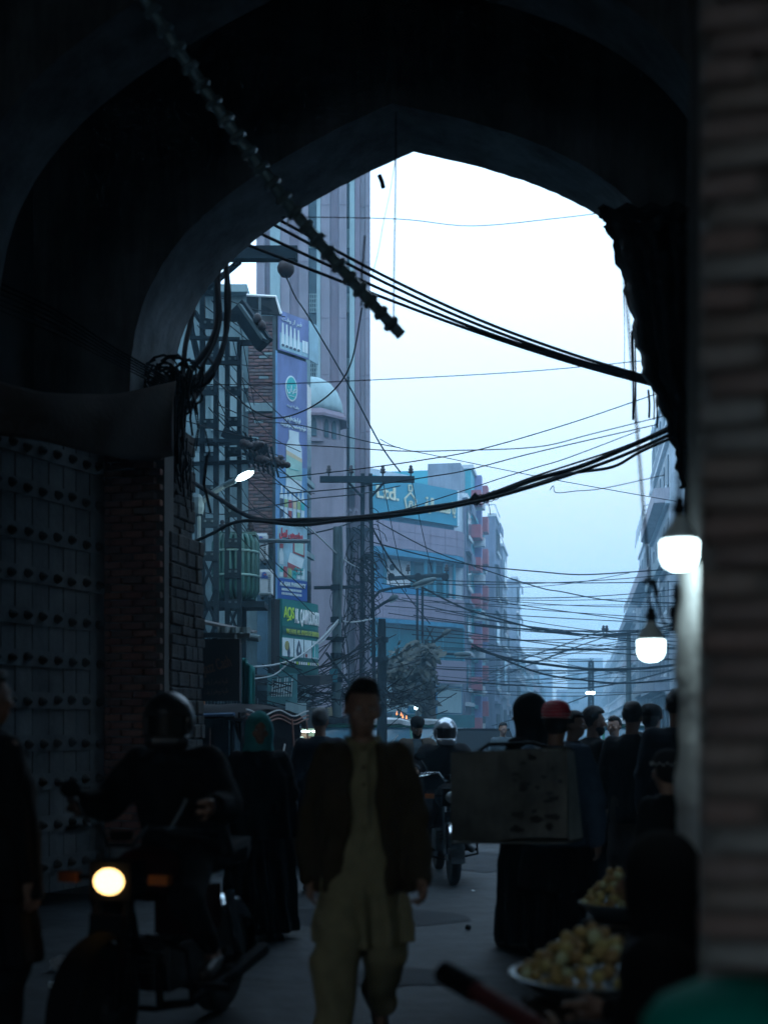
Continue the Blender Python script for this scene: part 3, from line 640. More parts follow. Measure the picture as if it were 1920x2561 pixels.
# ================================================================ houses along the street
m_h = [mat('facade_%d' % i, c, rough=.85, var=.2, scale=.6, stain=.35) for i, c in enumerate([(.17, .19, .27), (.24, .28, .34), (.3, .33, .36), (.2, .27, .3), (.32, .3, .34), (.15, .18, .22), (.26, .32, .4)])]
m_rail = mat('roof_rail', (.5, .55, .58), rough=.6)
m_box = mat('red_box', (.36, .075, .095), rough=.6, var=.15, scale=2)
m_lil = mat('lilac_box', (.2, .2, .4), rough=.6, var=.15, scale=2)
m_turq = mat('turquoise_panel', (.03, .34, .42), rough=.5, var=.15, scale=1)
m_faint = mat('hazed_opening', (.12, .15, .18), rough=.6, var=.2)  # grey instead of black: distance haze put into the window colour
def row_house(s0, s1, t, depth, H, m, side, label, floors=4, win=True, cat='building', name='street_house', grp='houses along the street', seed=0, ends=True):
    rnd = random.Random(seed + int(s0 * 7)); th = Thing(name, label, cat, ST((s0 + s1) / 2, t), group=grp)
    sg_ = -1 if side == 'L' else 1
    th.part('wall', MB().prism([ST(s0, t), ST(s1, t), ST(s1, t + sg_ * depth), ST(s0, t + sg_ * depth)], (0, 0, H)), m)
    pp_ = th.part('parapet', MB().prism([ST(s0 - .1, t - sg_ * .12), ST(s1 + .1, t - sg_ * .12), ST(s1 + .1, t + sg_ * .5), ST(s0 - .1, t + sg_ * .5)], (0, 0, .22)), m_rail)
    pp_.location.z = H
    fh = H / floors
    for f in range(floors):
        z = f * fh
        if f: th.part('floor_band', MB().bar(ST(s0, t - sg_ * .1, z), ST(s1, t - sg_ * .1, z), .2, .24), m_rail if rnd.random() < .4 else m)
        if not win: continue
        n = max(1, int((s1 - s0) / 3.2))
        for k in range(n):
            sa = s0 + (k + .22) * (s1 - s0) / n; sb = s0 + (k + .78) * (s1 - s0) / n
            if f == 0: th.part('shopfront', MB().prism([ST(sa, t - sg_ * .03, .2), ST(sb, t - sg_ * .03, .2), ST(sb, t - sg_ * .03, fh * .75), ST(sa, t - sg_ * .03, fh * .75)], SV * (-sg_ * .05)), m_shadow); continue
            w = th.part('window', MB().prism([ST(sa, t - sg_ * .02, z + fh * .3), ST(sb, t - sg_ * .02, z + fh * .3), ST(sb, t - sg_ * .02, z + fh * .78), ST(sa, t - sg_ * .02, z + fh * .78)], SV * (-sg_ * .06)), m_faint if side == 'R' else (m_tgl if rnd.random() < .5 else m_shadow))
            th.part('sill', MB().bar(ST(sa, t - sg_ * .14, z + fh * .28), ST(sb, t - sg_ * .14, z + fh * .28), .2, .08), m_rail, w)
            if rnd.random() < .3: th.part('sunshade', MB().bar(ST(sa, t - sg_ * .3, z + fh * .84), ST(sb, t - sg_ * .3, z + fh * .84), .6, .08), m)
        if ends:  # windows on the gable that looks down the street at us
            for k in range(2):
                ta = t + sg_ * (1.0 + k * 2.4); tb = ta + sg_ * 1.2
                th.part('window', MB().prism([ST(s0 - .02, ta, z + fh * .3), ST(s0 - .02, tb, z + fh * .3), ST(s0 - .02, tb, z + fh * .75), ST(s0 - .02, ta, z + fh * .75)], SU * -.05), (m_faint if side == 'R' else m_shadow) if rnd.random() < .6 else m_rail)
    return th
LT, RT = -6.1, 4.75
m_hr = [mat('pale_facade_%d' % i, c, rough=.85, var=.2, scale=.6, stain=.3) for i, c in enumerate([(.42, .47, .52), (.36, .42, .48), (.46, .49, .52)])]  # paled tones carry the distance haze in the facade colour
h = row_house(64.5, 68, LT, 8, 13.9, m_h[0], 'L', 'slate blue stair tower rising behind the blue sign', 5, ends=False)
rr_ = h.part('roof_room', MB().prism([ST(65, LT - .3), ST(67.5, LT - .3), ST(67.5, LT - 2.1), ST(65, LT - 2.1)], (0, 0, 2.0)), m_h[1]); rr_.location.z = 13.9
h = row_house(68, 75, LT, 8, 16.2, m_turq, 'L', 'narrow turquoise building with red box balconies', 6, win=False)
for f in range(7):
    z = 2.0 + f * 2.15
    for ss, dt, mm, w_, hh in ((68.6, .55, m_box, 1.3, .75), (70.6, .4, m_lil, .7, 1.5), (72.6, .62, m_box, 1.1, .9), (74.3, .45, m_box if f % 2 else m_lil, .8, .9)):
        zz = z + (.9 if ss > 70 else 0) + .3 * math.sin(ss * 3 + f)
        h.part('box_balcony', MB().box(ST(ss, LT + dt / 2, zz), (dt, w_, hh), -SY), mm)
    h.part('turquoise_strip', MB().box(ST(71.6, LT + .15, z), (.25, .9, 1.6), -SY), m_turq)
    h.part('air_conditioner_box', MB().box(ST(69.6, LT + .35, z - .5), (.6, .7, .5), -SY), m_rail)
row_house(76, 86, LT - .6, 8, 12.5, m_h[3], 'L', 'set back grey green house between turquoise building and slate house', 4, seed=9)
row_house(87, 93, LT, 8, 16.8, m_h[0], 'L', 'tall slate house with a white roof rail on the left of the street', 5, seed=1).part('roof_rail', MB().tube([ST(87.2, LT - 4, 17.7), ST(87.2, LT, 17.7), ST(92.5, LT, 17.7)], .05, 5), m_rail)
row_house(93.5, 99, LT + .15, 8, 15.6, m_h[1], 'L', 'blue grey house with balconies next after the slate house', 4, seed=2).part('roof_rail', MB().tube([ST(94, LT - 3, 16.4), ST(94, LT, 16.4), ST(98, LT, 16.4)], .05, 5), m_rail)
row_house(100, 110, LT - .3, 8, 10.5, m_h[4], 'L', 'low mauve house before the pale tower house', 3, seed=8)
row_house(111, 118, LT + .3, 8, 15.2, m_h[6], 'L', 'pale blue tower house ending the left row against the sky', 5, seed=3)
for k, (a, b, hh) in enumerate(((119, 130, 9), (131, 150, 7.5), (152, 175, 9.5), (177, 205, 8))):
    row_house(a, b, LT + .3, 10, hh, m_h[(k + 2) % 7], 'L', ['low hazy house just past the pale tower house', 'lowest hazy house on the far left side', 'grey hazy house far down the left side', 'farthest pale house on the left side'][k], 3, seed=k)
lab = ['tall hazy house with stepped balconies behind the near bulb', 'hazy house with curved balconies left of the near bulb', 'hazy house with roof mast behind the hanging bulb', 'low hazy house under the hanging bulb', 'faint house in the distance right of the street lamp', 'faintest house at the end of the right side']
for k, (a, b, hh, t_) in enumerate(((66, 82, 20.5, RT), (82.5, 100, 15.2, RT + .0), (101, 124, 13.6, RT - .2), (125, 150, 11.5, RT - .3), (152, 190, 11.5, RT - .3), (192, 240, 12, RT - .4))):
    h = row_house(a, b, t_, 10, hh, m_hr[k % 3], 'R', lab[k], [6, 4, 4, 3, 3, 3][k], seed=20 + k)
    if k < 3:
        for f in range(1, [6, 4, 4][k]):
            z = f * hh / [6, 4, 4][k]; n = .5 + .35 * math.sin(f * 2.1 + k)
            h.part('balcony', MB().prism([ST(a + .3, t_, z), ST(a + 1.0, t_ - n, z + .1), ST(b - 1, t_ - n, z + .1), ST(b - .3, t_, z)], (0, 0, .8)), m_h[(k + f) % 7])
    if k == 1:
        for i in range(6): h.part('roof_frame', MB().tube([ST(a + 1 + i * 2, t_ - .6, hh), ST(a + 1 + i * 2, t_ - .5, hh + 1.4), ST(a + 1 + i * 2, t_ + 1.5, hh + 2.0)], .05, 4), m_rail)
# near right side and near left side of the street, just outside what the arch lets us see
for k, (a, b, hh) in enumerate(((15, 27, 13.5), (27.5, 41, 15), (41.5, 53, 12.5), (53.5, 65, 16))):
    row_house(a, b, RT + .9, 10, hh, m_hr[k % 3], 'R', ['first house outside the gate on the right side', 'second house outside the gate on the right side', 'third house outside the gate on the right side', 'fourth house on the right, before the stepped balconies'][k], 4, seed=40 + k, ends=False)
nl = Thing('street_house', 'plain grey house wall beyond the left jamb', 'building', (-8.5, 19, 0), group='houses along the street')
nl.part('wall', MB().box((-8.6, 19.2, 5.6), (5.0, 11.5, 11.2)), m_con); nl.part('parapet', MB().box((-8.6, 19.2, 11.3), (5.2, 11.7, .2)), m_con2)
# far end of the street
for k, (a, l, w, hh) in enumerate(((262, -14, 16, 14), (250, 1, 7, 15.5), (275, 9, 9, 10), (290, -3, 5, 10.5))):
    o = MB().box(ST(a, l, hh / 2), (w, 10, hh), -SY)
    t_ = Thing('distant_block', ['wide hazy block closing the street on the left', 'tallest hazy block at the far end of the street', 'low hazy block at the far end by the right row', 'pale low block seen between the far blocks'][k], 'building', ST(a, l), group='hazy blocks at the end of the street')
    t_.part('wall', o, m_h[(k + 1) % 7])
    for f in range(3):
        for j in range(int(w / 3)):
            t_.part('window', MB().box(ST(a - 5.03, l - w / 2 + 1.6 + j * 3, 2.5 + f * hh / 3.4), (1.2, .06, 1.4), -SY), m_shadow)
# phone mast on a right hand roof
ma = Thing('radio_mast', 'thin lattice radio mast on the roof left of the hanging bulb', 'mast', ST(112, RT + 1.5, 13.6))
for dx, dy in ((-.4, -.4), (.4, -.4), (0, .5)): ma.part('leg', MB().bar(ST(112 + dy, RT + 1.5 + dx, 13.6), ST(112 + dy * .8, RT + 1.5 + dx * .8, 19.8), .07), m_rail)
for k in range(10): ma.part('brace', MB().bar(ST(111.6, RT + 1.1, 13.8 + k * .6), ST(111.6, RT + 1.9, 14.4 + k * .6), .04), m_rail)
# ================================================================ poles, transformer, lamps
m_pole = mat('pole_steel', (.012, .021, .027), rough=.8, metal=.0, var=.35, scale=5, bump=.2, spec=.06)
m_por = mat('brown_porcelain', (.022, .013, .015), rough=.6, var=.2, scale=6, bump=0)
m_blk = mat('black_cable', (.008, .009, .011), rough=.7, var=.3, scale=9, bump=.1, spec=.04)
m_grey = mat('grey_cable', (.3, .34, .35), rough=.5, var=.2, scale=9, bump=.05)
m_green = mat('transformer_green', (.03, .12, .11), rough=.55, var=.3, scale=3, stain=.35)
m_conc = mat('pole_concrete', (.07, .11, .12), rough=.85, var=.25, scale=3, stain=.3)
INS = MB().lathe([(.02, 0), (.02, .08), (.07, .1), (.075, .13), (.045, .15), (.065, .17), (.065, .2), (.035, .22), (.05, .25), (.03, .29), (0, .3)], 10).sm()
ins_me = INS.mesh('insulator', m_por)
def insulator(th, p, rot=None, s=1.0):
    o = link('insulator', ins_me, th.o); o.location = Vector(p) - th.loc; o.scale = (s, s, s)
    if rot: o.rotation_euler = rot
    return o
def ladder_pole(label, pxa, pxb, ytop, Y, legw, step, zlow=0, brace_below=None, name='utility_pole', grp='utility poles'):
    a, b = P(pxa, ytop, Y), P(pxb, ytop, Y); th = Thing(name, label, 'pole', ((a.x + b.x) / 2, Y, 0), group=grp); zt = a.z
    for x in (a.x, b.x):
        th.part('leg', MB().box((x, Y, zt / 2), (legw, .12, zt)), m_pole)
        th.part('leg_flange', MB().box((x, Y + .1, zt / 2), (legw * .4, .12, zt)), m_pole)
    z = .5
    k = 0
    while z < zt:
        if brace_below and z < brace_below:
            th.part('brace', MB().bar((a.x, Y - .05, z), (b.x, Y - .05, z + step), .045, .02), m_pole)
            th.part('brace', MB().bar((b.x, Y - .08, z), (a.x, Y - .08, z + step), .045, .02), m_pole)
        else:
            pl = th.part('batten', MB().box(((a.x + b.x) / 2, Y - .075, z), (b.x - a.x + legw, .025, .16)), m_pole)
            for s_ in (-.25, .25): th.part('bolt', MB().box(((a.x + b.x) / 2 + s_ * (b.x - a.x), Y - .1, z + .03), (.035, .03, .035)), m_conc, pl)
        z += step; k += 1
    return th, a, b
pA, a, b = ladder_pole('tall steel ladder pole left of the transformer, nearest the arch', 507, 541, 690, 20.0, .08, .55, brace_below=4.0)
pA.part('crossarm', MB().box((P(610, 635, 19.2).x, 19.2, P(610, 635, 19.2).z), (1.72, .14, .22)), m_pole)
pA.part('crossarm', MB().box((P(612, 650, 19.2).x, 19.1, P(612, 652, 19.2).z), (1.66, .14, .05)), m_pole)
pA.part('strut', MB().bar(P(600, 655, 19.2), P(541, 705, 19.9), .06), m_pole); pA.part('strut', MB().bar(P(590, 660, 19.2), P(520, 720, 19.9), .06), m_pole)
pA.part('ball_insulator', MB().lathe([(0, -.13), (.08, -.12), (.13, -.05), (.14, .02), (.11, .09), (.05, .13), (.04, .2)], 16, P(715, 672, 19.1)).sm(), m_por)
pA.part('bent_bracket', MB().tube([P(470, 765, 20), P(490, 785, 20), P(500, 800, 20), P(530, 806, 20)], .05, 6), m_pole); pA.part('bent_bracket', MB().tube([P(472, 765, 20), P(480, 830, 20), P(496, 900, 20)], .055, 6), m_pole)
pA.part('side_arm', MB().bar(P(541, 792, 20), P(607, 797, 20.4), .11, .08), m_pole)
for yy in (845, 905, 1100): pA.part('short_arm', MB().bar(P(475, yy, 19.8), P(600, yy + 4, 19.9), .06), m_pole)
pB, a, b = ladder_pole('shorter steel ladder pole with bolted plates right of the tall one', 569, 599, 855, 20.6, .075, .52, brace_below=3.6)
pB.part('side_arm', MB().bar(P(599, 858, 20.5), P(645, 857, 20.7), .09, .07), m_pole)
pB.part('channel_beam', MB().bar(P(596, 768, 20.4), P(662, 862, 20.2), .3, .16), m_pole)
pB.part('channel_lip', MB().bar(P(604, 765, 20.28), P(664, 852, 20.08), .05, .2), m_conc)
for q, yy in ((644, 798), (655, 816)): pB.part('ball_insulator', MB().lathe([(0, -.07), (.06, -.06), (.075, 0), (.06, .06), (.02, .1)], 12, P(q, yy, 20.1)).sm(), m_por)
pB.part('low_beam', MB().bar(P(560, 1082, 20.3), P(665, 1128, 20.1), .16, .12), m_pole)
for yy in (1112, 1160): pB.part('long_arm', MB().bar(P(478, yy, 20), P(640, yy - 6, 20.2), .06), m_pole)
for k in range(7):
    insulator(pB, P(592 + k * 14, 1105 + k * 8 + (k % 2) * 22, 20.0), (random.uniform(-.8, .8), random.uniform(1, 2), 0), 1.2)
    pB.part('switch_rod', MB().bar(P(600 + k * 13, 1075 + k * 7, 19.9), P(625 + k * 12, 1170 + k * 4, 19.9), .035), m_pole)
# transformer
tc_ = P(590, 1500, 21); tr = Thing('transformer', 'green finned transformer hung between the ladder poles', 'transformer', (tc_.x, 21, tc_.z))
w_ = .74; h_ = 1.1
tr.part('tank', MB().box((tc_.x, 21.1, tc_.z + h_ / 2), (w_ * .9, .5, h_)), m_green)
for k in range(12):
    an = math.pi + math.pi * k / 11; x = tc_.x + w_ * .52 * math.cos(an); y = 21.0 + .42 * math.sin(an); xi = tc_.x + w_ * .3 * math.cos(an); yi = 21.0 + .2 * math.sin(an)
    tr.part('cooling_tube', MB().tube([(xi, yi, tc_.z + h_), (x * .6 + xi * .4, y * .6 + yi * .4, tc_.z + h_ - .01), (x, y, tc_.z + h_ - .12), (x, y, tc_.z + .14), (x * .6 + xi * .4, y * .6 + yi * .4, tc_.z + .03), (xi, yi, tc_.z)], .036, 8).sm(), m_green)
for zz in (.36, .74):
    tr.part('band', MB().tube([(tc_.x + (w_ * .56) * math.cos(math.pi + math.pi * k / 16), 21.0 + .46 * math.sin(math.pi + math.pi * k / 16), tc_.z + zz * h_) for k in range(17)], .02, 5), mat('band_pale', (.2, .35, .33), rough=.6))
tr.part('lid', MB().box((tc_.x, 21.1, tc_.z + h_ + .03), (w_ * 1.0, .6, .06)), m_green)
for k in range(3): insulator(tr, (tc_.x - .25 + .25 * k, 21.1, tc_.z + h_ + .05), None, .9)
tr.part('platform', MB().box((tc_.x - .1, 21.1, tc_.z - .1), (1.25, .7, .1)), m_pole)
for x in (tc_.x - .4, tc_.x + .1): tr.part('platform_leg', MB().box((x, 21.3, (tc_.z - .15) / 2), (.1, .1, tc_.z - .15)), m_pole)
# lit street lamp on the left
ls = Thing('street_lamp', 'lit white street lamp on a bent arm above the transformer', 'street lamp', (P(495, 1500, 19).x, 19, 0), group='street lamps')
ls.part('pole', MB().tube([(P(495, 1500, 19).x, 19, 0), P(495, 1290, 19)], .05, 8), m_conc)
ls.part('pole_collar', MB().lathe([(.09, -.16), (.11, -.05), (.1, .1), (.05, .16)], 10, P(494, 1262, 19)), m_conc)
ls.part('arm', MB().tube([P(495, 1290, 19), P(498, 1262, 19), P(520, 1240, 19), P(560, 1215, 19), P(588, 1202, 18.9)], .045, 8), m_conc)
m_lamp = mat('lamp_glow', (.9, .95, .95), rough=.4, var=0, bump=0, emit=(.75, .95, 1.0), estr=16)
hd = (P(612, 1190, 18.8)); dr_ = (P(634, 1180, 18.8) - P(590, 1202, 18.8)).normalized()
Mq = dr_.to_track_quat('X', 'Z').to_matrix()
ls.part('housing', MB().box(hd + Vector((0, 0.03, .035)), (.34, .14, .05), Mq), m_conc)
def ellipsoid(c, r, M=None, n=14, k=8):
    b = MB(); return b.lathe([(max(1e-6, math.sin(math.pi * i / k)), -math.cos(math.pi * i / k)) for i in range(k + 1)], n), c, r, M
def add_ell(mb, c, r, M=None, n=14, k=8):
    o = len(mb.v); mb.lathe([(math.sin(math.pi * i / k) if 0 < i < k else 0, -math.cos(math.pi * i / k)) for i in range(k + 1)], n)
    for i in range(o, len(mb.v)):
        v = Vector(mb.v[i]); v = Vector((v.x * r[0], v.y * r[1], v.z * r[2])); v = (M @ v if M is not None else v) + Vector(c); mb.v[i] = tuple(v)
    mb.smooth = True; return mb
ls.part('lens', add_ell(MB(), hd, (.16, .07, .055), Mq), m_lamp)
l = bpy.data.lights.new('street_light', 'SPOT'); l.energy = 90; l.color = (.78, .95, 1.0); l.spot_size = math.radians(165); l.spot_blend = .4; l.shadow_soft_size = .08
lo = bpy.data.objects.new('street_light', l); COL.objects.link(lo); lo.parent = ls.o; lo.location = hd + Vector((0, 0, -.12)) - ls.loc; lo.rotation_euler = (math.radians(25), 0, 0)
# round steel pole in front of the pink wall
def round_pole(label, px, ytop, Y, r, bars=(), name='utility_pole', pm_=None):
    t = P(px, ytop, Y); th = Thing(name, label, 'pole', (t.x, Y, 0), group='utility poles')
    th.part('shaft', MB().tube([(t.x, Y, 0), (t.x, Y, t.z * .55), t], r, 10, rs=[r * 1.15, r, r * .75]), pm_ or m_conc)
    for yy in bars:
        z = P(px, yy, Y).z; th.part('clamp', MB().lathe([(r * 1.25, -.06), (r * 1.3, .06)], 10, (t.x, Y, z)), m_pole)
    return th, t
rp_, t_ = round_pole('round grey pole with bunched cables beside the green shop sign', 842, 1318, 27, .11, (1470, 1550, 1600, 1640, 1700))
rp_.part('crossbar', MB().bar(P(785, 1470, 26.9), P(905, 1468, 26.9), .07), m_pole); rp_.part('crossbar', MB().bar(P(815, 1597, 26.9), P(862, 1597, 26.9), .07), m_pole)
rp_.part('stay', MB().bar(P(815, 1632, 26.9), P(880, 1720, 26.9), .06), m_pole); rp_.part('meter_box', MB().box(P(834, 1690, 26.8), (.18, .12, .3)), m_tgl)
rp_.part('conduit', MB().tube([P(853, 1315, 26.85), P(855, 1420, 26.85), P(850, 1560, 26.85)], .03, 6), m_conc)
# lattice mast in mid-street left
def lattice(label, px0, px1, tx0, tx1, ytop, ybat, Y):
    zt = P(0, ytop, Y).z; xb0, xb1, xt0, xt1 = X(px0, Y), X(px1, Y), X(tx0, Y), X(tx1, Y); th = Thing('lattice_pole', label, 'pole', ((xb0 + xb1) / 2, Y, 0), group='utility poles')
    L_ = lambda z: xb0 + (xt0 - xb0) * z / zt; R_ = lambda z: xb1 + (xt1 - xb1) * z / zt
    for dy in (0, .28):
        th.part('leg', MB().bar((xb0, Y + dy, 0), (xt0, Y + dy, zt), .1), m_pole); th.part('leg', MB().bar((xb1, Y + dy, 0), (xt1, Y + dy, zt), .1), m_pole)
    z = 1.6; zb = P(0, ybat, Y).z
    while z < zt:
        if z < zb:
            th.part('brace', MB().bar((L_(z), Y - .06, z), (R_(z + .36), Y - .06, z + .36), .035, .02), m_pole); th.part('brace', MB().bar((R_(z), Y - .09, z), (L_(z + .36), Y - .09, z + .36), .035, .02), m_pole); z += .36
        else:
            th.part('batten', MB().box(((L_(z) + R_(z)) / 2, Y - .07, z), (R_(z) - L_(z) + .1, .03, .12)), m_pole); z += .95
    return th
lp = lattice('lattice steel pole with a wide crossarm in front of the blue sign', 901, 940, 907, 926, 1185, 1400, 31.0)
cz = P(917, 1199, 30.8).z
lp.part('crossarm', MB().box((X(918, 30.8), 30.8, cz), (X(1036, 30.8) - X(800, 30.8), .14, .15)), m_pole)
for q in (822, 878, 957, 1027): insulator(lp, (X(q, 30.8), 30.8, cz + .07), None, 1.0)
lp.part('strut', MB().bar(P(870, 1205, 30.8), P(907, 1245, 30.9), .05), m_pole); lp.part('strut', MB().bar(P(962, 1205, 30.8), P(926, 1245, 30.9), .05), m_pole)
def cobra(label, pts, Y, head, lit=False, name='street_lamp', par=None):
    "a lamp head on a bent arm; pts in picture places at depth Y"
    p = [P(x, y, Y) for x, y in pts]; th = Thing(name, label, 'street lamp', p[0], group='street lamps')
    th.part('arm', MB().tube(p, .04, 6), m_pole)
    a, b = P(*head[0], Y), P(*head[1], Y); M = (b - a).to_track_quat('X', 'Z').to_matrix(); l = (b - a).length
    th.part('housing', add_ell(MB(), (a + b) / 2, (l / 2, .13, .085), M), m_conc)
    th.part('lens', MB().box((a + b) / 2 + Vector((0, 0, -.07)), (l * .7, .16, .03), M), m_lamp if lit else m_ps); return th
cobra('unlit flat lamp head on a long curved arm right of the lattice pole', [(935, 1495), (950, 1478), (985, 1470), (1028, 1465)], 30.6, ((1028, 1467), (1092, 1446)))
cobra('small unlit lamp on a straight arm below the flat lamp head', [(935, 1525), (960, 1508), (975, 1500)], 30.8, ((972, 1502), (996, 1490)))
cobra('unlit lamp on an upward arm over the leafy tree', [(1078, 1612), (1095, 1597), (1105, 1590)], 36, ((1103, 1591), (1127, 1574)))
cobra('unlit lamp on a short arm low on the tree trunk', [(1080, 1735), (1092, 1727)], 36, ((1090, 1728), (1121, 1718)))
cobra('pale long lamp head reaching right beside the tree', [(1085, 1636), (1110, 1635), (1135, 1636)], 36, ((1133, 1637), (1178, 1637)))
# H-pole with bobbins
hp = Thing('twin_pole', 'slim twin pole with a beam of round bobbins before the balconies', 'pole', (X(1050, 40), 40, 0), group='utility poles')
for q in (1043, 1056): hp.part('leg', MB().bar((X(q, 40), 40, 0), P(q, 1440, 40), .08), m_pole)
hp.part('beam', MB().tube([P(970, 1447, 39.8), P(1118, 1438, 39.8)], .07, 8), m_pole)
for q in (978, 1045, 1113): hp.part('bobbin', MB().lathe([(.0, -.1), (.12, -.1), (.08, 0), (.12, .1), (0, .1)], 12, P(q, 1443, 39.7), Matrix.Rotation(math.radians(90), 3, 'X')), m_blk)
for q in (1020, 1116): insulator(hp, P(q, 1436, 39.8), None, 1.1)
lp2 = lattice('dark lattice pole wrapped in cables left of the tree', 1062, 1088, 1066, 1083, 1600, 1600, 36)
bp2, _ = round_pole('short dark pole draped with loose cables beside the lattice pole', 955, 1548, 29, .12, (1600, 1650), pm_=m_pole)
rpl, _ = round_pole('thin pole standing in the haze under the hanging bulb', 1571, 1575, 52, .12, ())
rpl.part('crossarm', MB().bar(P(1508, 1590, 51.9), P(1575, 1586, 51.9), .14), m_pole)
for q in (1508, 1516): insulator(rpl, P(q, 1588, 51.8), None, 1.4)
fl = lattice('thin lattice pole carrying the lit lamp far down the street', 1473, 1483, 1474, 1482, 1655, 1500, 70)
lf = Thing('street_lamp', 'small lit lamp glowing in the haze far down the street', 'street lamp', P(1476, 1740, 69.6), group='street lamps')
lf.part('bracket', MB().bar(P(1479, 1742, 69.8), P(1476, 1738, 69.6), .06), m_pole)
for q in (1470, 1481): lf.part('lens', add_ell(MB(), P(q, 1733, 69.5), (.16, .1, .09)), m_lamp)
# ================================================================ tree
m_bark = mat('bark', (.05, .05, .045), rough=.95, var=.4, scale=6, bump=.5)
m_leaf = [mat('leaf_%d' % i, c, rough=.7, var=.3, scale=3, bump=.05) for i, c in enumerate([(.02, .032, .03), (.03, .042, .036), (.045, .055, .045)])]
tc0 = P(1072, 1900, 35); tree = Thing('street_tree', 'dusty broad leaved tree hanging over the rickshaws', 'tree', (tc0.x, 35, 0))
tree.part('trunk', MB().tube([(tc0.x, 35, 0), (tc0.x + .05, 35, 1.6), P(1070, 1700, 35), P(1060, 1640, 35)], .2, 8, rs=[.24, .19, .15, .1]), m_bark)
rt = random.Random(5)
for (q, y) in ((1010, 1640), (985, 1680), (1000, 1720), (1085, 1640), (1035, 1615)):
    tree.part('limb', MB().tube([P(1068, 1735, 35), P((1068 + q) / 2, (1700 + y) / 2, 34.8), P(q, y, 34.6)], .07, 6, rs=[.09, .06, .03]), m_bark)
for mi in range(3):
    b = MB()
    for k in range(560):
        cx, cyy, rr = rt.choice([(1000, 1650, 34), (1035, 1640, 34), (985, 1690, 28), (1020, 1700, 36), (1060, 1690, 26), (1000, 1735, 20), (1075, 1630, 18), (1045, 1740, 20)])
        p = P(cx + rt.gauss(0, rr * .55), cyy + rt.gauss(0, rr * .55), 34.6 + rt.gauss(0, .7)); l = rt.choice([.08, .12, .18, .26, .34]) * rt.uniform(.8, 1.2)
        d = Vector((rt.uniform(-1, 1), rt.uniform(-1, 1), rt.uniform(-1.4, .4))).normalized(); s_ = d.orthogonal().normalized() * l * .3
        b.add([p, p + d * l * .5 + s_, p + d * l, p + d * l * .5 - s_], [(0, 1, 2, 3)])
    o = tree.part('crown', b, m_leaf[mi]); o['kind'] = 'stuff'
# ================================================================ overhead wires
def crom(pts, sub=6):
    o = []; n = len(pts)
    for i in range(n - 1):
        p0, p1, p2, p3 = pts[max(0, i - 1)], pts[i], pts[i + 1], pts[min(n - 1, i + 2)]
        for k in range(sub):
            t = k / sub
            o.append(tuple(.5 * ((2 * p1[j]) + (-p0[j] + p2[j]) * t + (2 * p0[j] - 5 * p1[j] + 4 * p2[j] - p3[j]) * t * t + (-p0[j] + 3 * p1[j] - 3 * p2[j] + p3[j]) * t ** 3) for j in range(len(p1))))
    o.append(tuple(pts[-1])); return o
def wire(pts, Y0, Y1, w, label, group=None, m=None, name='overhead_wire', cat='wire', n=5):
    L = len(pts); q = [(x, y, Y0 + (Y1 - Y0) * (x_ / (L - 1))) for x_, (x, y) in enumerate(pts)]
    q = crom(q) if L > 2 else [tuple(q[0][j] + (q[1][j] - q[0][j]) * t / 6 for j in range(3)) for t in range(7)]
    pw = [P(*p) for p in q]; r = w / 2 / FPX
    return single(name, MB().tube(pw, 1, n, rs=[r * p[2] for p in q]).sm(), m or m_blk, label, cat, group=group)
FOUR = 'thick black cables sweeping from the arch top to the right'
for k, ps in enumerate(([(560, 480), (698, 550), (960, 690), (1195, 799), (1430, 886), (1630, 946)], [(560, 492), (681, 560), (960, 706), (1195, 812), (1430, 896), (1630, 951)],
                        [(540, 530), (642, 580), (960, 727), (1195, 824), (1430, 902), (1630, 957)], [(500, 560), (604, 606), (960, 745), (1195, 832), (1430, 908), (1630, 963)])):
    wire(ps, 12.6, 10.95, 8, ['uppermost', 'second', 'third', 'lowest'][k] + ' of the four thick cables sweeping from arch top to right', 'four thick cables', name='power_cable', cat='cable', n=7)
for k, (ps, w) in enumerate((([(455, 1190), (530, 1235), (634, 1296), (754, 1301), (880, 1296), (1046, 1275), (1185, 1250), (1340, 1198), (1446, 1168), (1560, 1122), (1690, 1066)], 12),
                             ([(475, 1360), (530, 1335), (578, 1310), (634, 1302), (754, 1313), (866, 1300), (1046, 1282), (1185, 1256), (1300, 1226), (1446, 1180), (1560, 1138), (1690, 1080)], 9),
                             ([(640, 1300), (880, 1292), (1046, 1270), (1185, 1246), (1340, 1190), (1557, 1118), (1690, 1058)], 5),
                             ([(640, 1304), (880, 1302), (1100, 1272), (1280, 1228), (1420, 1186), (1530, 1168), (1600, 1130), (1690, 1090)], 8))):
    wire(ps, 16.5, 10.9, w, ['thickest cable of the sagging bundle across the street', 'lower cable of the sagging bundle, forking down at the left', 'thin top cable of the sagging bundle', 'cable of the sagging bundle that dips before the right jamb'][k], 'sagging cable bundle', name='power_cable', cat='cable', n=7)
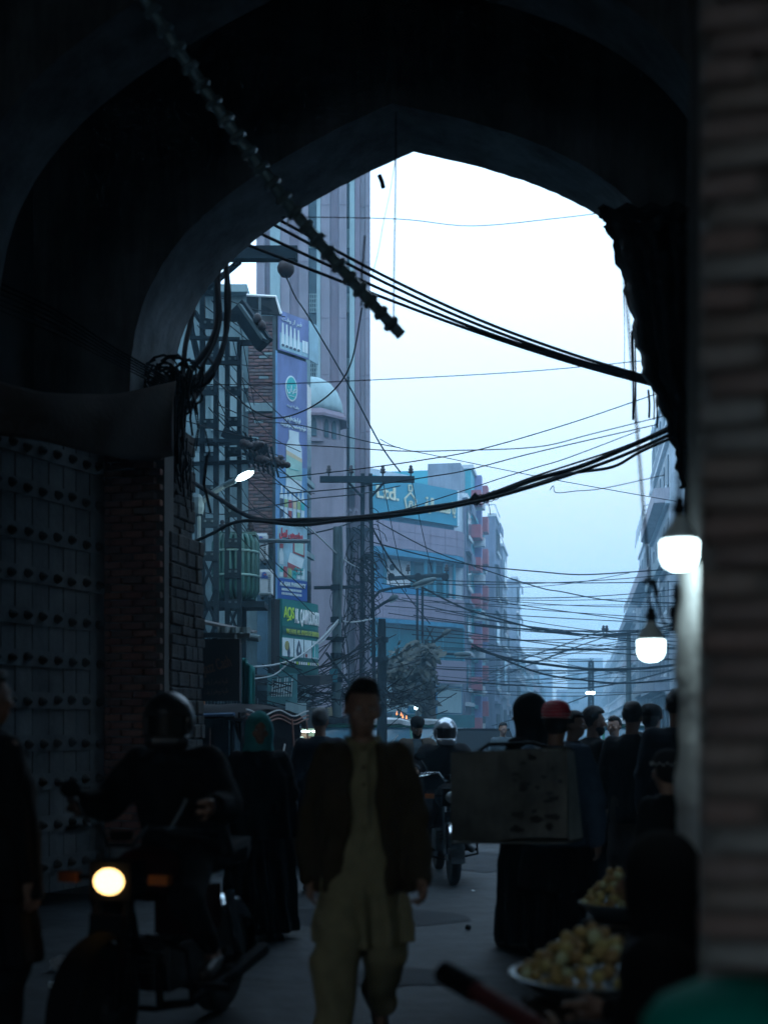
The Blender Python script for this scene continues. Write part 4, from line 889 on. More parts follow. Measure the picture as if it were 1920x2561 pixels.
# tie with curled ends on the bundle
rw = random.Random(3)
tieb = MB()
for k in range(5):
    c = P(1190 + k * 12, 1252 - k * 4, 13.1); rr = rw.uniform(.03, .07)
    tieb.tube([c + Vector((rr * math.cos(a), .01 * a, rr * math.sin(a))) for a in [i * .5 + k for i in range(13)]], .006, 4)
tieb.tube([P(1222, 1262, 13), P(1224, 1275, 13), P(1226, 1288, 13)], .006, 4); tieb.tube([P(1180, 1240, 13.1), P(1200, 1256, 13.1)], .05, 8)
single('cable_tie', tieb, m_blk, 'curled wire tie on the sagging cable bundle', 'tie')
ONE = [
 ([(640, 575), (690, 548), (740, 543), (1000, 548), (1180, 565), (1400, 545), (1520, 530)], 11.4, 10.8, 2.5, 'thin wire strung just under the arch crown'),
 ([(380, 958), (600, 962), (830, 955), (1290, 931), (1600, 903)], 14, 10.9, 2.6, 'thin wire crossing level above the domed kiosk'),
 ([(715, 690), (740, 745), (770, 790), (870, 960), (950, 1110), (1000, 1180)], 19.0, 31, 4, 'slack wire falling from the ball insulator past the tower'),
 ([(905, 770), (880, 900), (840, 970), (775, 1020), (700, 1045), (640, 1030), (560, 970), (520, 930)], 13, 19, 4, 'wire with a dark splice curving in front of the billboard'),
 ([(466, 1053), (560, 1080), (698, 1109), (829, 1117), (1000, 1128), (1120, 1127), (1340, 1118), (1480, 1085), (1660, 1040)], 19, 11, 2.8, 'long thin wire crossing the tower and rising right'),
 ([(540, 1010), (640, 1050), (754, 1064), (900, 1100), (1000, 1120)], 19, 31, 2.8, 'thin wire from the ladder pole to the lattice crossarm'),
 ([(700, 1195), (880, 1175), (1046, 1152), (1199, 1124), (1420, 1060), (1640, 985)], 24, 11, 3, 'wire rising right from the pink wall, uppermost of the fan'),
 ([(700, 1235), (880, 1220), (1074, 1192), (1171, 1175), (1340, 1131), (1640, 1062)], 24, 11, 3, 'wire rising right just above the cable bundle'),
 ([(940, 1296), (1024, 1270), (1171, 1223), (1255, 1195), (1340, 1169), (1419, 1145), (1600, 1076)], 30, 11, 2.6, 'wire crossing the blue sign and merging with the bundle'),
 ([(950, 1098), (997, 1120), (1110, 1144), (1340, 1191), (1502, 1221), (1690, 1254)], 31, 30, 2, 'faint wire slanting down to the right across the sky'),
 ([(941, 1303), (1060, 1367), (1157, 1406), (1340, 1467), (1405, 1480), (1530, 1502), (1700, 1508)], 31, 45, 3, 'wire dropping from the lattice pole over the pink balcony'),
 ([(933, 1356), (1046, 1386), (1157, 1409), (1241, 1420), (1340, 1429), (1446, 1437), (1557, 1432), (1690, 1422)], 31, 45, 3.4, 'knotted wire running level past the red box balconies'),
 ([(920, 1300), (990, 1420), (1055, 1468), (1157, 1520), (1227, 1542), (1340, 1572), (1419, 1584), (1502, 1587), (1596, 1580), (1700, 1560)], 31, 50, 5, 'heavy wire sagging from the flat lamp head to the right'),
 ([(1180, 1620), (1280, 1649), (1377, 1663), (1446, 1671), (1516, 1674), (1613, 1671), (1710, 1660)], 36, 46, 7, 'thick drooping bundle low across the far street'),
 ([(1180, 1612), (1280, 1658), (1363, 1687), (1446, 1699), (1530, 1708), (1627, 1705), (1715, 1693)], 36, 40, 5, 'lower drooping wire with dangling ends across the far street'),
 ([(1080, 1700), (1280, 1713), (1391, 1719), (1474, 1720), (1590, 1700), (1700, 1670)], 36, 60, 4, 'lowest straight wire across the far street'),
 ([(1190, 1700), (1290, 1655), (1400, 1615), (1505, 1577)], 74, 52, 2.6, 'upper wire running up to the far crossarm'),
 ([(1200, 1715), (1310, 1668), (1420, 1625), (1510, 1594)], 74, 52, 2.6, 'lower wire running up to the far crossarm'),
 ([(1230, 1815), (1330, 1785), (1400, 1765), (1474, 1738)], 78, 69, 3, 'wire rising to the far lit lamp'),
 ([(1375, 1225), (1383, 1215), (1390, 1232), (1440, 1228), (1510, 1221), (1660, 1188)], 20, 11, 2.2, 'thin wire with a hooked loose end against the sky'),
 ([(470, 1268), (560, 1286), (760, 1250), (900, 1235), (1000, 1215)], 19, 31, 3, 'wire from the lit lamp pole to the lattice pole'),
 ([(480, 1400), (600, 1380), (700, 1352), (840, 1320), (935, 1285)], 20, 31, 4, 'wire passing in front of the lower billboard'),
 ([(634, 1668), (690, 1662), (744, 1644), (800, 1600), (845, 1552)], 23, 26.8, 5, 'pale cable slung under the green shop sign'),
 ([(610, 1700), (680, 1690), (720, 1660), (744, 1640), (800, 1610), (845, 1556)], 23, 26.8, 4, 'second pale cable slung from the shop canopy'),
 ([(845, 1550), (880, 1556), (930, 1548)], 26.8, 30.9, 4, 'pale cable linking the round pole and lattice pole'),
 ([(755, 1302), (800, 1345), (860, 1400), (900, 1422)], 22, 30.9, 4, 'pale wire sagging in front of the pink wall'),
]
for k, (ps, y0, y1, w, lb) in enumerate(ONE): wire(ps, y0, y1, w, lb, 'single overhead wires', m=m_grey if lb.startswith('pale') or 'pale' in lb else None)
GL = 'thin black wire in the dense tangle over the far street'
for k in range(32):
    x0, y0 = rw.uniform(915, 1090), rw.uniform(1440, 1720); x1 = rw.choice([1571, 1730, 1745, 1760, 1790]); y1 = y0 + rw.uniform(-30, 120) * (1 if y0 < 1600 else .2); y1 = min(y1, 1725)
    sg = rw.uniform(4, 26); ys = [y0 + (y1 - y0) * t + sg * 4 * t * (1 - t) for t in (0, .25, .5, .75, 1)]
    wire([(x0 + (x1 - x0) * t, yy) for t, yy in zip((0, .25, .5, .75, 1), ys)], rw.uniform(30, 40), 52 if x1 == 1571 else rw.uniform(44, 58), rw.uniform(1.8, 3.2), GL, 'tangle of wires over the far street', n=4)
for k in range(14):
    x0, y0, x1, y1 = rw.uniform(1120, 1230), rw.uniform(1600, 1760), rw.choice([1478, 1571]), rw.uniform(1590, 1720)
    wire([(x0, y0), ((x0 + x1) / 2, (y0 + y1) / 2 + 8), (x1, y1)], 66, 70 if x1 == 1478 else 52, rw.uniform(1.6, 2.6), GL, 'tangle of wires over the far street', n=4)
GN = 'thin dark wire in the knot around the round pole'
for k in range(34):
    x0, y0 = rw.uniform(640, 720), rw.uniform(1640, 1770); x1, y1 = rw.uniform(835, 1050), rw.uniform(1545, 1770); sg = rw.uniform(5, 60)
    wire([(x0, y0), (x0 + (x1 - x0) * .3, y0 + (y1 - y0) * .3 + sg * .8), (x0 + (x1 - x0) * .65, y0 + (y1 - y0) * .65 + sg * .7), (x1, y1)], rw.uniform(23, 25), rw.uniform(26.5, 33), rw.uniform(1.8, 4), GN, 'knot of wires around the round pole', n=4)
GV = 'thin dark wire hanging down beside the lattice pole'
for k in range(20):
    x0, y0 = rw.uniform(850, 945), rw.uniform(1330, 1520); x1 = x0 + rw.uniform(-30, 30); y1 = y0 + rw.uniform(120, 320)
    wire([(x0, y0), (x0 + rw.uniform(-25, 25), (2 * y0 + y1) / 3), (x1 + rw.uniform(-25, 25), (y0 + 2 * y1) / 3), (x1, y1)], 30.5, rw.uniform(29, 31.5), rw.uniform(2, 4), GV, 'wires hanging beside the lattice pole', n=4)
GP = 'thin wire strung between the ladder poles and grey house'
for k in range(22):
    x0, y0 = rw.uniform(470, 610), rw.uniform(700, 1320); x1, y1 = rw.uniform(620, 790), y0 + rw.uniform(40, 260); sg = rw.uniform(-5, 25)
    wire([(x0, y0), ((x0 + x1) / 2, (y0 + y1) / 2 + sg), (x1, y1)], 19.6, rw.uniform(23, 26), rw.uniform(1.8, 3), GP, 'wires between the ladder poles and the house', n=4)
GX = 'thin wire dropping across the blue sign and balconies'
for x0, y0, x1, y1 in ((957, 1200, 1015, 1480), (1030, 1205, 1080, 1430), (945, 1310, 985, 1500), (950, 1400, 1075, 1560), (870, 1210, 880, 1400)):
    wire([(x0, y0), ((x0 + x1) / 2 - 2, (y0 + y1) / 2), (x1, y1)], 30.7, 33, 2.6, GX, 'wires dropping across the office block', n=4)
# coils and splices on the lattice pole: a mass nobody could count
cm = MB()
for k in range(44):
    c = P(rw.uniform(875, 948), rw.gauss(1450, 60), 30.6 + rw.uniform(-.2, .2)); r1 = rw.uniform(.05, .3)
    cm.tube([c + Vector((r1 * math.cos(a * (1 + .1 * k % 1)), rw.uniform(-.02, .02), r1 * 1.3 * math.sin(a))) for a in [i * .55 for i in range(10)]], .012, 3, cap=False)
prop(link('cable_tangle', cm.mesh('cable_tangle', m_blk)), 'snarl of coiled loose wires around the lattice pole', 'cables', None, 'stuff')
cm = MB()
for k in range(150):
    p = P(rw.uniform(640, 1050), rw.gauss(1735, 25), rw.uniform(25, 33)); q = p + Vector((rw.uniform(-1.2, 1.2), rw.uniform(-.5, .5), rw.uniform(-.35, .35)))
    cm.tube([p, (p + q) / 2 + Vector((0, 0, -rw.uniform(.05, .3))), q], .013, 3, cap=False)
prop(link('cable_tangle', cm.mesh('cable_tangle', m_blk)), 'mass of sagging wires behind the walking man head', 'cables', None, 'stuff')
# ---------------------------------------------------------------- black hoses looping down outside the left of the arch
HOSE = [([(500, 640), (495, 700), (478, 800), (462, 880), (455, 1000)], 13), ([(548, 620), (545, 720), (545, 800), (520, 870), (470, 940), (450, 1000)], 15), ([(560, 630), (572, 740), (566, 830), (545, 900), (500, 960), (462, 1000)], 14), ([(568, 600), (566, 720), (562, 850), (540, 920), (492, 990), (455, 1040)], 11), ([(532, 640), (540, 700), (552, 780), (540, 850), (505, 920), (468, 1010)], 9)]
for k, (ps, w) in enumerate(HOSE): wire(ps, 12.2, 11.3, w, ['leftmost black hose looping down outside the arch', 'thickest black hose looping down outside the arch', 'middle black hose looping down outside the arch', 'rightmost black hose looping down outside the arch', 'thinnest black hose looping down outside the arch'][k], 'black hoses outside the arch', name='black_hose', cat='hose', n=8)
# ---------------------------------------------------------------- wires and rags on the left jamb above the banner
cm = MB()
for k in range(170):
    x0 = rw.gauss(425, 32); y0 = rw.uniform(930, 1150); y1 = y0 + rw.uniform(40, 150); Y = 11.0 + rw.uniform(-.15, .3)
    cm.tube([P(x0, y0, Y), P(x0 + rw.uniform(-12, 12), (y0 + y1) / 2, Y), P(x0 + rw.uniform(-10, 10), y1, Y)], rw.uniform(.006, .02), 4, cap=False)
for k in range(60):
    c = P(rw.gauss(415, 30), rw.uniform(920, 1010), 11.0); r1 = rw.uniform(.05, .16)
    cm.tube([c + Vector((r1 * math.cos(a), rw.uniform(-.02, .02), r1 * math.sin(a))) for a in [i * .6 + k for i in range(9)]], .012, 4, cap=False)
prop(link('cable_tangle', cm.mesh('cable_tangle', m_blk)), 'black mass of frayed cables hanging on the left jamb', 'cables', None, 'stuff')
GBL = 'dark cable drooping above the brown banner'
for k in range(6): wire([(-40, 690 + k * 14), (130, 770 + k * 12), (280, 865 + k * 8), (420, 945 + k * 6)], 9.2, 10.6, 5 - k * .4, ['uppermost', 'second', 'third', 'fourth', 'fifth', 'lowest'][k] + ' dark cable drooping above the brown banner', 'cables drooping above the banner', name='drooping_cable', cat='cable')
# right side: torn tarpaulin and hanging cords in the arch
m_tarp = mat('black_tarpaulin', (.013, .014, .016), rough=.75, var=.4, scale=4, bump=.4)
edge = [(1492, 522), (1504, 550), (1517, 580), (1545, 660), (1568, 745), (1590, 850), (1612, 935), (1648, 1010), (1672, 1085), (1690, 1160), (1700, 1220)]
def tarp_pt(u, v):
    e_ = crom(edge, 4); f = v * (len(e_) - 1); i = min(int(f), len(e_) - 2); t = f - i
    x = e_[i][0] + (e_[i + 1][0] - e_[i][0]) * t; y = e_[i][1] + (e_[i + 1][1] - e_[i][1]) * t
    x += 5 * math.sin(v * 60) * (1 - u) + 3 * math.sin(v * 143) * (1 - u)
    y += -22 * (1 - v) ** 8 * (u ** .5) - 8 * math.sin(u * 31) * (1 - v) ** 6
    return P(x + (1790 - x) * u, y + 10 * u, 9.45 + .08 * math.sin(u * 22 + v * 5) + .05 * math.sin(v * 40))
tp = MB(); tp.grid(tarp_pt, 20, 60); tp.smooth = True
to = single('tarpaulin', tp, m_tarp, 'torn black tarpaulin hanging down the right side of the arch', 'tarpaulin', P(1650, 700, 9.45))
sm_ = to.modifiers.new('thickness', 'SOLIDIFY'); sm_.thickness = .01
for k, (x, y0, y1, w) in enumerate(((1580, 828, 1050, 6), (1586, 830, 1058, 4), (1620, 975, 1045, 6), (1632, 975, 1050, 4), (1640, 1000, 1070, 5), (1558, 735, 940, 2))):
    wire([(x, y0), (x + 3, (y0 + y1) / 2), (x + 2, y1)], 10.5, 10.5, w, ['longest frayed cord dangling beside the tarpaulin edge', 'frayed cord just right of the longest dangling cord', 'short frayed cord dangling under the tarpaulin point', 'second short frayed cord under the tarpaulin point', 'lowest frayed cord at the tarpaulin hem', 'hair thin cord hanging highest on the tarpaulin edge'][k], 'frayed cords under the tarpaulin', name='frayed_cord', cat='cord')
# ================================================================ hanging decorated pole, banner, bulbs, boards
m_foil = mat('dull_foil', (.24, .38, .42), rough=.3, metal=.2, var=.5, scale=14, bump=.3, spec=.8)
m_foil2 = mat('foil_band', (.26, .37, .4), rough=.3, metal=.4, var=.3, scale=14, bump=.2, spec=.8)
A_, B_ = P(318, -70, 7.0), P(1003, 838, 7.9)
dp = Thing('decorated_pole', 'foil wrapped pole slanting down from the vault on a rope', 'pole', A_)
ax_ = (B_ - A_); n_ = 24
pts = []; rs = []
for i in range(n_ * 4 + 1):
    t = i / (n_ * 4); p = A_ + ax_ * t; p.z -= .12 * math.sin(math.pi * t); pts.append(p); rs.append(.037 + .0015 * math.sin(i * 2.3))
dp.part('shaft', MB().tube(pts, 1, 10, rs=rs).sm(), m_foil)
rq = random.Random(9)
for i in range(4, n_ * 4, 4):
    d = (pts[i + 1 if i + 1 < len(pts) else i] - pts[i - 1]).normalized(); M = d.to_track_quat('Z', 'Y').to_matrix()
    dp.part('foil_ring', MB().lathe([(.043, -.022), (.056 + rq.uniform(-.002, .006), -.01), (.058, .01), (.043, .022)], 10, pts[i], M), m_foil2)
    if rq.random() < .3:
        a = rq.uniform(0, 6.28); o_ = M @ Vector((math.cos(a) * .05, math.sin(a) * .05, 0)); dp.part('foil_tuft', MB().bar(pts[i] + o_, pts[i] + o_ * 1.5 + Vector((0, 0, -.03)), .014, .004), m_foil)
wire([(990, 280), (989, 450), (986, 620), (984, 795)], 8.05, 8.0, 4, 'dark rope holding up the end of the decorated pole', None, name='hanging_rope', cat='rope')
wire([(988, 400), (975, 480), (958, 560), (945, 632), (930, 690)], 9.5, 9.5, 2, 'thin string with a twist hanging left of the rope', None, name='hanging_string', cat='string')
single('dangling_scrap', MB().tube([P(948, 438, 9.8), P(955, 455, 9.8), P(958, 470, 9.8)], .02, 5), m_blk, 'scrap of garland dangling from the arch edge', 'garland')
wire([(912, 590), (908, 640), (904, 690), (907, 720), (903, 765)], 8.1, 8.1, 5, 'frayed tassel hanging under the decorated pole', None, name='hanging_tassel', cat='tassel')
# brown banner
m_ban = mat('brown_canvas', (.05, .036, .028), rough=.9, var=.25, scale=3, bump=.25)
top = crom([(-60, 935, 8.9), (120, 985, 9.2), (250, 985, 9.6), (360, 975, 10.0), (438, 950, 10.3)], 6); bot = crom([(-60, 1085, 8.9), (120, 1105, 9.2), (250, 1138, 9.6), (340, 1150, 10.0), (436, 1142, 10.3)], 6)
def ban(u, v):
    f = u * (len(top) - 1); i = min(int(f), len(top) - 2); t = f - i
    a = [top[i][j] + (top[i + 1][j] - top[i][j]) * t for j in range(3)]; b = [bot[i][j] + (bot[i + 1][j] - bot[i][j]) * t for j in range(3)]
    p = P(a[0] + (b[0] - a[0]) * v, a[1] + (b[1] - a[1]) * v, a[2] + (b[2] - a[2]) * v); p.y += .05 * math.sin(u * 14 + v * 3) * (1 - abs(2 * v - 1) * .3) - .12 * math.sin(math.pi * v); return p
bn = single('cloth_banner', MB().grid(ban, 40, 12).sm(), m_ban, 'sagging brown cloth banner at the upper left of the gate', 'banner', P(200, 1100, 9.5))
bn.modifiers.new('thickness', 'SOLIDIFY').thickness = .008
# ---------------------------------------------------------------- bulbs
m_bulb = mat('bulb_glow', (.95, .97, .97), rough=.4, var=0, bump=0, emit=(.72, .95, 1.0), estr=12)
m_shell = mat('bulb_shell', (.75, .85, .85), rough=.4, var=.05, bump=0)
def bulb(px, py, w, Y, label, cord, power):
    s = w / FPX * Y / 2; c = P(px, py, Y); th = Thing('light_bulb', label, 'light bulb', c, group='lit bulbs on cords')
    th.part('diffuser', MB().lathe([(0, -1.25 * s), (.45 * s, -1.2 * s), (.8 * s, -1.0 * s), (.97 * s, -.6 * s), (1.0 * s, .2 * s), (.98 * s, .3 * s)], 24, c).sm(), m_bulb)
    th.part('shell', MB().lathe([(.97 * s, .3 * s), (.95 * s, .5 * s), (.85 * s, .85 * s), (.6 * s, 1.2 * s), (.38 * s, 1.5 * s), (.32 * s, 1.75 * s)], 24, c).sm(), m_shell)
    th.part('holder', MB().lathe([(.34 * s, 1.7 * s), (.36 * s, 2.0 * s), (.5 * s, 2.05 * s), (.5 * s, 2.2 * s), (.3 * s, 2.25 * s), (.3 * s, 2.6 * s), (.1 * s, 2.75 * s)], 14, c), m_blk)
    th.part('cord', MB().tube([c + Vector((0, 0, 2.7 * s))] + [P(x, y, Y) for x, y in cord], .006, 6), m_blk)
    l = bpy.data.lights.new('bulb_light', 'POINT'); l.energy = power; l.color = (.75, .95, 1.0); l.shadow_soft_size = s; lo = bpy.data.objects.new('bulb_light', l); COL.objects.link(lo); lo.parent = th.o; lo.location = (0, 0, -1.45 * s)
    return th
bulb(1627, 1612, 68, 5.3, 'lit bulb on a long cord, lower and farther of the two', [(1621, 1500), (1624, 1452), (1606, 1250), (1590, 1050), (1574, 850), (1560, 700)], .9)
bulb(1698, 1368, 92, 3.4, 'larger lit bulb beside the brick pillar, nearer of the two', [(1697, 1200), (1700, 1050), (1705, 800)], 2.4)
wire([(1624, 1452), (1634, 1470), (1642, 1500), (1660, 1560), (1690, 1580), (1705, 1605)], 5.3, 5.0, 6, 'loose cord looping from the lower bulb to the pillar', None, name='loose_cord', cat='cord')
single('cord_knot', MB().tube([P(1615, 1462, 5.3), P(1612, 1452, 5.3), P(1622, 1446, 5.3), P(1634, 1456, 5.3), P(1640, 1478, 5.3), P(1641, 1490, 5.3)], .01, 6), m_blk, 'knot in the cord above the lower bulb', 'knot')
rag = MB()
for k in range(14):
    x = 1690 + rq.uniform(-10, 12); y = 1460 + k * 7; rag.tube([P(x, y, 4.4), P(x + rq.uniform(-6, 6), y + 30, 4.4)], rq.uniform(.008, .016), 5)
single('cable_scraps', rag, m_blk, 'bunch of dark cable ends under the nearer bulb', 'cables')
# ---------------------------------------------------------------- dark payment board and teal cloth outside the left jamb
m_brd = mat('board_black', (.016, .016, .018), rough=.7, var=.2, bump=.05); m_or = mat('faded_orange', (.12, .05, .02), rough=.7, var=.2, bump=.02)
c = P(548, 1676, 12.2); s_ = 12.2 / FPX
pb_ = Thing('payment_board', 'black hanging board with faint orange lettering beside the left jamb', 'sign', (c.x, 12.2, c.z - 79 * s_))
pb_.part('board', MB().box((c.x, 12.2, c.z), (108 * s_, .08, 155 * s_), -.06), m_brd)
me = text_mesh('Jazz Cash', .16, .004, m_or, 0, .3, 'CENTER', .003); on_plane(me, (c.x, 12.14, c.z + .0), (1, 0, .32), pb_.loc, (-.32, 0, 1)); pb_.part('lettering', me, m_or)
for k, z in enumerate((-.14, -.24)):
    me = text_mesh(UR1 + UR2, .07, .003, m_or, 0, .24, 'CENTER'); on_plane(me, (c.x - .02, 12.14, c.z + z), (1, 0, .06), pb_.loc); pb_.part('lettering', me, m_or)
pb_.part('bracket', MB().bar(P(470, 1588, 12.3), P(625, 1590, 12.3), .05), m_steel)
for q in (505, 590): pb_.part('hanger', MB().bar(P(q, 1588, 12.28), P(q, 1600, 12.25), .02), m_steel)
m_teal = mat('teal_cloth', (.01, .17, .16), rough=.85, var=.25, scale=3, bump=.2)
def cloth(u, v):
    x = 605 + 30 * u + 4 * math.sin(u * 9) - (1 - v) * 22 * (1 - u) * 0; y0 = 1645 + 35 * u * u; p = P(x, y0 + (1800 - y0) * v, 13.2); p.y += .06 * math.sin(u * 16); return p
tcx = single('hanging_cloth', MB().grid(cloth, 24, 14).sm(), m_teal, 'teal cloth hanging right of the black payment board', 'cloth', P(620, 1700, 13.2)); tcx.modifiers.new('thickness', 'SOLIDIFY').thickness = .01
aw_ = Thing('shop_awning', 'ragged grey tin awning above the black payment board', 'awning', P(540, 1560, 13))
aw_.part('sheet', MB().prism([P(478, 1548, 13), P(632, 1580, 13.6), P(632, 1584, 13.6), P(478, 1556, 13)], (0, .5, .05)), m_dark)
aw_.part('torn_sack', MB().grid(lambda u, v: P(545 + 82 * u, 1568 + 36 * v + 8 * math.sin(u * 19) * v, 13.1 + .06 * math.sin(u * 20)), 18, 5), mat('sacking', (.2, .25, .25), rough=.9, var=.3))
aw_.part('pipe', MB().tube([P(600, 1590, 13.0), P(650, 1597, 12.9)], .035, 8), m_con2)
aw_.part('post', MB().bar(P(484, 1550, 13.2), (P(484, 1550, 13.2).x, 13.2, 0), .09), m_dark)
st_ = Thing('street_stall', 'dark hanging goods of a stall behind the black rickshaw', 'stall', (P(545, 1760, 15).x, 15, 0))
for k in range(16):
    q = 486 + k * 8.2; st_.part('hanging_goods', MB().tube([P(q, 1748, 15), P(q + rq.uniform(-2, 2), 1775, 15), P(q, 1800, 15)], rq.uniform(.006, .02), 5), m_conc if k % 3 else (mat('amber_plastic', (.4, .14, .02)) if k == 3 else m_steel))
st_.part('rail', MB().bar(P(478, 1746, 15), P(640, 1746, 15), .04), m_steel)
for q in (478, 640): st_.part('post', MB().bar((X(q, 15), 15, 0), P(q, 1746, 15), .05), m_steel)
# ---------------------------------------------------------------- lit clock shop
CS = Thing('clock_shop', 'small lit shop hung with wall clocks between the walking people', 'shop', (X(745, 24.5), 24.5, 0))
x0, x1 = X(712, 24.5), X(800, 24.5); zt = P(0, 1822, 24.5).z
m_cw = mat('shop_wall', (.45, .55, .45), rough=.7, var=.1)
CS.part('back_wall', MB().box(((x0 + x1) / 2, 25.3, zt / 2), (x1 - x0, .06, zt)), m_cw); CS.part('side_wall', MB().box((x0 - .03, 24.9, zt / 2), (.06, .8, zt)), m_cw); CS.part('side_wall', MB().box((x1 + .03, 24.9, zt / 2), (.06, .8, zt)), m_cw)
CS.part('ceiling', MB().box(((x0 + x1) / 2, 24.9, zt + .03), (x1 - x0 + .12, .86, .06)), m_con2)
CS.part('fascia', MB().box(((x0 + x1) / 2, 24.42, zt + .22), (x1 - x0 + .3, .08, .42)), mat('fascia_dark', (.03, .035, .035)))
for q in (727, 748, 765, 790):
    CS.part('lamp', add_ell(MB(), P(q, 1829, 24.6) , (.09, .05, .025)), m_lamp)
l = bpy.data.lights.new('shop_light', 'POINT'); l.energy = 9; l.color = (.85, 1.0, .85); l.shadow_soft_size = .15; lo = bpy.data.objects.new('shop_light', l); COL.objects.link(lo); lo.parent = CS.o; lo.location = Vector(((x0 + x1) / 2, 24.75, zt - .12)) - CS.loc
m_yel = mat('clock_yellow', (.6, .55, .12), rough=.5); m_brn = mat('clock_wood', (.15, .08, .05), rough=.5)
for q, y, r, mm in ((728, 1866, .075, m_yel), (756, 1873, .11, m_yel), (730, 1846, .085, m_pal), (775, 1850, .08, m_brn)):
    w = CS.part('wall_clock', MB().lathe([(0, 0), (r, 0), (r, .03), (r * .9, .04), (0, .04)], 16, P(q, y, 25.2), Matrix.Rotation(math.radians(90), 3, 'X')), mm)
    CS.part('clock_hand', MB().bar(P(q, y, 25.1), P(q + 4, y - 5, 25.1), .01), m_ink, w)
b_ = P(755, 1848, 25.15); ck = CS.part('cuckoo_clock', MB().prism([b_ + Vector((-.1, 0, -.1)), b_ + Vector((.1, 0, -.1)), b_ + Vector((.12, 0, .1)), b_ + Vector((0, 0, .19)), b_ + Vector((-.12, 0, .1))], (0, -.06, 0)), m_brn)
CS.part('clock_face', MB().lathe([(0, 0), (.055, 0), (.055, .01), (0, .01)], 14, b_ + Vector((0, -.07, 0)), Matrix.Rotation(math.radians(90), 3, 'X')), m_pal, ck)
# small lamp and signs over the shops
sl = Thing('shop_lamp', 'small round white lamp above the shop fronts', 'lamp', P(618, 1757, 24)); sl.part('globe', add_ell(MB(), P(618, 1757, 24), (.06, .06, .06)), m_lamp); sl.part('stem', MB().bar(P(618, 1750, 24), P(616, 1738, 24), .015), m_steel)
sg2 = Thing('print_banner', 'small cyan poster with pale streaks under the green sign', 'poster', P(700, 1752, 24.6))
sg2.part('sheet', MB().box(P(706, 1722, 24.7), (.62, .03, .62)), mat('cyan_poster', (.06, .2, .22)))
for k in range(9): sg2.part('printed_streak', MB().bar(P(680 + k * 6, 1742, 24.65), P(683 + k * 6, 1700 + 9 * math.sin(k * 2), 24.65), .02, .01), m_pal)
sg3 = Thing('shop_board', 'tan shop board with ragged edge left of the round pole', 'sign', P(812, 1802, 25.5)); sg3.part('board', MB().prism([P(x, y, 25.5) for x, y in ((796, 1772), (830, 1768), (832, 1790), (798, 1794), (802, 1784))], (0, .03, 0)), mat('tan_board', (.22, .2, .13)))
for k in range(3): sg3.part('printed_line', MB().bar(P(803, 1776 + k * 5, 25.48), P(824, 1775 + k * 5, 25.48), .012, .006), m_ink)
sg4 = Thing('shop_board', 'plain grey shop board over the clock shop', 'sign', P(735, 1830, 24.2)); sg4.part('board', MB().box(P(740, 1780, 24.3), (.42, .04, .36)), m_con2); sg4.part('edge', MB().box(P(740, 1802, 24.25), (.44, .05, .03)), m_steel)
# food stall with glowing charcoal behind the rickshaws
fs_ = Thing('food_stall', 'dim food stall with glowing embers under the tree', 'stall', (X(1000, 37), 37, 0))
fs_.part('roof_sheet', MB().prism([P(965, 1755, 37), P(1040, 1762, 37), P(1040, 1768, 37), P(965, 1760, 37)], (0, 2, .2)), m_con2); fs_.part('counter', MB().box((X(1000, 37.4), 37.6, .5), (1.6, .8, 1.0)), m_shadow)
for q in (965, 1040): fs_.part('post', MB().bar((X(q, 37), 37, 0), P(q, 1756, 37), .06), m_steel)
m_fire = mat('ember_glow', (.9, .4, .15), emit=(1.0, .32, .1), estr=2.6, bump=0)
for q, y in ((992, 1789), (1003, 1791), (1007, 1797), (1016, 1799)): fs_.part('ember', MB().lathe([(.0, 0), (.03, .03), (.012, .09), (0, .14)], 6, P(q, y, 36.9)), m_fire)
for q, y in ((984, 1757), (1040, 1771)): fs_.part('white_lamp', add_ell(MB(), P(q, y, 36.8), (.06, .05, .05)), m_lamp)
# ================================================================ auto rickshaws
m_rub_ = mat('tyre_rubber', (.015, .015, .016), rough=.85, var=.2, scale=10)
m_rg = mat('rickshaw_green', (.01, .2, .13), rough=.5, var=.15, scale=4, bump=.03, coat=.3)
m_canv = mat('white_canvas', (.55, .6, .62), rough=.8, var=.25, scale=4, bump=.4, stain=.3)
m_bcan = mat('black_canvas', (.007, .007, .009), rough=.8, var=.3, scale=4, bump=.3, spec=.12)
m_trim = mat('copper_trim', (.26, .13, .1), rough=.5, metal=.3, var=.3, scale=8)
m_ptrim = mat('pale_trim', (.4, .42, .42), rough=.5, var=.2, scale=8)
m_wind = glass('windscreen', (.05, .16, .23), .08)
m_chr = mat('chrome', (.55, .6, .63), rough=.18, metal=1.0, var=.1, scale=5, bump=0)
def wheel(th, c, R, r, axis='X', rim=m_chr, parent=None):
    M = Matrix.Rotation(math.radians(90), 3, 'Y' if axis == 'X' else 'X')
    prof = [(R - 2 * r, -r * .7), (R - r * .6, -r), (R - r * .15, -r * .7), (R, 0), (R - r * .15, r * .7), (R - r * .6, r), (R - 2 * r, r * .7)]
    w = th.part('tyre', MB().lathe(prof, 28, c, M).sm(), m_rub_, parent)
    th.part('rim', MB().lathe([(R - 2.05 * r, -r * .6), (R - 1.9 * r, -r * .3), (R - 1.9 * r, r * .3), (R - 2.05 * r, r * .6)], 28, c, M), rim, w)
    return w
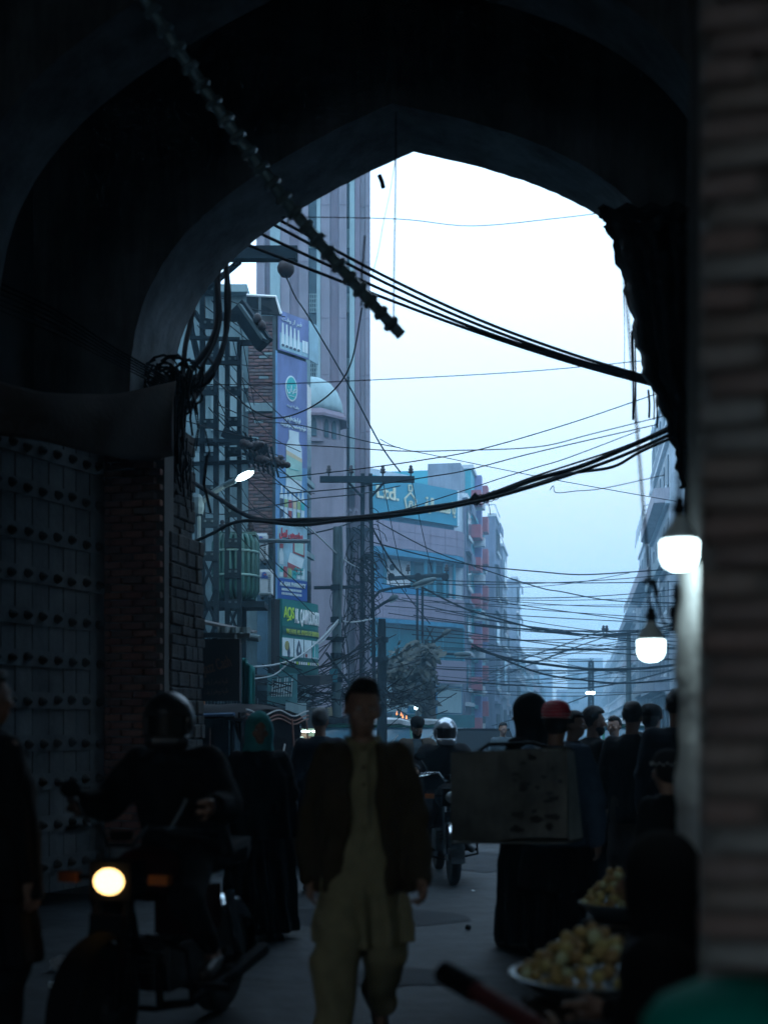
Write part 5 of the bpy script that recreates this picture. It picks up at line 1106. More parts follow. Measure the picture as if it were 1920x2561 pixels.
def rickshaw(label, px, Y, yaw, frame, roof, trim=False):
    th = Thing('auto_rickshaw', label, 'rickshaw', (X(px, Y), Y, 0), rot=yaw or 1e-6, group='auto rickshaws')
    # local: front towards -y
    th.part('rear_tub', MB().prism([(-.62, .0, .35), (-.62, 1.25, .35), (-.62, 1.3, .95), (-.62, .1, .95)], (1.24, 0, 0)), frame)
    th.part('floor_pan', MB().box((0, -.1, .32), (1.1, 1.9, .08)), m_bcan)
    th.part('front_cowl', MB().prism([(-.5, -.95, .4), (-.36, -1.18, .42), (.36, -1.18, .42), (.5, -.95, .4), (.52, -.9, .95), (-.52, -.9, .95)][:4] + [], (0, .08, .58)), frame)
    if not trim: th.part('windscreen', MB().prism([(-.52, -.9, 1.0), (.52, -.9, 1.0), (.54, -.66, 1.5), (-.54, -.66, 1.5)], (0, .015, 0)), m_wind)
    for a, b in (((-.56, -.92, .95), (-.58, -.66, 1.56)), ((.56, -.92, .95), (.58, -.66, 1.56)), ((-.58, -.68, 1.54), (.58, -.68, 1.54)), ((-.56, -.92, .98), (.56, -.92, .98))):
        th.part('screen_frame', MB().tube([a, b], .032, 8), frame)
    th.part('brow_panel', MB().prism([(-.58, -.7, 1.52), (.58, -.7, 1.52), (.55, -.66, 1.6), (-.55, -.66, 1.6)], (0, .06, 0)), frame)
    for x in (-.6, .6):
        th.part('roof_post', MB().tube([(x, .15, .95), (x, .15, 1.6)], .03, 6), frame); th.part('roof_post', MB().tube([(x, 1.25, .95), (x, 1.2, 1.6)], .03, 6), frame)
        th.part('side_curtain', MB().grid(lambda u, v, x=x: (x + .015 * math.sin(u * 20), .2 + 1.0 * u, .95 + .65 * v), 10, 3), roof if trim else m_bcan)
    def rf(u, v):
        xx = (u - .5) * 1.34; yy = -.78 + 2.12 * v; e_ = abs(u - .5) * 2
        return (xx, yy, 1.76 - .13 * e_ ** 3 - .07 * max(0, .12 - v) * 8 - .04 * max(0, v - .85) * 6 + .008 * math.sin(v * 25) * math.cos(u * 9))
    ro = th.part('roof_canvas', MB().grid(rf, 14, 16).sm(), roof); ro.modifiers.new('thickness', 'SOLIDIFY').thickness = .03
    th.part('roof_valance', MB().grid(lambda u, v: ((u - .5) * 1.34, -.8 - .01 * math.sin(u * 30), 1.7 - .13 * (abs(u - .5) * 2) ** 3 - .1 * v - .012 * math.sin(u * 26) * v), 26, 2), roof)
    th.part('back_curtain', MB().prism([(-.62, 1.3, .95), (.62, 1.3, .95), (.6, 1.26, 1.65), (-.6, 1.26, 1.65)], (0, .02, 0)), roof if trim else m_bcan)
    th.part('headlamp', MB().lathe([(0, .1), (.07, .09), (.09, 0), (.08, -.05), (0, -.06)], 14, (0, -1.2, .72), Matrix.Rotation(math.radians(90), 3, 'X')), m_chr)
    for x in (-.62, .62): th.part('mirror', MB().box((x * 1.12, -.9, 1.2), (.1, .03, .15)), m_bcan)
    th.part('wiper', MB().bar((-.1, -.92, 1.02), (.2, -.8, 1.32), .015), m_ptrim)
    th.part('mudguard', MB().tube([(0, -1.42, .3), (0, -1.3, .5), (0, -1.1, .55), (0, -.92, .42)], .09, 8), frame); th.part('fork', MB().bar((0, -1.1, .25), (0, -1.0, .7), .07), m_steel)
    wheel(th, (0, -1.1, .22), .22, .06); wheel(th, (-.55, .75, .22), .22, .06); wheel(th, (.55, .75, .22), .22, .06)
    if trim:
        for dz, mm in ((0, m_ptrim), (-.05, m_trim), (-.09, m_trim)):
            th.part('scalloped_trim', MB().tube([((u - .5) * 1.3, -.84, 1.66 + dz + .03 * math.cos(u * 4 * math.pi)) for u in [i / 40 for i in range(41)]], .008, 5), mm)
        for x in (-.6, -.28, .28, .6): th.part('trim_strip', MB().tube([(x, -.845, 1.6), (x * .98, -.9, .9)], .01, 5), m_trim)
        th.part('front_curtain', MB().prism([(-.6, -.78, .9), (.6, -.78, .9), (.62, -.74, 1.66), (-.62, -.74, 1.66)], (0, .02, 0)), m_bcan)
        for x in (.66,):
            for k in range(2): th.part('trim_strip', MB().tube([(-x, -.4 + k * .7, 1.5), (-x, -.4 + k * .7, .9), (-x, .2 + k * .7, .9)], .01, 5), m_trim)
            th.part('roof_edge', MB().tube([(-x, -.7, 1.64), (-x, 1.2, 1.6)], .02, 6), mat('blue_edge', (.06, .12, .22), rough=.3))
    return th
rickshaw('black canvas rickshaw with scalloped copper trim behind the veiled woman', 535, 13.4, math.radians(64), m_bcan, m_bcan, True)
rickshaw('green rickshaw with white canvas roof facing us behind the man in a cap', 1055, 35, math.radians(6), m_rg, m_canv)
rickshaw('green rickshaw whose white roof shows right of the walking man head', 950, 31, math.radians(20), m_rg, m_canv)
rickshaw('green rickshaw mostly hidden left of the walking man', 832, 27.5, math.radians(25), m_rg, m_bcan)
rickshaw('green rickshaw with white roof behind the group of men on the right', 1565, 33, math.radians(-14), m_rg, m_canv)
# dark parked car far left of the hooded woman
car = Thing('parked_car', 'dark car roof showing behind the helmeted rider', 'car', (X(1205, 30), 30, 0), rot=1e-6)
car.part('body', MB().prism([(-.85, -1.9, .35), (.85, -1.9, .35), (.87, -1.9, .8), (-.87, -1.9, .8)], (0, 3.9, 0)), m_bcan)
car.part('cabin', MB().prism([(-.82, -.9, .8), (.82, -.9, .8), (.68, -.3, 1.42), (-.68, -.3, 1.42)], (0, 1.9, 0)), mat('car_glass', (.008, .012, .015), rough=.7, spec=.08))
car.part('roof', MB().box((0, .6, 1.45), (1.34, 1.7, .06)), m_bcan)
for x in (-.62, .62): car.part('headlamp', MB().box((x, -1.92, .66), (.3, .04, .14)), m_chr)
for x in (-.8, .8):
    for y in (-1.2, 1.2): wheel(car, (x, y, .31), .31, .09)
# ================================================================ motorcycles
m_mred = mat('motorcycle_red', (.03, .004, .004), rough=.7, var=.1, bump=.0, spec=.15)
m_mblk = mat('motorcycle_black', (.006, .006, .007), rough=.85, var=.1, bump=0, spec=.08)
m_amb = mat('amber_lens', (.35, .1, .02), rough=.25, bump=0)
m_eng = mat('engine_alloy', (.05, .055, .06), rough=.5, metal=.5, var=.3, scale=12)
m_head = mat('headlight_glow', (1, .9, .7), bump=0, var=0, emit=(1.0, .62, .22), estr=6)
m_lens = mat('headlight_lens', (.35, .4, .42), rough=.15, bump=0)
def motorcycle(label, px, Y, yaw, paint, lit, steer=0.0):
    th = Thing('motorcycle', label, 'motorcycle', (X(px, Y), Y, 0), rot=yaw, group='motorcycles')
    for y, nm in ((-.62, 'front'), (.62, 'rear')):
        w = wheel(th, (0, y, .29), .29, .045, rim=m_mblk if lit else m_chr)
        th.part('hub', MB().lathe([(.06, -.06), (.06, .06)], 12, (0, y, .29), Matrix.Rotation(math.radians(90), 3, 'Y')), m_eng, w)
        for k in range(14):
            a = k * 2 * math.pi / 14; th.part('spoke', MB().bar((.03 * (-1) ** k, y + .05 * math.cos(a), .29 + .05 * math.sin(a)), (0, y + .2 * math.cos(a + .3), .29 + .2 * math.sin(a + .3)), .005), m_chr, w)
    cr = m_mblk if lit else m_chr
    for x in (-.075, .075):
        th.part('fork_leg', MB().tube([(x, -.64, .29), (x, -.46, .9)], .024, 8), cr); th.part('shock', MB().tube([(x * 1.7, .6, .32), (x * 1.7, .45, .68)], .03, 8), m_chr)
        th.part('swingarm', MB().bar((x * 1.2, .62, .29), (x * 1.2, .1, .35), .04), m_mblk)
    th.part('front_mudguard', MB().grid(lambda u, v: ((u - .5) * .13, -.62 + .335 * math.cos(math.radians(60 + 130 * v)), .29 + (.335 - .03 * (abs(u - .5) * 2) ** 2) * math.sin(math.radians(60 + 130 * v))), 6, 14).sm(), m_mblk if lit else m_chr)
    th.part('rear_mudguard', MB().grid(lambda u, v: ((u - .5) * .15, .62 + .34 * math.cos(math.radians(-10 + 120 * v)), .29 + (.34 - .03 * (abs(u - .5) * 2) ** 2) * math.sin(math.radians(-10 + 120 * v))), 6, 14).sm(), m_chr)
    th.part('fuel_tank', add_ell(MB(), (0, -.16, .82), (.13, .29, .13), Matrix.Rotation(math.radians(-8), 3, 'X')), paint)
    th.part('seat', MB().prism([(-.12, .1, .76), (-.13, .7, .8), (-.1, .82, .84), (.1, .82, .84), (.13, .7, .8), (.12, .1, .76)], (0, 0, .07)), m_mblk)
    th.part('side_panel', MB().box((0, .25, .6), (.22, .3, .22)), paint)
    th.part('frame_tube', MB().tube([(0, -.42, .86), (0, -.3, .5), (0, -.05, .28), (0, .35, .3)], .025, 8), m_mblk)
    en = th.part('engine', MB().box((0, -.02, .38), (.24, .36, .2)), m_eng)
    for k in range(5): th.part('cooling_fin', MB().box((0, -.2, .38 + k * .035), (.17, .16, .012)), m_eng, en)
    th.part('exhaust', MB().tube([(.09, -.26, .42), (.12, -.3, .25), (.14, -.05, .2), (.16, .4, .24), (.16, .85, .3)], .03, 8, rs=[.02, .02, .022, .036, .04]), m_mblk if lit else m_eng)
    th.part('crash_guard', MB().tube([(-.05, -.3, .55), (-.26, -.32, .5), (-.28, -.3, .26), (-.05, -.2, .2), (.05, -.2, .2), (.28, -.3, .26), (.26, -.32, .5), (.05, -.3, .55)], .013, 6), m_mblk)
    th.part('footrest', MB().bar((-.32, .02, .27), (.32, .02, .27), .03), m_mblk)
    th.part('handlebar', MB().tube([(-.36, -.26, 1.02), (-.22, -.34, 1.05), (-.12, -.42, 1.06), (-.06, -.45, .98), (.06, -.45, .98), (.12, -.42, 1.06), (.22, -.34, 1.05), (.36, -.26, 1.02)], .013, 8), m_chr)
    for x in (-1, 1):
        th.part('grip', MB().tube([(x * .28, -.3, 1.035), (x * .38, -.245, 1.02)], .019, 8), m_mblk)
        th.part('brake_lever', MB().tube([(x * .2, -.4, 1.04), (x * .38, -.33, 1.01)], .007, 5), m_chr)
        th.part('indicator', MB().box((x * .22, -.5, .84), (.09, .05, .045)), m_amb); th.part('indicator_stalk', MB().bar((x * .06, -.48, .84), (x * .18, -.5, .84), .018), m_mblk)
        th.part('mirror', add_ell(MB(), (x * .3, -.36, 1.22), (.055, .015, .04)), m_mblk); th.part('mirror_stem', MB().bar((x * .2, -.36, 1.05), (x * .29, -.36, 1.2), .01), m_chr)
    th.part('headlight_shell', MB().box((0, -.47, .83), (.2, .14, .17)), m_mblk)
    hl = MB().prism([(-.06, -.545, .77), (.06, -.545, .77), (.08, -.545, .83), (.06, -.545, .885), (-.06, -.545, .885), (-.08, -.545, .83)], (0, -.03, 0)); hl = add_ell(MB(), (0, -.55, .83), (.072, .035, .058), None, 18, 8); th.part('headlight', hl, m_head if lit else m_lens)
    th.part('speedometer', MB().lathe([(0, 0), (.05, 0), (.05, .04), (0, .045)], 12, (0, -.44, 1.0)), m_mblk); th.part('number_plate', MB().box((0, -.57, .64), (.16, .01, .1)), m_mblk)
    if lit:
        l = bpy.data.lights.new('headlight_beam', 'SPOT'); l.energy = .2; l.color = (1, .68, .32); l.spot_size = math.radians(70); l.shadow_soft_size = .08; lo = bpy.data.objects.new('headlight_beam', l); COL.objects.link(lo); lo.parent = th.o
        lo.location = (0, -.7, .83); lo.rotation_euler = (math.radians(84), 0, math.radians(180))
    return th
motorcycle('motorcycle with glowing yellow headlight at the lower left', 415, 5.75, math.radians(-16), m_mred, True)
motorcycle('motorcycle ridden by the helmeted man down the street', 1114, 12.1, math.radians(4), m_mblk, False)
# ================================================================ people: each body and garment is one continuous surface grown from a distance field
class Field:
    def __init__(s, lo, hi, h):
        s.lo = np.array(lo, float); s.h = h; s.n = np.ceil((np.array(hi) - s.lo) / h).astype(int) + 1
        s.ax = [s.lo[i] + h * np.arange(s.n[i]) for i in range(3)]; s.F = np.full(s.n, 1.0, np.float32)
    def _sl(s, lo, hi):
        i0 = np.maximum(0, np.floor((np.array(lo) - s.lo) / s.h).astype(int)); i1 = np.minimum(s.n, np.ceil((np.array(hi) - s.lo) / s.h).astype(int) + 1)
        if np.any(i1 <= i0): return None, None
        sl = tuple(slice(a, b) for a, b in zip(i0, i1)); return sl, np.meshgrid(*[s.ax[i][sl[i]] for i in range(3)], indexing='ij', sparse=True)
    def _smin(s, sl, d, k):
        a = s.F[sl]; hh = np.clip(.5 + .5 * (a - d) / k, 0, 1); s.F[sl] = a + (d - a) * hh - k * hh * (1 - hh)
    def cone(s, a, b, ra, rb, k=.02, fy=1.0):
        a = np.array(a, float); b = np.array(b, float); R = max(ra, rb) + 2 * k + .03
        sl, g = s._sl(np.minimum(a, b) - R, np.maximum(a, b) + R)
        if sl is None: return s
        d = b - a; L2 = max(1e-9, d @ d); X_, Y_, Z_ = g[0] - a[0], g[1] - a[1], g[2] - a[2]
        t = np.clip((X_ * d[0] + Y_ * d[1] + Z_ * d[2]) / L2, 0, 1)
        D = np.sqrt((X_ - t * d[0]) ** 2 + ((Y_ - t * d[1]) / fy) ** 2 + (Z_ - t * d[2]) ** 2) - (ra + (rb - ra) * t)
        s._smin(sl, D, k); return s
    def ell(s, c, r, k=.015, M=None):
        c = np.array(c, float); r = np.array(r, float); R = r.max() + 2 * k + .02
        sl, g = s._sl(c - R, c + R)
        if sl is None: return s
        v = [g[i] - c[i] for i in range(3)]
        if M is not None: v = [M[0][i] * v[0] + M[1][i] * v[1] + M[2][i] * v[2] for i in range(3)]
        q = np.sqrt((v[0] / r[0]) ** 2 + (v[1] / r[1]) ** 2 + (v[2] / r[2]) ** 2); s._smin(sl, (q - 1) * r.min(), k); return s
    def loft(s, prof, k=.02, fold=0.0, nf=9, ph=0.0, fz=None):
        "prof rows: z, rx, ry, cx, cy (z increasing)"
        p = np.array(prof, float); R = .06 + 2 * k
        lo = (np.min(p[:, 3] - p[:, 1]) - R, np.min(p[:, 4] - p[:, 2]) - R, p[0, 0] - R); hi = (np.max(p[:, 3] + p[:, 1]) + R, np.max(p[:, 4] + p[:, 2]) + R, p[-1, 0] + R)
        sl, g = s._sl(lo, hi); z = g[2]
        rx, ry, cx, cy = [np.interp(z, p[:, 0], p[:, j]) for j in (1, 2, 3, 4)]
        x, y = (g[0] - cx) / rx, (g[1] - cy) / ry; q = np.sqrt(x * x + y * y); D = (q - 1) * np.minimum(rx, ry)
        if fold:
            th = np.arctan2(y, x); amp = fold * (np.clip((p[-1, 0] - z) / (p[-1, 0] - p[0, 0]), 0, 1) if fz is None else np.clip((fz - z) / .4, .12, 1))
            D = D - amp * (np.sin(nf * th + ph + 2.2 * z) + .5 * np.sin((nf * 2 - 3) * th + 5 * z + ph))
        D = np.maximum(D, np.maximum(p[0, 0] - z, z - p[-1, 0])); s._smin(sl, D, k); return s
    def cut(s, fn):
        g = np.meshgrid(*s.ax, indexing='ij', sparse=True); s.F = np.maximum(s.F, fn(*g).astype(np.float32)); return s
    def wrinkle(s, amp, f=22.0, ph=0.0):
        g = np.meshgrid(*s.ax, indexing='ij', sparse=True); x, y, z = g
        s.F = (s.F + amp * (np.sin(f * z + 6 * np.sin(9 * x + ph) + 4 * np.sin(7 * y)) * .6 + np.sin(f * .6 * x + 5 * np.sin(8 * z + ph)) * .5)).astype(np.float32); return s
    def mesh(s, name, m):
        F = s.F; F[0] = F[-1] = 1; F[:, 0] = F[:, -1] = 1; F[:, :, 0] = F[:, :, -1] = 1
        I = F < 0; nx, ny, nz = F.shape
        cnt = np.zeros((nx - 1, ny - 1, nz - 1), np.int8)
        for i in (0, 1):
            for j in (0, 1):
                for k in (0, 1): cnt += I[i:nx - 1 + i, j:ny - 1 + j, k:nz - 1 + k]
        act = (cnt > 0) & (cnt < 8); idx = np.full(act.shape, -1, np.int64); ijk = np.argwhere(act); idx[act] = np.arange(len(ijk))
        acc = np.zeros((len(ijk), 3)); num = np.zeros(len(ijk)); A = ijk.T
        cor = [(i, j, k) for i in (0, 1) for j in (0, 1) for k in (0, 1)]
        for c0 in cor:
            for ax in range(3):
                if c0[ax]: continue
                c1 = list(c0); c1[ax] = 1
                f0 = F[A[0] + c0[0], A[1] + c0[1], A[2] + c0[2]]; f1 = F[A[0] + c1[0], A[1] + c1[1], A[2] + c1[2]]
                msk = (f0 < 0) != (f1 < 0); t = np.where(msk, f0 / np.where(msk, f0 - f1, 1), 0)
                for q in range(3): acc[:, q] += np.where(msk, c0[q] + (t if q == ax else 0), 0)
                num += msk
        V_ = s.lo + (ijk + acc / num[:, None]) * s.h; fs = []
        for ax in range(3):
            o1, o2 = [(1, 2), (2, 0), (0, 1)][ax]
            a = [slice(1, -1)] * 3; a[ax] = slice(0, -1); b = [slice(1, -1)] * 3; b[ax] = slice(1, None)
            s0, s1 = I[tuple(a)], I[tuple(b)]; ed = np.argwhere(s0 != s1)
            if not len(ed): continue
            inside = s0[tuple(ed.T)]; base = ed.copy(); base[:, o1] += 1; base[:, o2] += 1
            def cell(d1, d2):
                c = base.copy(); c[:, o1] -= d1; c[:, o2] -= d2; return idx[c[:, 0], c[:, 1], c[:, 2]]
            q = np.stack([cell(1, 1), cell(0, 1), cell(0, 0), cell(1, 0)], 1); q[~inside] = q[~inside][:, ::-1]; fs.append(q)
        fs = np.concatenate(fs); fs = fs[(fs >= 0).all(1)]
        me = bpy.data.meshes.new(name); me.vertices.add(len(V_)); me.vertices.foreach_set('co', V_.astype(np.float32).ravel())
        me.loops.add(len(fs) * 4); me.loops.foreach_set('vertex_index', fs.astype(np.int32).ravel())
        me.polygons.add(len(fs)); me.polygons.foreach_set('loop_start', np.arange(0, len(fs) * 4, 4, dtype=np.int32)); me.polygons.foreach_set('loop_total', np.full(len(fs), 4, np.int32))
        me.update(calc_edges=True); me.validate(); me.shade_smooth()
        if m: me.materials.append(m)
        return me
m_skin = mat('skin', (.2, .115, .08), rough=.55, var=.12, scale=8, bump=.05)
m_skin2 = mat('skin_fair', (.33, .2, .15), rough=.55, var=.12, scale=8, bump=.05)
m_hair = mat('black_hair', (.009, .009, .01), rough=.6, var=.4, scale=40, bump=.5, spec=.2)
m_shoe = mat('dark_shoe', (.02, .018, .017), rough=.5, var=.2, scale=9)
m_eye = mat('eye_white', (.5, .5, .5), rough=.3, bump=0)
FAB = {}
def fabric(name, c, rough=.9): return mat('cloth_' + name, c, rough=rough, var=.2, scale=14, bump=.25, spec=.12)
def nrm(v): v = np.array(v, float); return v / np.linalg.norm(v)
def hand_prims(f, w, d, side, curl=.5, s=1.0, palm=(0, 0, 0)):
    "w wrist, d direction of the hand, side: +1/-1 body side; palm faces inwards"
    w = np.array(w, float); d = nrm(d); inn = nrm(np.array([-side, 0, 0]) - d * np.dot(d, [-side, 0, 0])) if abs(d[0]) < .9 else np.array([0, -1.0, 0])
    fw = nrm(np.cross(d, inn)) * (1 if np.cross(d, inn)[1] < 0 else -1)        # towards the thumb side
    k = w + d * .045 * s; f.cone(w, w + d * .03 * s, .026 * s, .03 * s, .012)
    f.cone(k - fw * .02 * s, k - fw * .022 * s + d * .045 * s, .021 * s, .018 * s, .012); f.cone(k + fw * .02 * s, k + fw * .022 * s + d * .045 * s, .021 * s, .019 * s, .012)
    for i, (o, L) in enumerate(((.03, .072), (.011, .08), (-.01, .075), (-.029, .06))):
        p = k + fw * o * s + d * .055 * s; c = curl * (1 + .12 * i); d1 = nrm(d * math.cos(c * .7) + inn * math.sin(c * .7)); d2 = nrm(d * math.cos(c * 1.7) + inn * math.sin(c * 1.7))
        q = p + d1 * L * .52 * s; f.cone(p, q, .0095 * s, .0088 * s, .004); f.cone(q, q + d2 * L * .48 * s, .0088 * s, .0074 * s, .004)
    p = w + d * .03 * s + fw * .03 * s + inn * .008; d1 = nrm(d * .75 + fw * .55 + inn * .3); q = p + d1 * .042 * s; d2 = nrm(d * .95 + fw * .1 + inn * .35)
    f.cone(p, q, .013 * s, .0105 * s, .008); f.cone(q, q + d2 * .032 * s, .0105 * s, .008 * s, .004)
def person(label, px, Y, yaw, H=1.72, h=.018, skin=None, top=None, top_len=.5, jacket=None, pants=None, pants_kind='shalwar', hair='short', pose=None, head=(0, 0, 0), shoes=m_shoe, z0=0.0, cap=None, veil=None, X0=None, bulk=1.0, fold=.012, wr=1.0, flare=.06, grp=None, hcol=None, beard=False, hands=True, cape=None):
    """local frame: faces -y, x to our right when facing us; pose: joint overrides; head: (yaw, pitch, roll) degrees"""
    sc = H / 1.72; J = dict(pel=(0, 0, .95), che=(0, 0, 1.26), nek=(0, .01, 1.45), hd=(0, -.015, 1.605), sp=(.185, .01, 1.4), sn=(-.185, .01, 1.4), ep=(.245, .03, 1.12), en=(-.245, .03, 1.12), wp=(.255, -.03, .87), wn=(-.255, -.03, .87),
        hp=(.095, 0, .92), hn=(-.095, 0, .92), kp=(.11, -.02, .5), kn=(-.11, -.02, .5), ap=(.115, .03, .085), an=(-.115, .03, .085), tp=(.14, -.15, .03), tn=(-.14, -.15, .03))
    pose = dict(pose or {}); curl = pose.pop('curl', .6); J.update(pose)
    J = {k: np.array(v, float) * sc for k, v in J.items()}
    th = Thing('person', label, 'person', (X(px, Y) if X0 is None else X0, Y, z0), rot=yaw or 1e-6, group=grp or 'people in the street')
    sk = skin or m_skin; allp = np.array(list(J.values())); lo = allp.min(0) - .24; hi = allp.max(0) + .24; lo[2] = max(lo[2], -.005)
    Mh = np.array((Matrix.Rotation(math.radians(head[0]), 3, 'Z') @ Matrix.Rotation(math.radians(head[1]), 3, 'X') @ Matrix.Rotation(math.radians(head[2]), 3, 'Y')))
    C = J['hd']; s = sc
    def hp_(v): return C + Mh @ (np.array(v) * s)
    b = Field(lo, hi, h)
    # head with face
    b.ell(hp_((0, .012, .03)), np.array((.074, .094, .092)) * s, .01, Mh); b.ell(hp_((0, -.02, -.035)), np.array((.056, .068, .075)) * s, .02, Mh); b.ell(hp_((0, -.05, -.085)), np.array((.03, .028, .022)) * s, .015, Mh)
    b.cone(hp_((0, -.088, .018)), hp_((0, -.113, -.028)), .009 * s, .015 * s, .01); b.cone(hp_((-.03, -.082, .03)), hp_((.03, -.082, .03)), .011 * s, .011 * s, .012)
    b.cone(hp_((-.02, -.086, -.062)), hp_((.02, -.086, -.062)), .009 * s, .009 * s, .006)
    for e_ in (-1, 1): b.ell(hp_((e_ * .076, .012, -.005)), np.array((.01, .022, .033)) * s, .006, Mh); b.ell(hp_((e_ * .045, -.06, -.02)), np.array((.022, .025, .022)) * s, .015, Mh)
    b.cone(J['nek'] - np.array((0, 0, .04)) * s, hp_((0, .015, -.06)), .056 * s, .052 * s, .02)
    # trunk and limbs under the clothes
    b.cone(J['pel'], J['che'], .12 * s, .125 * s, .05, .75); b.cone(J['che'], J['nek'] - np.array((0, 0, .03)), .11 * s, .045 * s, .04, .75); b.cone(J['sp'] - np.array((0, 0, .03)), J['sn'] - np.array((0, 0, .03)), .045 * s, .045 * s, .03)
    for c in 'pn':
        sd_ = 1 if c == 'p' else -1
        b.cone(J['s' + c], J['e' + c], .05 * s, .04 * s, .02); b.cone(J['e' + c], J['w' + c], .04 * s, .027 * s, .015)
        hd_ = J['h' + c + 'd'] if ('h' + c + 'd') in J else J['w' + c] - J['e' + c]
        if hands: hand_prims(b, J['w' + c], hd_, sd_, curl, s)
        b.cone(J['pel'] * .3 + J['h' + c] * .7, J['k' + c], .082 * s, .055 * s, .03); b.cone(J['k' + c], J['a' + c], .053 * s, .034 * s, .02)
        b.cone(J['a' + c] - np.array((0, 0, .03)) * s, J['t' + c], .034 * s, .026 * s, .02)
    bo = th.part('body', b.mesh('body', sk), None)
    for e_ in (-1, 1):
        q = hp_((e_ * .03, -.082, .012)); th.part('eye', add_ell(MB(), Vector(q), (.011 * s, .008 * s, .007 * s)), m_eye, bo); q = hp_((e_ * .03, -.09, .012)); th.part('pupil', add_ell(MB(), Vector(q), (.005 * s, .003 * s, .005 * s), None, 8, 5), m_hair, bo)
    # hair / headwear
    f = Field(C - .25 * s, C + .25 * s, min(h, .012))
    def face_cut(front, zc, low):
        def fn(x, y, z):
            v = [Mh[0][i] * (x - C[0]) + Mh[1][i] * (y - C[1]) + Mh[2][i] * (z - C[2]) for i in range(3)]
            face = np.minimum(v[1] * -1 + front * s, (zc * s - v[2])); return np.maximum(face, (low * s - v[2]))
        return fn
    hm = hcol or m_hair
    if hair in ('short', 'bald'):
        f.ell(hp_((0, .018, .035)), np.array((.082, .101, .096)) * s, .01, Mh); f.ell(hp_((0, -.02, .095)), np.array((.055, .055, .034)) * s, .03, Mh); f.wrinkle(.004, 70, px); f.cut(face_cut(-.012, .07, -.045)); th.part('hair', f.mesh('hair', hm), None)
    elif hair == 'quiff':
        f.ell(hp_((0, .02, .038)), np.array((.083, .102, .108)) * s, .01, Mh); f.ell(hp_((.012, -.04, .088)), np.array((.05, .05, .052)) * s, .03, Mh); f.wrinkle(.006, 48, 1.0); f.cut(face_cut(-.012, .078, -.05)); th.part('hair', f.mesh('hair', hm), None)
    elif hair == 'cap':
        f.ell(hp_((0, .02, .02)), np.array((.083, .102, .1)) * s, .01, Mh); f.cut(face_cut(-.02, .06, -.07)); th.part('hair', f.mesh('hair', hm), None)
        f = Field(C - .25 * s, C + .25 * s, min(h, .01)); f.ell(hp_((0, .015, .075)), np.array((.092, .11, .085)) * s, .01, Mh); f.cone(hp_((-.035, .02, .1)), hp_((.035, .02, .1)), .055 * s, .055 * s, .03)
        f.cut(lambda x, y, z: (.035 * s - (Mh[0][2] * (x - C[0]) + Mh[1][2] * (y - C[1]) + Mh[2][2] * (z - C[2])))); cp_ = th.part('cap', f.mesh('cap', cap or fabric('black', (.01, .01, .012))), None)
        th.cap = cp_; th.hp = hp_
    elif hair == 'helmet':
        f.ell(hp_((0, .01, .03)), np.array((.125, .145, .14)) * s, .01, Mh); f.cone(hp_((-.05, -.08, -.07)), hp_((.05, -.08, -.07)), .055 * s, .055 * s, .04)
        def vis(x, y, z):
            v = [Mh[0][i] * (x - C[0]) + Mh[1][i] * (y - C[1]) + Mh[2][i] * (z - C[2]) for i in range(3)]
            return -np.maximum(np.maximum(np.abs(v[0]) - .095 * s, v[1] + .06 * s), np.abs(v[2] - .005 * s) - .05 * s)
        f.cut(vis); f.cut(lambda x, y, z: (C[2] - .11 * s - z)); hl_ = th.part('helmet', f.mesh('helmet', cap or m_chr), None)
        v = MB().grid(lambda u, w: Vector(hp_((.1 * math.sin((u - .5) * 2.2), -.125 * math.cos((u - .5) * 2.0), .005 + .05 * (2 * w - 1)))), 14, 4).sm(); th.part('visor', v, mat('visor_dark', (.006, .007, .008), rough=.5, bump=0, spec=.2), hl_)
    if hair == 'hood' or veil:
        f.ell(hp_((0, .025, .03)), np.array((.105, .13, .13)) * s, .02, Mh); f.cone(hp_((0, .03, -.05)), J['nek'] - np.array((0, -.02, .03)), .1 * s, .13 * s, .06)
        if hair != 'full': f.cut(lambda x, y, z: (-np.maximum(np.maximum(np.sqrt(((Mh[0][0] * (x - C[0]) + Mh[1][0] * (y - C[1]) + Mh[2][0] * (z - C[2])) / .058) ** 2 + ((Mh[0][2] * (x - C[0]) + Mh[1][2] * (y - C[1]) + Mh[2][2] * (z - C[2]) + .0) / .085) ** 2) - 1, -1) * .05, (Mh[0][1] * (x - C[0]) + Mh[1][1] * (y - C[1]) + Mh[2][1] * (z - C[2])) + .07 * s)))
        f.wrinkle(.003, 30); th.part('veil', f.mesh('veil', veil), None)
    if beard:
        f = Field(C - .2 * s, C + .2 * s, min(h, .012)); f.ell(hp_((0, -.045, -.085)), np.array((.058, .055, .05)) * s, .01, Mh); f.ell(hp_((0, -.02, -.06)), np.array((.068, .06, .05)) * s, .01, Mh)
        f.cut(lambda x, y, z: (Mh[0][2] * (x - C[0]) + Mh[1][2] * (y - C[1]) + Mh[2][2] * (z - C[2])) + .045 * s); f.wrinkle(.004, 60); th.part('beard', f.mesh('beard', hm), None)
    # garments
    def torso(f, g, zlow, flare, zc=None):
        pe, ch, ne = J['pel'], J['che'], J['nek']; rows = []
        for z, rx, ry in ((1.465, .062, .06), (1.44, .1, .075), (1.405, .17, .1), (1.35, .2, .118), (1.22, .198, .125), (1.05, .178, .122), (.95, .19, .13)):
            t = (z - .95) / (1.45 - .95); c = pe + (ne - pe) * t; c2 = ch * 1.0
            w = max(0, 1 - abs(t - .62) / .4); c = c * (1 - .5 * w) + np.array((ch[0], ch[1], c[2])) * .5 * w
            rows.append((c[2], rx * s * bulk + g, ry * s * bulk + g, c[0], c[1]))
        zz = zlow * s if zc is None else zc
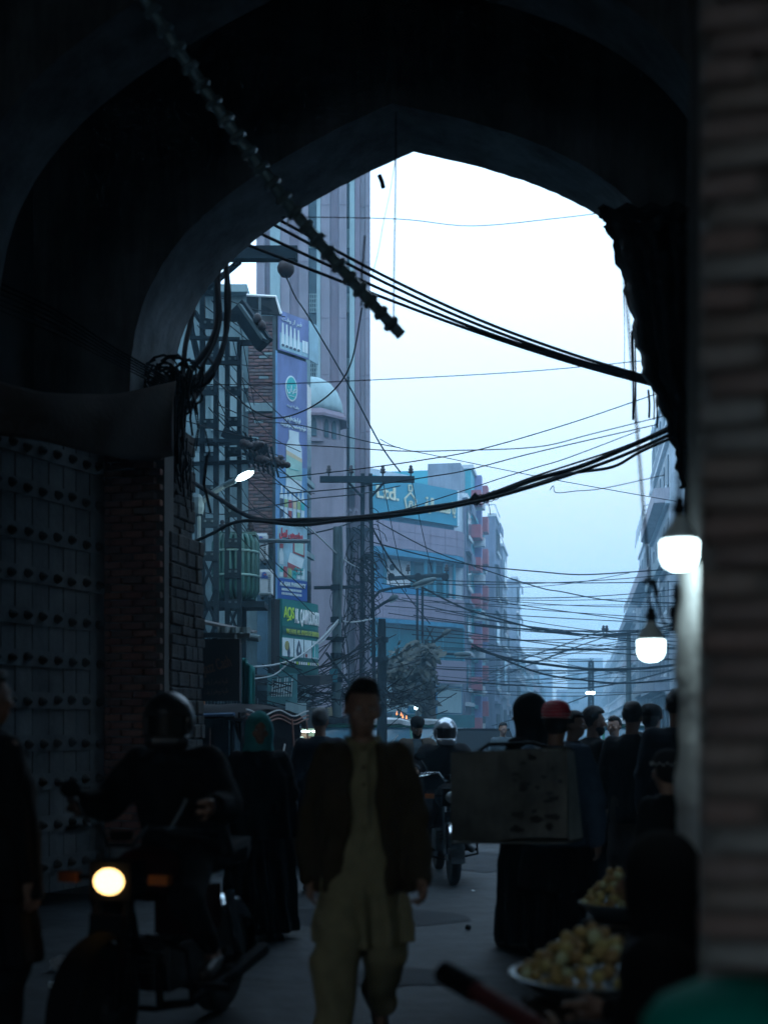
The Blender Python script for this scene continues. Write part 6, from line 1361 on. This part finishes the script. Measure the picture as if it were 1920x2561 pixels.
        if zz < rows[-1][0] - .02:
            a = rows[-1]; rows.append(((a[0] + zz) / 2, a[1] + flare * .6, a[2] + flare * .5, a[3], a[4] - .005)); rows.append((zz, a[1] + flare, a[2] + flare * .8, a[3], a[4] - .01))
        else:
            rows = [r for r in rows if r[0] > zz]
        rows = sorted(rows); f.loft(rows, .02, fold, 9, px * .1, J['pel'][2] + .1)
    def sleeves(f, g, r0=.068, r1=.05, stop=.96):
        for c in 'pn':
            e, w = J['e' + c], J['w' + c]; f.cone(J['s' + c] + (J['che'] - J['s' + c]) * .08, e, (r0 + g) * s * bulk, (r1 + .008 + g) * s, .045); f.cone(e, e + (w - e) * stop, (r1 + .008 + g) * s, (r1 - .008 + g) * s, .03)
    if pants:
        f = Field(lo, hi, h); loose = pants_kind == 'shalwar'; g = .035 if loose else .014
        f.cone(J['pel'] + np.array((0, 0, .02)), J['pel'] - np.array((0, 0, .06)), .16 * s, .15 * s, .05, .8)
        for c in 'pn':
            f.cone(J['pel'] * .3 + J['h' + c] * .7 - np.array((0, 0, .015)), J['k' + c], (.094 + g) * s, (.058 + g * 1.3) * s, .04); f.cone(J['k' + c], J['a' + c] + (J['k' + c] - J['a' + c]) * .12, (.058 + g * 1.3) * s, (.036 + g * (1.2 if loose else 1.0)) * s, .03)
        f.wrinkle((.006 if loose else .003) * wr, 26, px); th.part('shalwar' if loose else 'trousers', f.mesh('trousers', pants), None)
    if top:
        f = Field(lo, hi, h); torso(f, .012, top_len, flare if top_len < .7 else .0); sleeves(f, .0); f.wrinkle(.0035 * wr, 20, px * .3); th.part('kameez' if top_len < .7 else 'shirt', f.mesh('shirt', top), None)
    if jacket:
        f = Field(lo, hi, h); torso(f, .044, .8, .012); sleeves(f, .02)
        nk = J['nek']; zj = .8 * s
        f.cut(lambda x, y, z: -np.maximum(np.maximum(np.abs(x - J['che'][0]) - (.055 + .05 * np.clip((1.2 * s - z) / .4, 0, 1)) * s, y - (J['che'][1] - .02)), 0 * z - .0 + np.where(z > 2, 1, -1) * .05)) if jacket[1] else None
        f.wrinkle(.005 * wr, 19, px * .2); th.part('jacket', f.mesh('jacket', jacket[0]), None)
    if cape:
        f = Field(lo, hi, h); pe, ne, ch = J['pel'], J['nek'], J['che']
        f.loft([(.78 * s, .29 * s, .2 * s, pe[0], pe[1]), (pe[2] + .1 * s, .285 * s, .19 * s, pe[0], pe[1]), (ch[2], .27 * s, .165 * s, ch[0], ch[1]), (ne[2] - .05 * s, .19 * s, .125 * s, ne[0], ne[1]), (ne[2] + .03 * s, .09 * s, .09 * s, ne[0], ne[1])], .03, .014, 8, px)
        f.wrinkle(.004, 16, px); th.part('cape', f.mesh('cape', cape), None)
    if shoes is not None:
        for c in 'pn':
            a = J['a' + c] - np.array((0, 0, .045)) * s; t_ = J['t' + c]; f = Field(np.minimum(a, t_) - .09, np.maximum(a, t_) + .09, max(h * .7, .009)); f.cone(a + np.array((0, .02, 0)), t_ + np.array((0, 0, .004)), .042 * s, .036 * s, .02, 1.0)
            th.part('shoe', f.mesh('shoe', shoes), None)
    th.J = J; th.hp = hp_; return th
R_ = math.radians
k_black = fabric('black', (.006, .006, .007)); k_navy = fabric('navy', (.009, .012, .02)); k_khaki = fabric('khaki', (.2, .182, .105)); k_brown = fabric('brown_jacket', (.04, .031, .018)); k_olive = fabric('olive_sleeve', (.045, .035, .018))
k_teal = fabric('teal_veil', (.04, .25, .26)); k_denim = fabric('denim', (.045, .08, .13)); k_grey = fabric('grey_blue', (.06, .085, .1)); k_tan = fabric('tan_trousers', (.06, .045, .035)); k_plaid = fabric('pale_check', (.14, .16, .17)); k_char = fabric('charcoal', (.008, .009, .011))
walk = dict(sp=(.162, .01, 1.4), sn=(-.162, .01, 1.4), kp=(.1, .03, .52), ap=(.1, .34, .2), tp=(.11, .3, .05), kn=(-.12, -.12, .5), an=(-.14, -.14, .085), tn=(-.16, -.32, .03), hp=(.085, 0, .92), hn=(-.085, 0, .92), wp=(.25, -.12, .87), ep=(.225, .05, 1.12), wn=(-.23, .08, .86), en=(-.215, .1, 1.12), curl=1.0)
km = person('man in khaki shalwar kameez and open dark jacket walking towards us', 906, 5.3, R_(4), 1.69, .0105, bulk=.84, top=k_khaki, top_len=.56, flare=.03, jacket=(k_brown, True), pants=k_khaki, hair='quiff', pose=walk, head=(6, 4, 2), fold=.022, wr=1.7)
for k in range(4): km.part('button', add_ell(MB(), (.0, -.136 + .004 * k, 1.33 - k * .075), (.008, .005, .008), None, 8, 5), k_olive)
km.part('placket', MB().prism([(-.018, -.12, 1.40), (.018, -.12, 1.40), (.02, -.145, 1.08), (-.02, -.145, 1.08)], (0, .01, 0)), k_khaki)
for e_ in (-1, 1): km.part('collar', MB().tube([(e_ * .01, -.075, 1.40), (e_ * .055, -.05, 1.435), (e_ * .07, .01, 1.45), (e_ * .04, .06, 1.45)], .016, 8), k_khaki)
person('woman in a teal head veil and long black cloak', 648, 8.57, R_(12), 1.58, .014, top=k_black, top_len=.05, pants=None, hair='hood', veil=k_teal, cape=k_black, fold=.02, hands=False, bulk=1.05, pose=dict(ep=(.25, -.02, 1.12), en=(-.25, -.02, 1.12), wp=(.1, -.16, 1.02), wn=(-.1, -.16, 1.02)))
person('man in a navy jacket walking away behind the khaki man', 800, 11.0, R_(176), 1.67, .018, top=k_navy, top_len=.72, pants=k_char, hair='short', hcol=mat('greying_hair', (.05, .055, .06)))
mc = person('bearded man in a black cap and brown jacket looking down', 1042, 15, R_(6), 1.6, .016, top=k_grey, top_len=.42, jacket=(fabric('dull_brown', (.055, .045, .035)), True), pants=k_grey, hair='cap', beard=True, head=(8, 26, 0), pose=dict(ep=(.25, -.05, 1.12), en=(-.25, -.05, 1.12), wp=(.06, -.24, 1.08), wn=(-.06, -.24, 1.08)))
ride = dict(pel=(0, .24, .86), che=(0, .16, 1.12), nek=(0, .07, 1.31), hd=(0, .03, 1.435), sp=(.19, .09, 1.27), sn=(-.19, .09, 1.27), ep=(.31, .0, 1.06), en=(-.31, .0, 1.06), wp=(.335, -.2, 1.07), wn=(-.335, -.2, 1.07), hp=(.1, .2, .84), hn=(-.1, .2, .84), kp=(.2, -.2, .64), kn=(-.2, -.2, .64), ap=(.22, .06, .36), an=(-.22, .06, .36), tp=(.25, -.1, .28), tn=(-.25, -.1, .28), curl=1.5)
m_hel = mat('silver_helmet', (.4, .45, .5), rough=.22, metal=.6, var=.1, bump=0, coat=.5)
r2 = person('helmeted rider in dark jacket astride the motorcycle down the street', 1114, 12.1, R_(4), 1.72, .016, top=k_char, top_len=.8, jacket=(k_char, False), pants=k_char, pants_kind='trousers', hair='helmet', cap=m_hel, pose=ride, grp='motorcycle riders', shoes=mat('grey_shoe', (.06, .065, .07)))
r1 = person('rider in black on the motorcycle with the glowing headlight', 415, 5.75, R_(-16), 1.72, .015, top=k_black, top_len=.8, jacket=(k_black, False), pants=k_black, pants_kind='trousers', hair='helmet', cap=mat('black_helmet', (.01, .01, .012), rough=.35, bump=0), pose=ride, z0=.07, head=(20, 0, 0), grp='motorcycle riders')
w6 = person('woman veiled in black with round glasses seen from behind', 1322, 8.25, R_(-128), 1.7, .015, top=k_black, top_len=.05, veil=k_black, hair='hood', cape=k_black, fold=.02, hands=False, bulk=1.08)
for e_ in (-1, 1):
    c = w6.hp((e_ * .032, -.105, .012)); w6.part('glasses', MB().tube([Vector(c) + Vector((.026 * math.cos(a), 0, .026 * math.sin(a))) for a in [i * math.pi / 8 for i in range(17)]], .003, 5), m_chr)
    w6.part('glasses', MB().bar(Vector(w6.hp((e_ * .058, -.105, .015))), Vector(w6.hp((e_ * .08, .0, .012))), .005), m_chr)
m_rcap = mat('red_cap', (.5, .015, .04), rough=.7, var=.15, scale=20)
r7 = person('man in a red beaded cap and denim jacket carrying a box', 1390, 7.6, R_(152), 1.63, .013, top=k_black, top_len=.5, jacket=(k_denim, False), pants=k_black, hair='cap', cap=m_rcap, pose=dict(wn=(-.27, -.04, .84), en=(-.27, .03, 1.1), wp=(.22, .1, 1.05), ep=(.3, .08, 1.15)))
bd = MB()
for ring, (zz, rr) in enumerate(((.048, .095), (.07, .094), (.092, .09), (.114, .082), (.134, .068))):
    for k in range(30):
        a = 2 * math.pi * (k + .5 * (ring % 2)) / 30; c = r7.hp((rr * 1.0 * math.cos(a), .015 + rr * 1.16 * math.sin(a), zz)); bd.box(c, (.007, .007, .005))
r7.part('beadwork', bd, m_pal, r7.cap)
person('man in black in profile facing right by the far rickshaw', 1482, 10.5, R_(105), 1.66, .016, top=k_black, top_len=.62, pants=k_black, hair='quiff', beard=True)
person('older man in checked shirt and brown trousers facing left', 1536, 13.6, R_(-38), 1.62, .018, top=k_plaid, top_len=.78, pants=k_tan, hair='short', skin=m_skin2)
person('young man with cropped hair and dark shirt seen from behind', 1580, 9.7, R_(150), 1.7, .015, top=k_char, top_len=.74, pants=k_tan, hair='short')
person('man half hidden behind the broad man in navy', 1636, 12.6, R_(165), 1.73, .018, top=k_black, top_len=.7, pants=k_black, hair='short')
person('broad man in a navy shirt beside the brick pillar, back turned', 1692, 8.9, R_(172), 1.77, .015, top=k_navy, top_len=.62, pants=k_black, hair='short', bulk=1.15)
person('man whose face shows just right of the red cap', 1432, 10.3, R_(70), 1.63, .017, top=k_navy, top_len=.7, pants=k_char, hair='short')
person('far man with a pale face left of the veiled woman', 1257, 21, R_(10), 1.58, .02, top=k_grey, top_len=.6, pants=k_grey, hair='short', skin=m_skin2)
person('dark figure at the left edge with one arm bent', -35, 5.1, R_(140), 1.74, .016, top=k_black, top_len=.5, pants=k_black, hair='short', cape=k_black, pose=dict(ep=(.34, .02, 1.16), wp=(.16, -.14, 1.02)))
sit = dict(pel=(0, .1, .5), che=(0, .02, .82), nek=(0, -.03, 1.02), hd=(0, -.06, 1.17), sp=(.185, 0, .97), sn=(-.185, 0, .97), ep=(.26, -.06, .72), en=(-.26, -.06, .72), wp=(.2, -.28, .7), wn=(-.2, -.28, .7), hp=(.1, .06, .48), hn=(-.1, .06, .48), kp=(.16, -.34, .5), kn=(-.16, -.34, .5), ap=(.15, -.34, .09), an=(-.15, -.34, .09), tp=(.16, -.5, .03), tn=(-.16, -.5, .03))
person('seated vendor wrapped in a black shawl beside the puri bowls', 1680, 3.4, R_(-120), 1.56, .014, top=k_black, top_len=.2, pants=k_black, hair='hood', veil=k_black, pose=sit, bulk=1.2, grp='stall holders')
vb = person('boy in a dark embroidered cap behind the vendor', 1668, 6.3, R_(-150), 1.35, .016, top=k_black, top_len=.4, pants=k_black, hair='cap', cap=fabric('dark_cap', (.015, .015, .018)), grp='stall holders')
bd = MB()
for k in range(26):
    a = 2 * math.pi * k / 26; c = vb.hp((.1 * math.cos(a), .015 + .118 * math.sin(a), .06 + .012 * (k % 2))); bd.box(c, (.008, .008, .008))
vb.part('beadwork', bd, m_ptrim, vb.cap)
person('person in a grey shawl bending near the clock shop', 742, 17, R_(190), 1.52, .02, top=k_grey, top_len=.3, pants=k_grey, hair='short', cape=k_grey)
person('man in a wool cap left of the broad navy man', 1625, 11.2, R_(160), 1.68, .018, top=k_navy, top_len=.62, pants=k_black, hair='cap', cap=k_black)
# ================================================================ the carried box
c = P(1290, 1997, 7.05); BXc = c
bx = Thing('carton', 'battered printed carton carried on the back of the red capped man', 'box', (c.x, c.y, c.z - .27))
m_cart = mat('printed_carton', (.17, .175, .16), rough=.75, var=.5, scale=3.2, bump=.25, stain=.5); m_cedge = mat('carton_edge', (.5, .56, .54), rough=.7, var=.35, scale=4, bump=.2)
fl_, fr_, br_, bl_ = P(1128, 1888, 6.9), P(1418, 1872, 6.9), P(1462, 1980, 7.2), None
def cq(pts, d): return MB().prism(pts, d)
bx.part('front_panel', MB().grid(lambda u, v: (P(1127 + 290 * u, 1886 - 14 * u + (2106 - 1886 + 0 * u) * v + 3 * math.sin(u * 9 + v * 5), 6.9 + .02 * math.sin(u * 7) * math.sin(v * 6))), 16, 12), m_cart)
bx.part('side_panel', MB().grid(lambda u, v: P(1417 + (18 + 22 * v) * u + 22 * v * (1 - u) * .2, 1872 + 8 * u + (225 + 6 * v - 16 * u) * v, 6.9 + .3 * u), 5, 12), m_cedge)
bx.part('top_flap', MB().prism([P(1127, 1886, 6.9), P(1417, 1872, 6.9), P(1432, 1879, 7.22), P(1150, 1892, 7.22)], (0, 0, .008)), m_cart)
bx.part('back_panel', MB().prism([P(1150, 1890, 7.22), P(1434, 1880, 7.22), P(1452, 2098, 7.22), P(1140, 2104, 7.22)], (0, .012, 0)), m_cart)
bx.part('bottom_panel', MB().prism([P(1127, 2106, 6.9), P(1417, 2106, 6.9), P(1452, 2098, 7.22), P(1140, 2104, 7.22)], (0, 0, -.01)), m_cart)
bx.part('torn_flap', MB().add([P(1330, 1866, 6.95), P(1370, 1876, 6.92), P(1418, 1871, 6.95), P(1372, 1884, 6.9)], [(0, 1, 2, 3)]), m_cedge)
bx.part('carry_strap', MB().tube([P(1180, 1890, 7.2), P(1220, 1862, 7.35), P(1330, 1858, 7.45), P(1400, 1878, 7.25)], .012, 6), m_blk)
m_pr = mat('carton_print', (.03, .03, .03), rough=.75, var=.5, scale=8)
rz = random.Random(4)
for k in range(26):
    x, y = rz.uniform(1280, 1405), rz.uniform(1890, 2080); n_ = rz.randint(5, 8); R0 = rz.uniform(4, 18)
    bx.part('printed_mark', MB().prism([P(x + R0 * rz.uniform(.4, 1.3) * math.cos(6.28 * i / n_), y + R0 * .6 * rz.uniform(.4, 1.3) * math.sin(6.28 * i / n_), 6.872) for i in range(n_)], (0, .004, 0)), m_pr)
# ================================================================ puri stall
m_stl = mat('bowl_steel', (.12, .15, .16), rough=.35, metal=.8, var=.15, bump=0); m_cane = mat('dark_cane', (.02, .016, .013), rough=.8, var=.4, scale=20, bump=.4)
m_pur_ = [mat('puri_%d' % i, c, rough=.6, var=.3, scale=18, bump=.25) for i, c in enumerate([(.34, .24, .08), (.4, .33, .12), (.44, .46, .26), (.28, .18, .07)])]
def stand(label, c, r, z):
    th = Thing('cane_stand', label, 'stand', (c[0], c[1], 0), group='cane stands')
    th.part('frame', MB().lathe([(r * .8, 0), (r * .5, z * .5), (r * .75, z - .09)], 16, (c[0], c[1], 0)), m_cane)
    for k in range(12):
        a = k * math.pi / 6; th.part('cane', MB().tube([(c[0] + r * .82 * math.cos(a), c[1] + r * .82 * math.sin(a), 0), (c[0] + r * .52 * math.cos(a + .4), c[1] + r * .52 * math.sin(a + .4), z * .5), (c[0] + r * .78 * math.cos(a + .8), c[1] + r * .78 * math.sin(a + .8), z - .09)], .012, 5), m_cane)
    th.part('rim', MB().lathe([(r * .74, z - .11), (r * .8, z - .1), (r * .74, z - .085)], 16, (c[0], c[1], 0)), m_cane)
def bowl(label, c, r, z):
    th = Thing('steel_bowl', label, 'bowl', (c[0], c[1], z - .1), group='steel bowls')
    th.part('bowl', MB().lathe([(0, z - .095), (r * .5, z - .09), (r * .86, z - .03), (r * 1.0, z), (r * .97, z + .004), (r * .82, z - .022), (0, z - .05)], 28, (c[0], c[1], 0)).sm(), m_stl)
    th.part('rim', MB().tube([(c[0] + r * math.cos(a), c[1] + r * math.sin(a), z) for a in [i * math.pi / 14 for i in range(29)]], .006, 6), m_stl)
pm = []
for i, mm in enumerate(m_pur_):
    b = MB(); add_ell(b, (0, 0, 0), (1, .96, .86), None, 12, 8); me = b.mesh('puri_shell', mm); pm.append(me)
rp = random.Random(11)
def pile(c, r, z, hgt, size, n, label, group):
    pts = []
    tries = 0
    while len(pts) < n and tries < 6000:
        tries += 1; a = rp.uniform(0, 6.28); q = r * .88 * math.sqrt(rp.random()); zz = z - .02 + hgt * (1 - (q / (r * .9)) ** 1.3) * rp.uniform(.8, 1.0)
        p = Vector((c[0] + q * math.cos(a), c[1] + q * math.sin(a), zz))
        if all((p - o).length > size * 1.55 for o in pts): pts.append(p)
    for p in pts:
        o = link('puri_shell', rp.choice(pm)); o.location = p; k = size * rp.uniform(.85, 1.12); o.scale = (k, k, k * rp.uniform(.8, 1)); o.rotation_euler = (rp.uniform(0, 3), rp.uniform(0, 3), 0)
        prop(o, label, 'snack', group)
c1 = P(1480, 2435, 4.1); stand('dark cane stand under the nearer bowl', c1, .3, c1.z - .0); bowl('wide steel bowl heaped with puri shells, nearest the camera', c1, .28, c1.z); pile(c1, .27, c1.z + .01, .17, .0265, 140, 'round golden puri shell heaped in the nearer steel bowl', 'puri shells in the nearer bowl')
c2 = P(1540, 2258, 5.9); stand('dark cane stand under the farther bowl', c2, .2, c2.z); bowl('smaller steel bowl of puri shells behind the vendor arm', c2, .18, c2.z); pile(c2, .18, c2.z + .01, .18, .022, 90, 'round golden puri shell heaped in the farther bowl', 'puri shells in the farther bowl')
c3 = P(1722, 2140, 4.6); stand('dark cane stand beside the brick pillar', c3, .16, c3.z); bowl('small steel bowl half hidden by the brick pillar', c3, .13, c3.z); pile(c3, .12, c3.z + .01, .05, .024, 14, 'golden puri shell in the small bowl by the pillar', 'puri shells in the small bowl')
hdl = Thing('cart_handle', 'dark red wrapped pole leaning at the bottom beside the bowl', 'pole', P(1300, 2540, 3.2))
a_, b_ = P(1110, 2432, 3.5), P(1330, 2560, 3.2); d_ = (b_ - a_); e_ = a_ + d_ * 3.6; e_.z = 0.02
hdl.part('grip', MB().tube([a_, a_ + d_ * .38], .036, 12), m_blk); hdl.part('wrapped_shaft', MB().tube([a_ + d_ * .38, b_, e_], .03, 12), mat('dark_red_wrap', (.07, .01, .012), rough=.7, var=.3, scale=20))
gd = P(1880, 2500, 1.78); gdr = Thing('plastic_drum', 'green plastic drum with rounded lid at the lower right corner', 'drum', (gd.x, gd.y, 0))
m_gp = mat('green_plastic', (.0, .3, .22), rough=.75, var=.1, bump=.03, spec=.1)
gdr.part('barrel', MB().lathe([(.13, 0), (.15, .5), (.15, 1.03)], 24, (gd.x, gd.y, 0)).sm(), m_gp); gdr.part('lid', MB().lathe([(.162, 1.03), (.162, 1.06), (.14, 1.09), (.09, 1.115), (0, 1.125)], 24, (gd.x, gd.y, 0)).sm(), m_gp)
# litter
def crumple(px, Y, r, label, m):
    c = P(px, 1820 + 1.5 * FPX / Y, Y); b = MB(); add_ell(b, (c.x, c.y, r * .7), (r, r * .8, r * .7), None, 10, 7); b.v = [(x + rp.uniform(-.2, .2) * r, y + rp.uniform(-.2, .2) * r, max(.004, z + rp.uniform(-.25, .25) * r)) for x, y, z in b.v]; b.smooth = False
    single('litter', b, m, label, 'litter', (c.x, c.y, 0))
crumple(150, 7.4, .06, 'crumpled pale plastic bag on the ground below the door', mat('pale_plastic', (.3, .33, .36), rough=.5)); crumple(136, 6.9, .03, 'scrap of paper on the ground at the lower left', m_pal); crumple(1170, 8.9, .025, 'dark scrap lying on the road by the cloak hem', m_blk)

# road patches, grit and more litter
m_patch = mat('road_patch', (.017, .02, .024), rough=.8, var=.4, scale=3, bump=.4, spec=.15)
for k, (x, y, a, b_) in enumerate(((-.2, 9.5, .9, .5), (.9, 13.5, .7, 1.1), (-1.3, 14, .6, .5), (1.6, 18, 1.0, 1.4), (.1, 7.2, .45, .3))):
    struct('road_patch', MB().add([(x + a * rp.uniform(.75, 1.1) * math.cos(i * .449), y + b_ * rp.uniform(.75, 1.1) * math.sin(i * .449), .004 + .0005 * k) for i in range(14)], [tuple(range(14))]), m_patch)
for k in range(12):
    x, y = rp.uniform(-1.2, 1.5), rp.uniform(6.5, 16); b = MB(); n_ = 6; r_ = rp.uniform(.012, .03)
    b.add([(x + r_ * rp.uniform(.5, 1.3) * math.cos(i), y + r_ * 1.5 * rp.uniform(.5, 1.3) * math.sin(i), .006 + rp.uniform(0, .01)) for i in range(6)], [(0, 1, 2, 3, 4, 5)]); b.prism([(x + v[0] * 0, v[1], v[2]) for v in b.v[:3]], (0.001, 0, .004))
    single('litter', b, rp.choice([m_pal, m_blk, m_brn]), 'flat scrap of litter trodden into the dark road', 'litter', (x, y, 0), 'scraps of litter on the road')
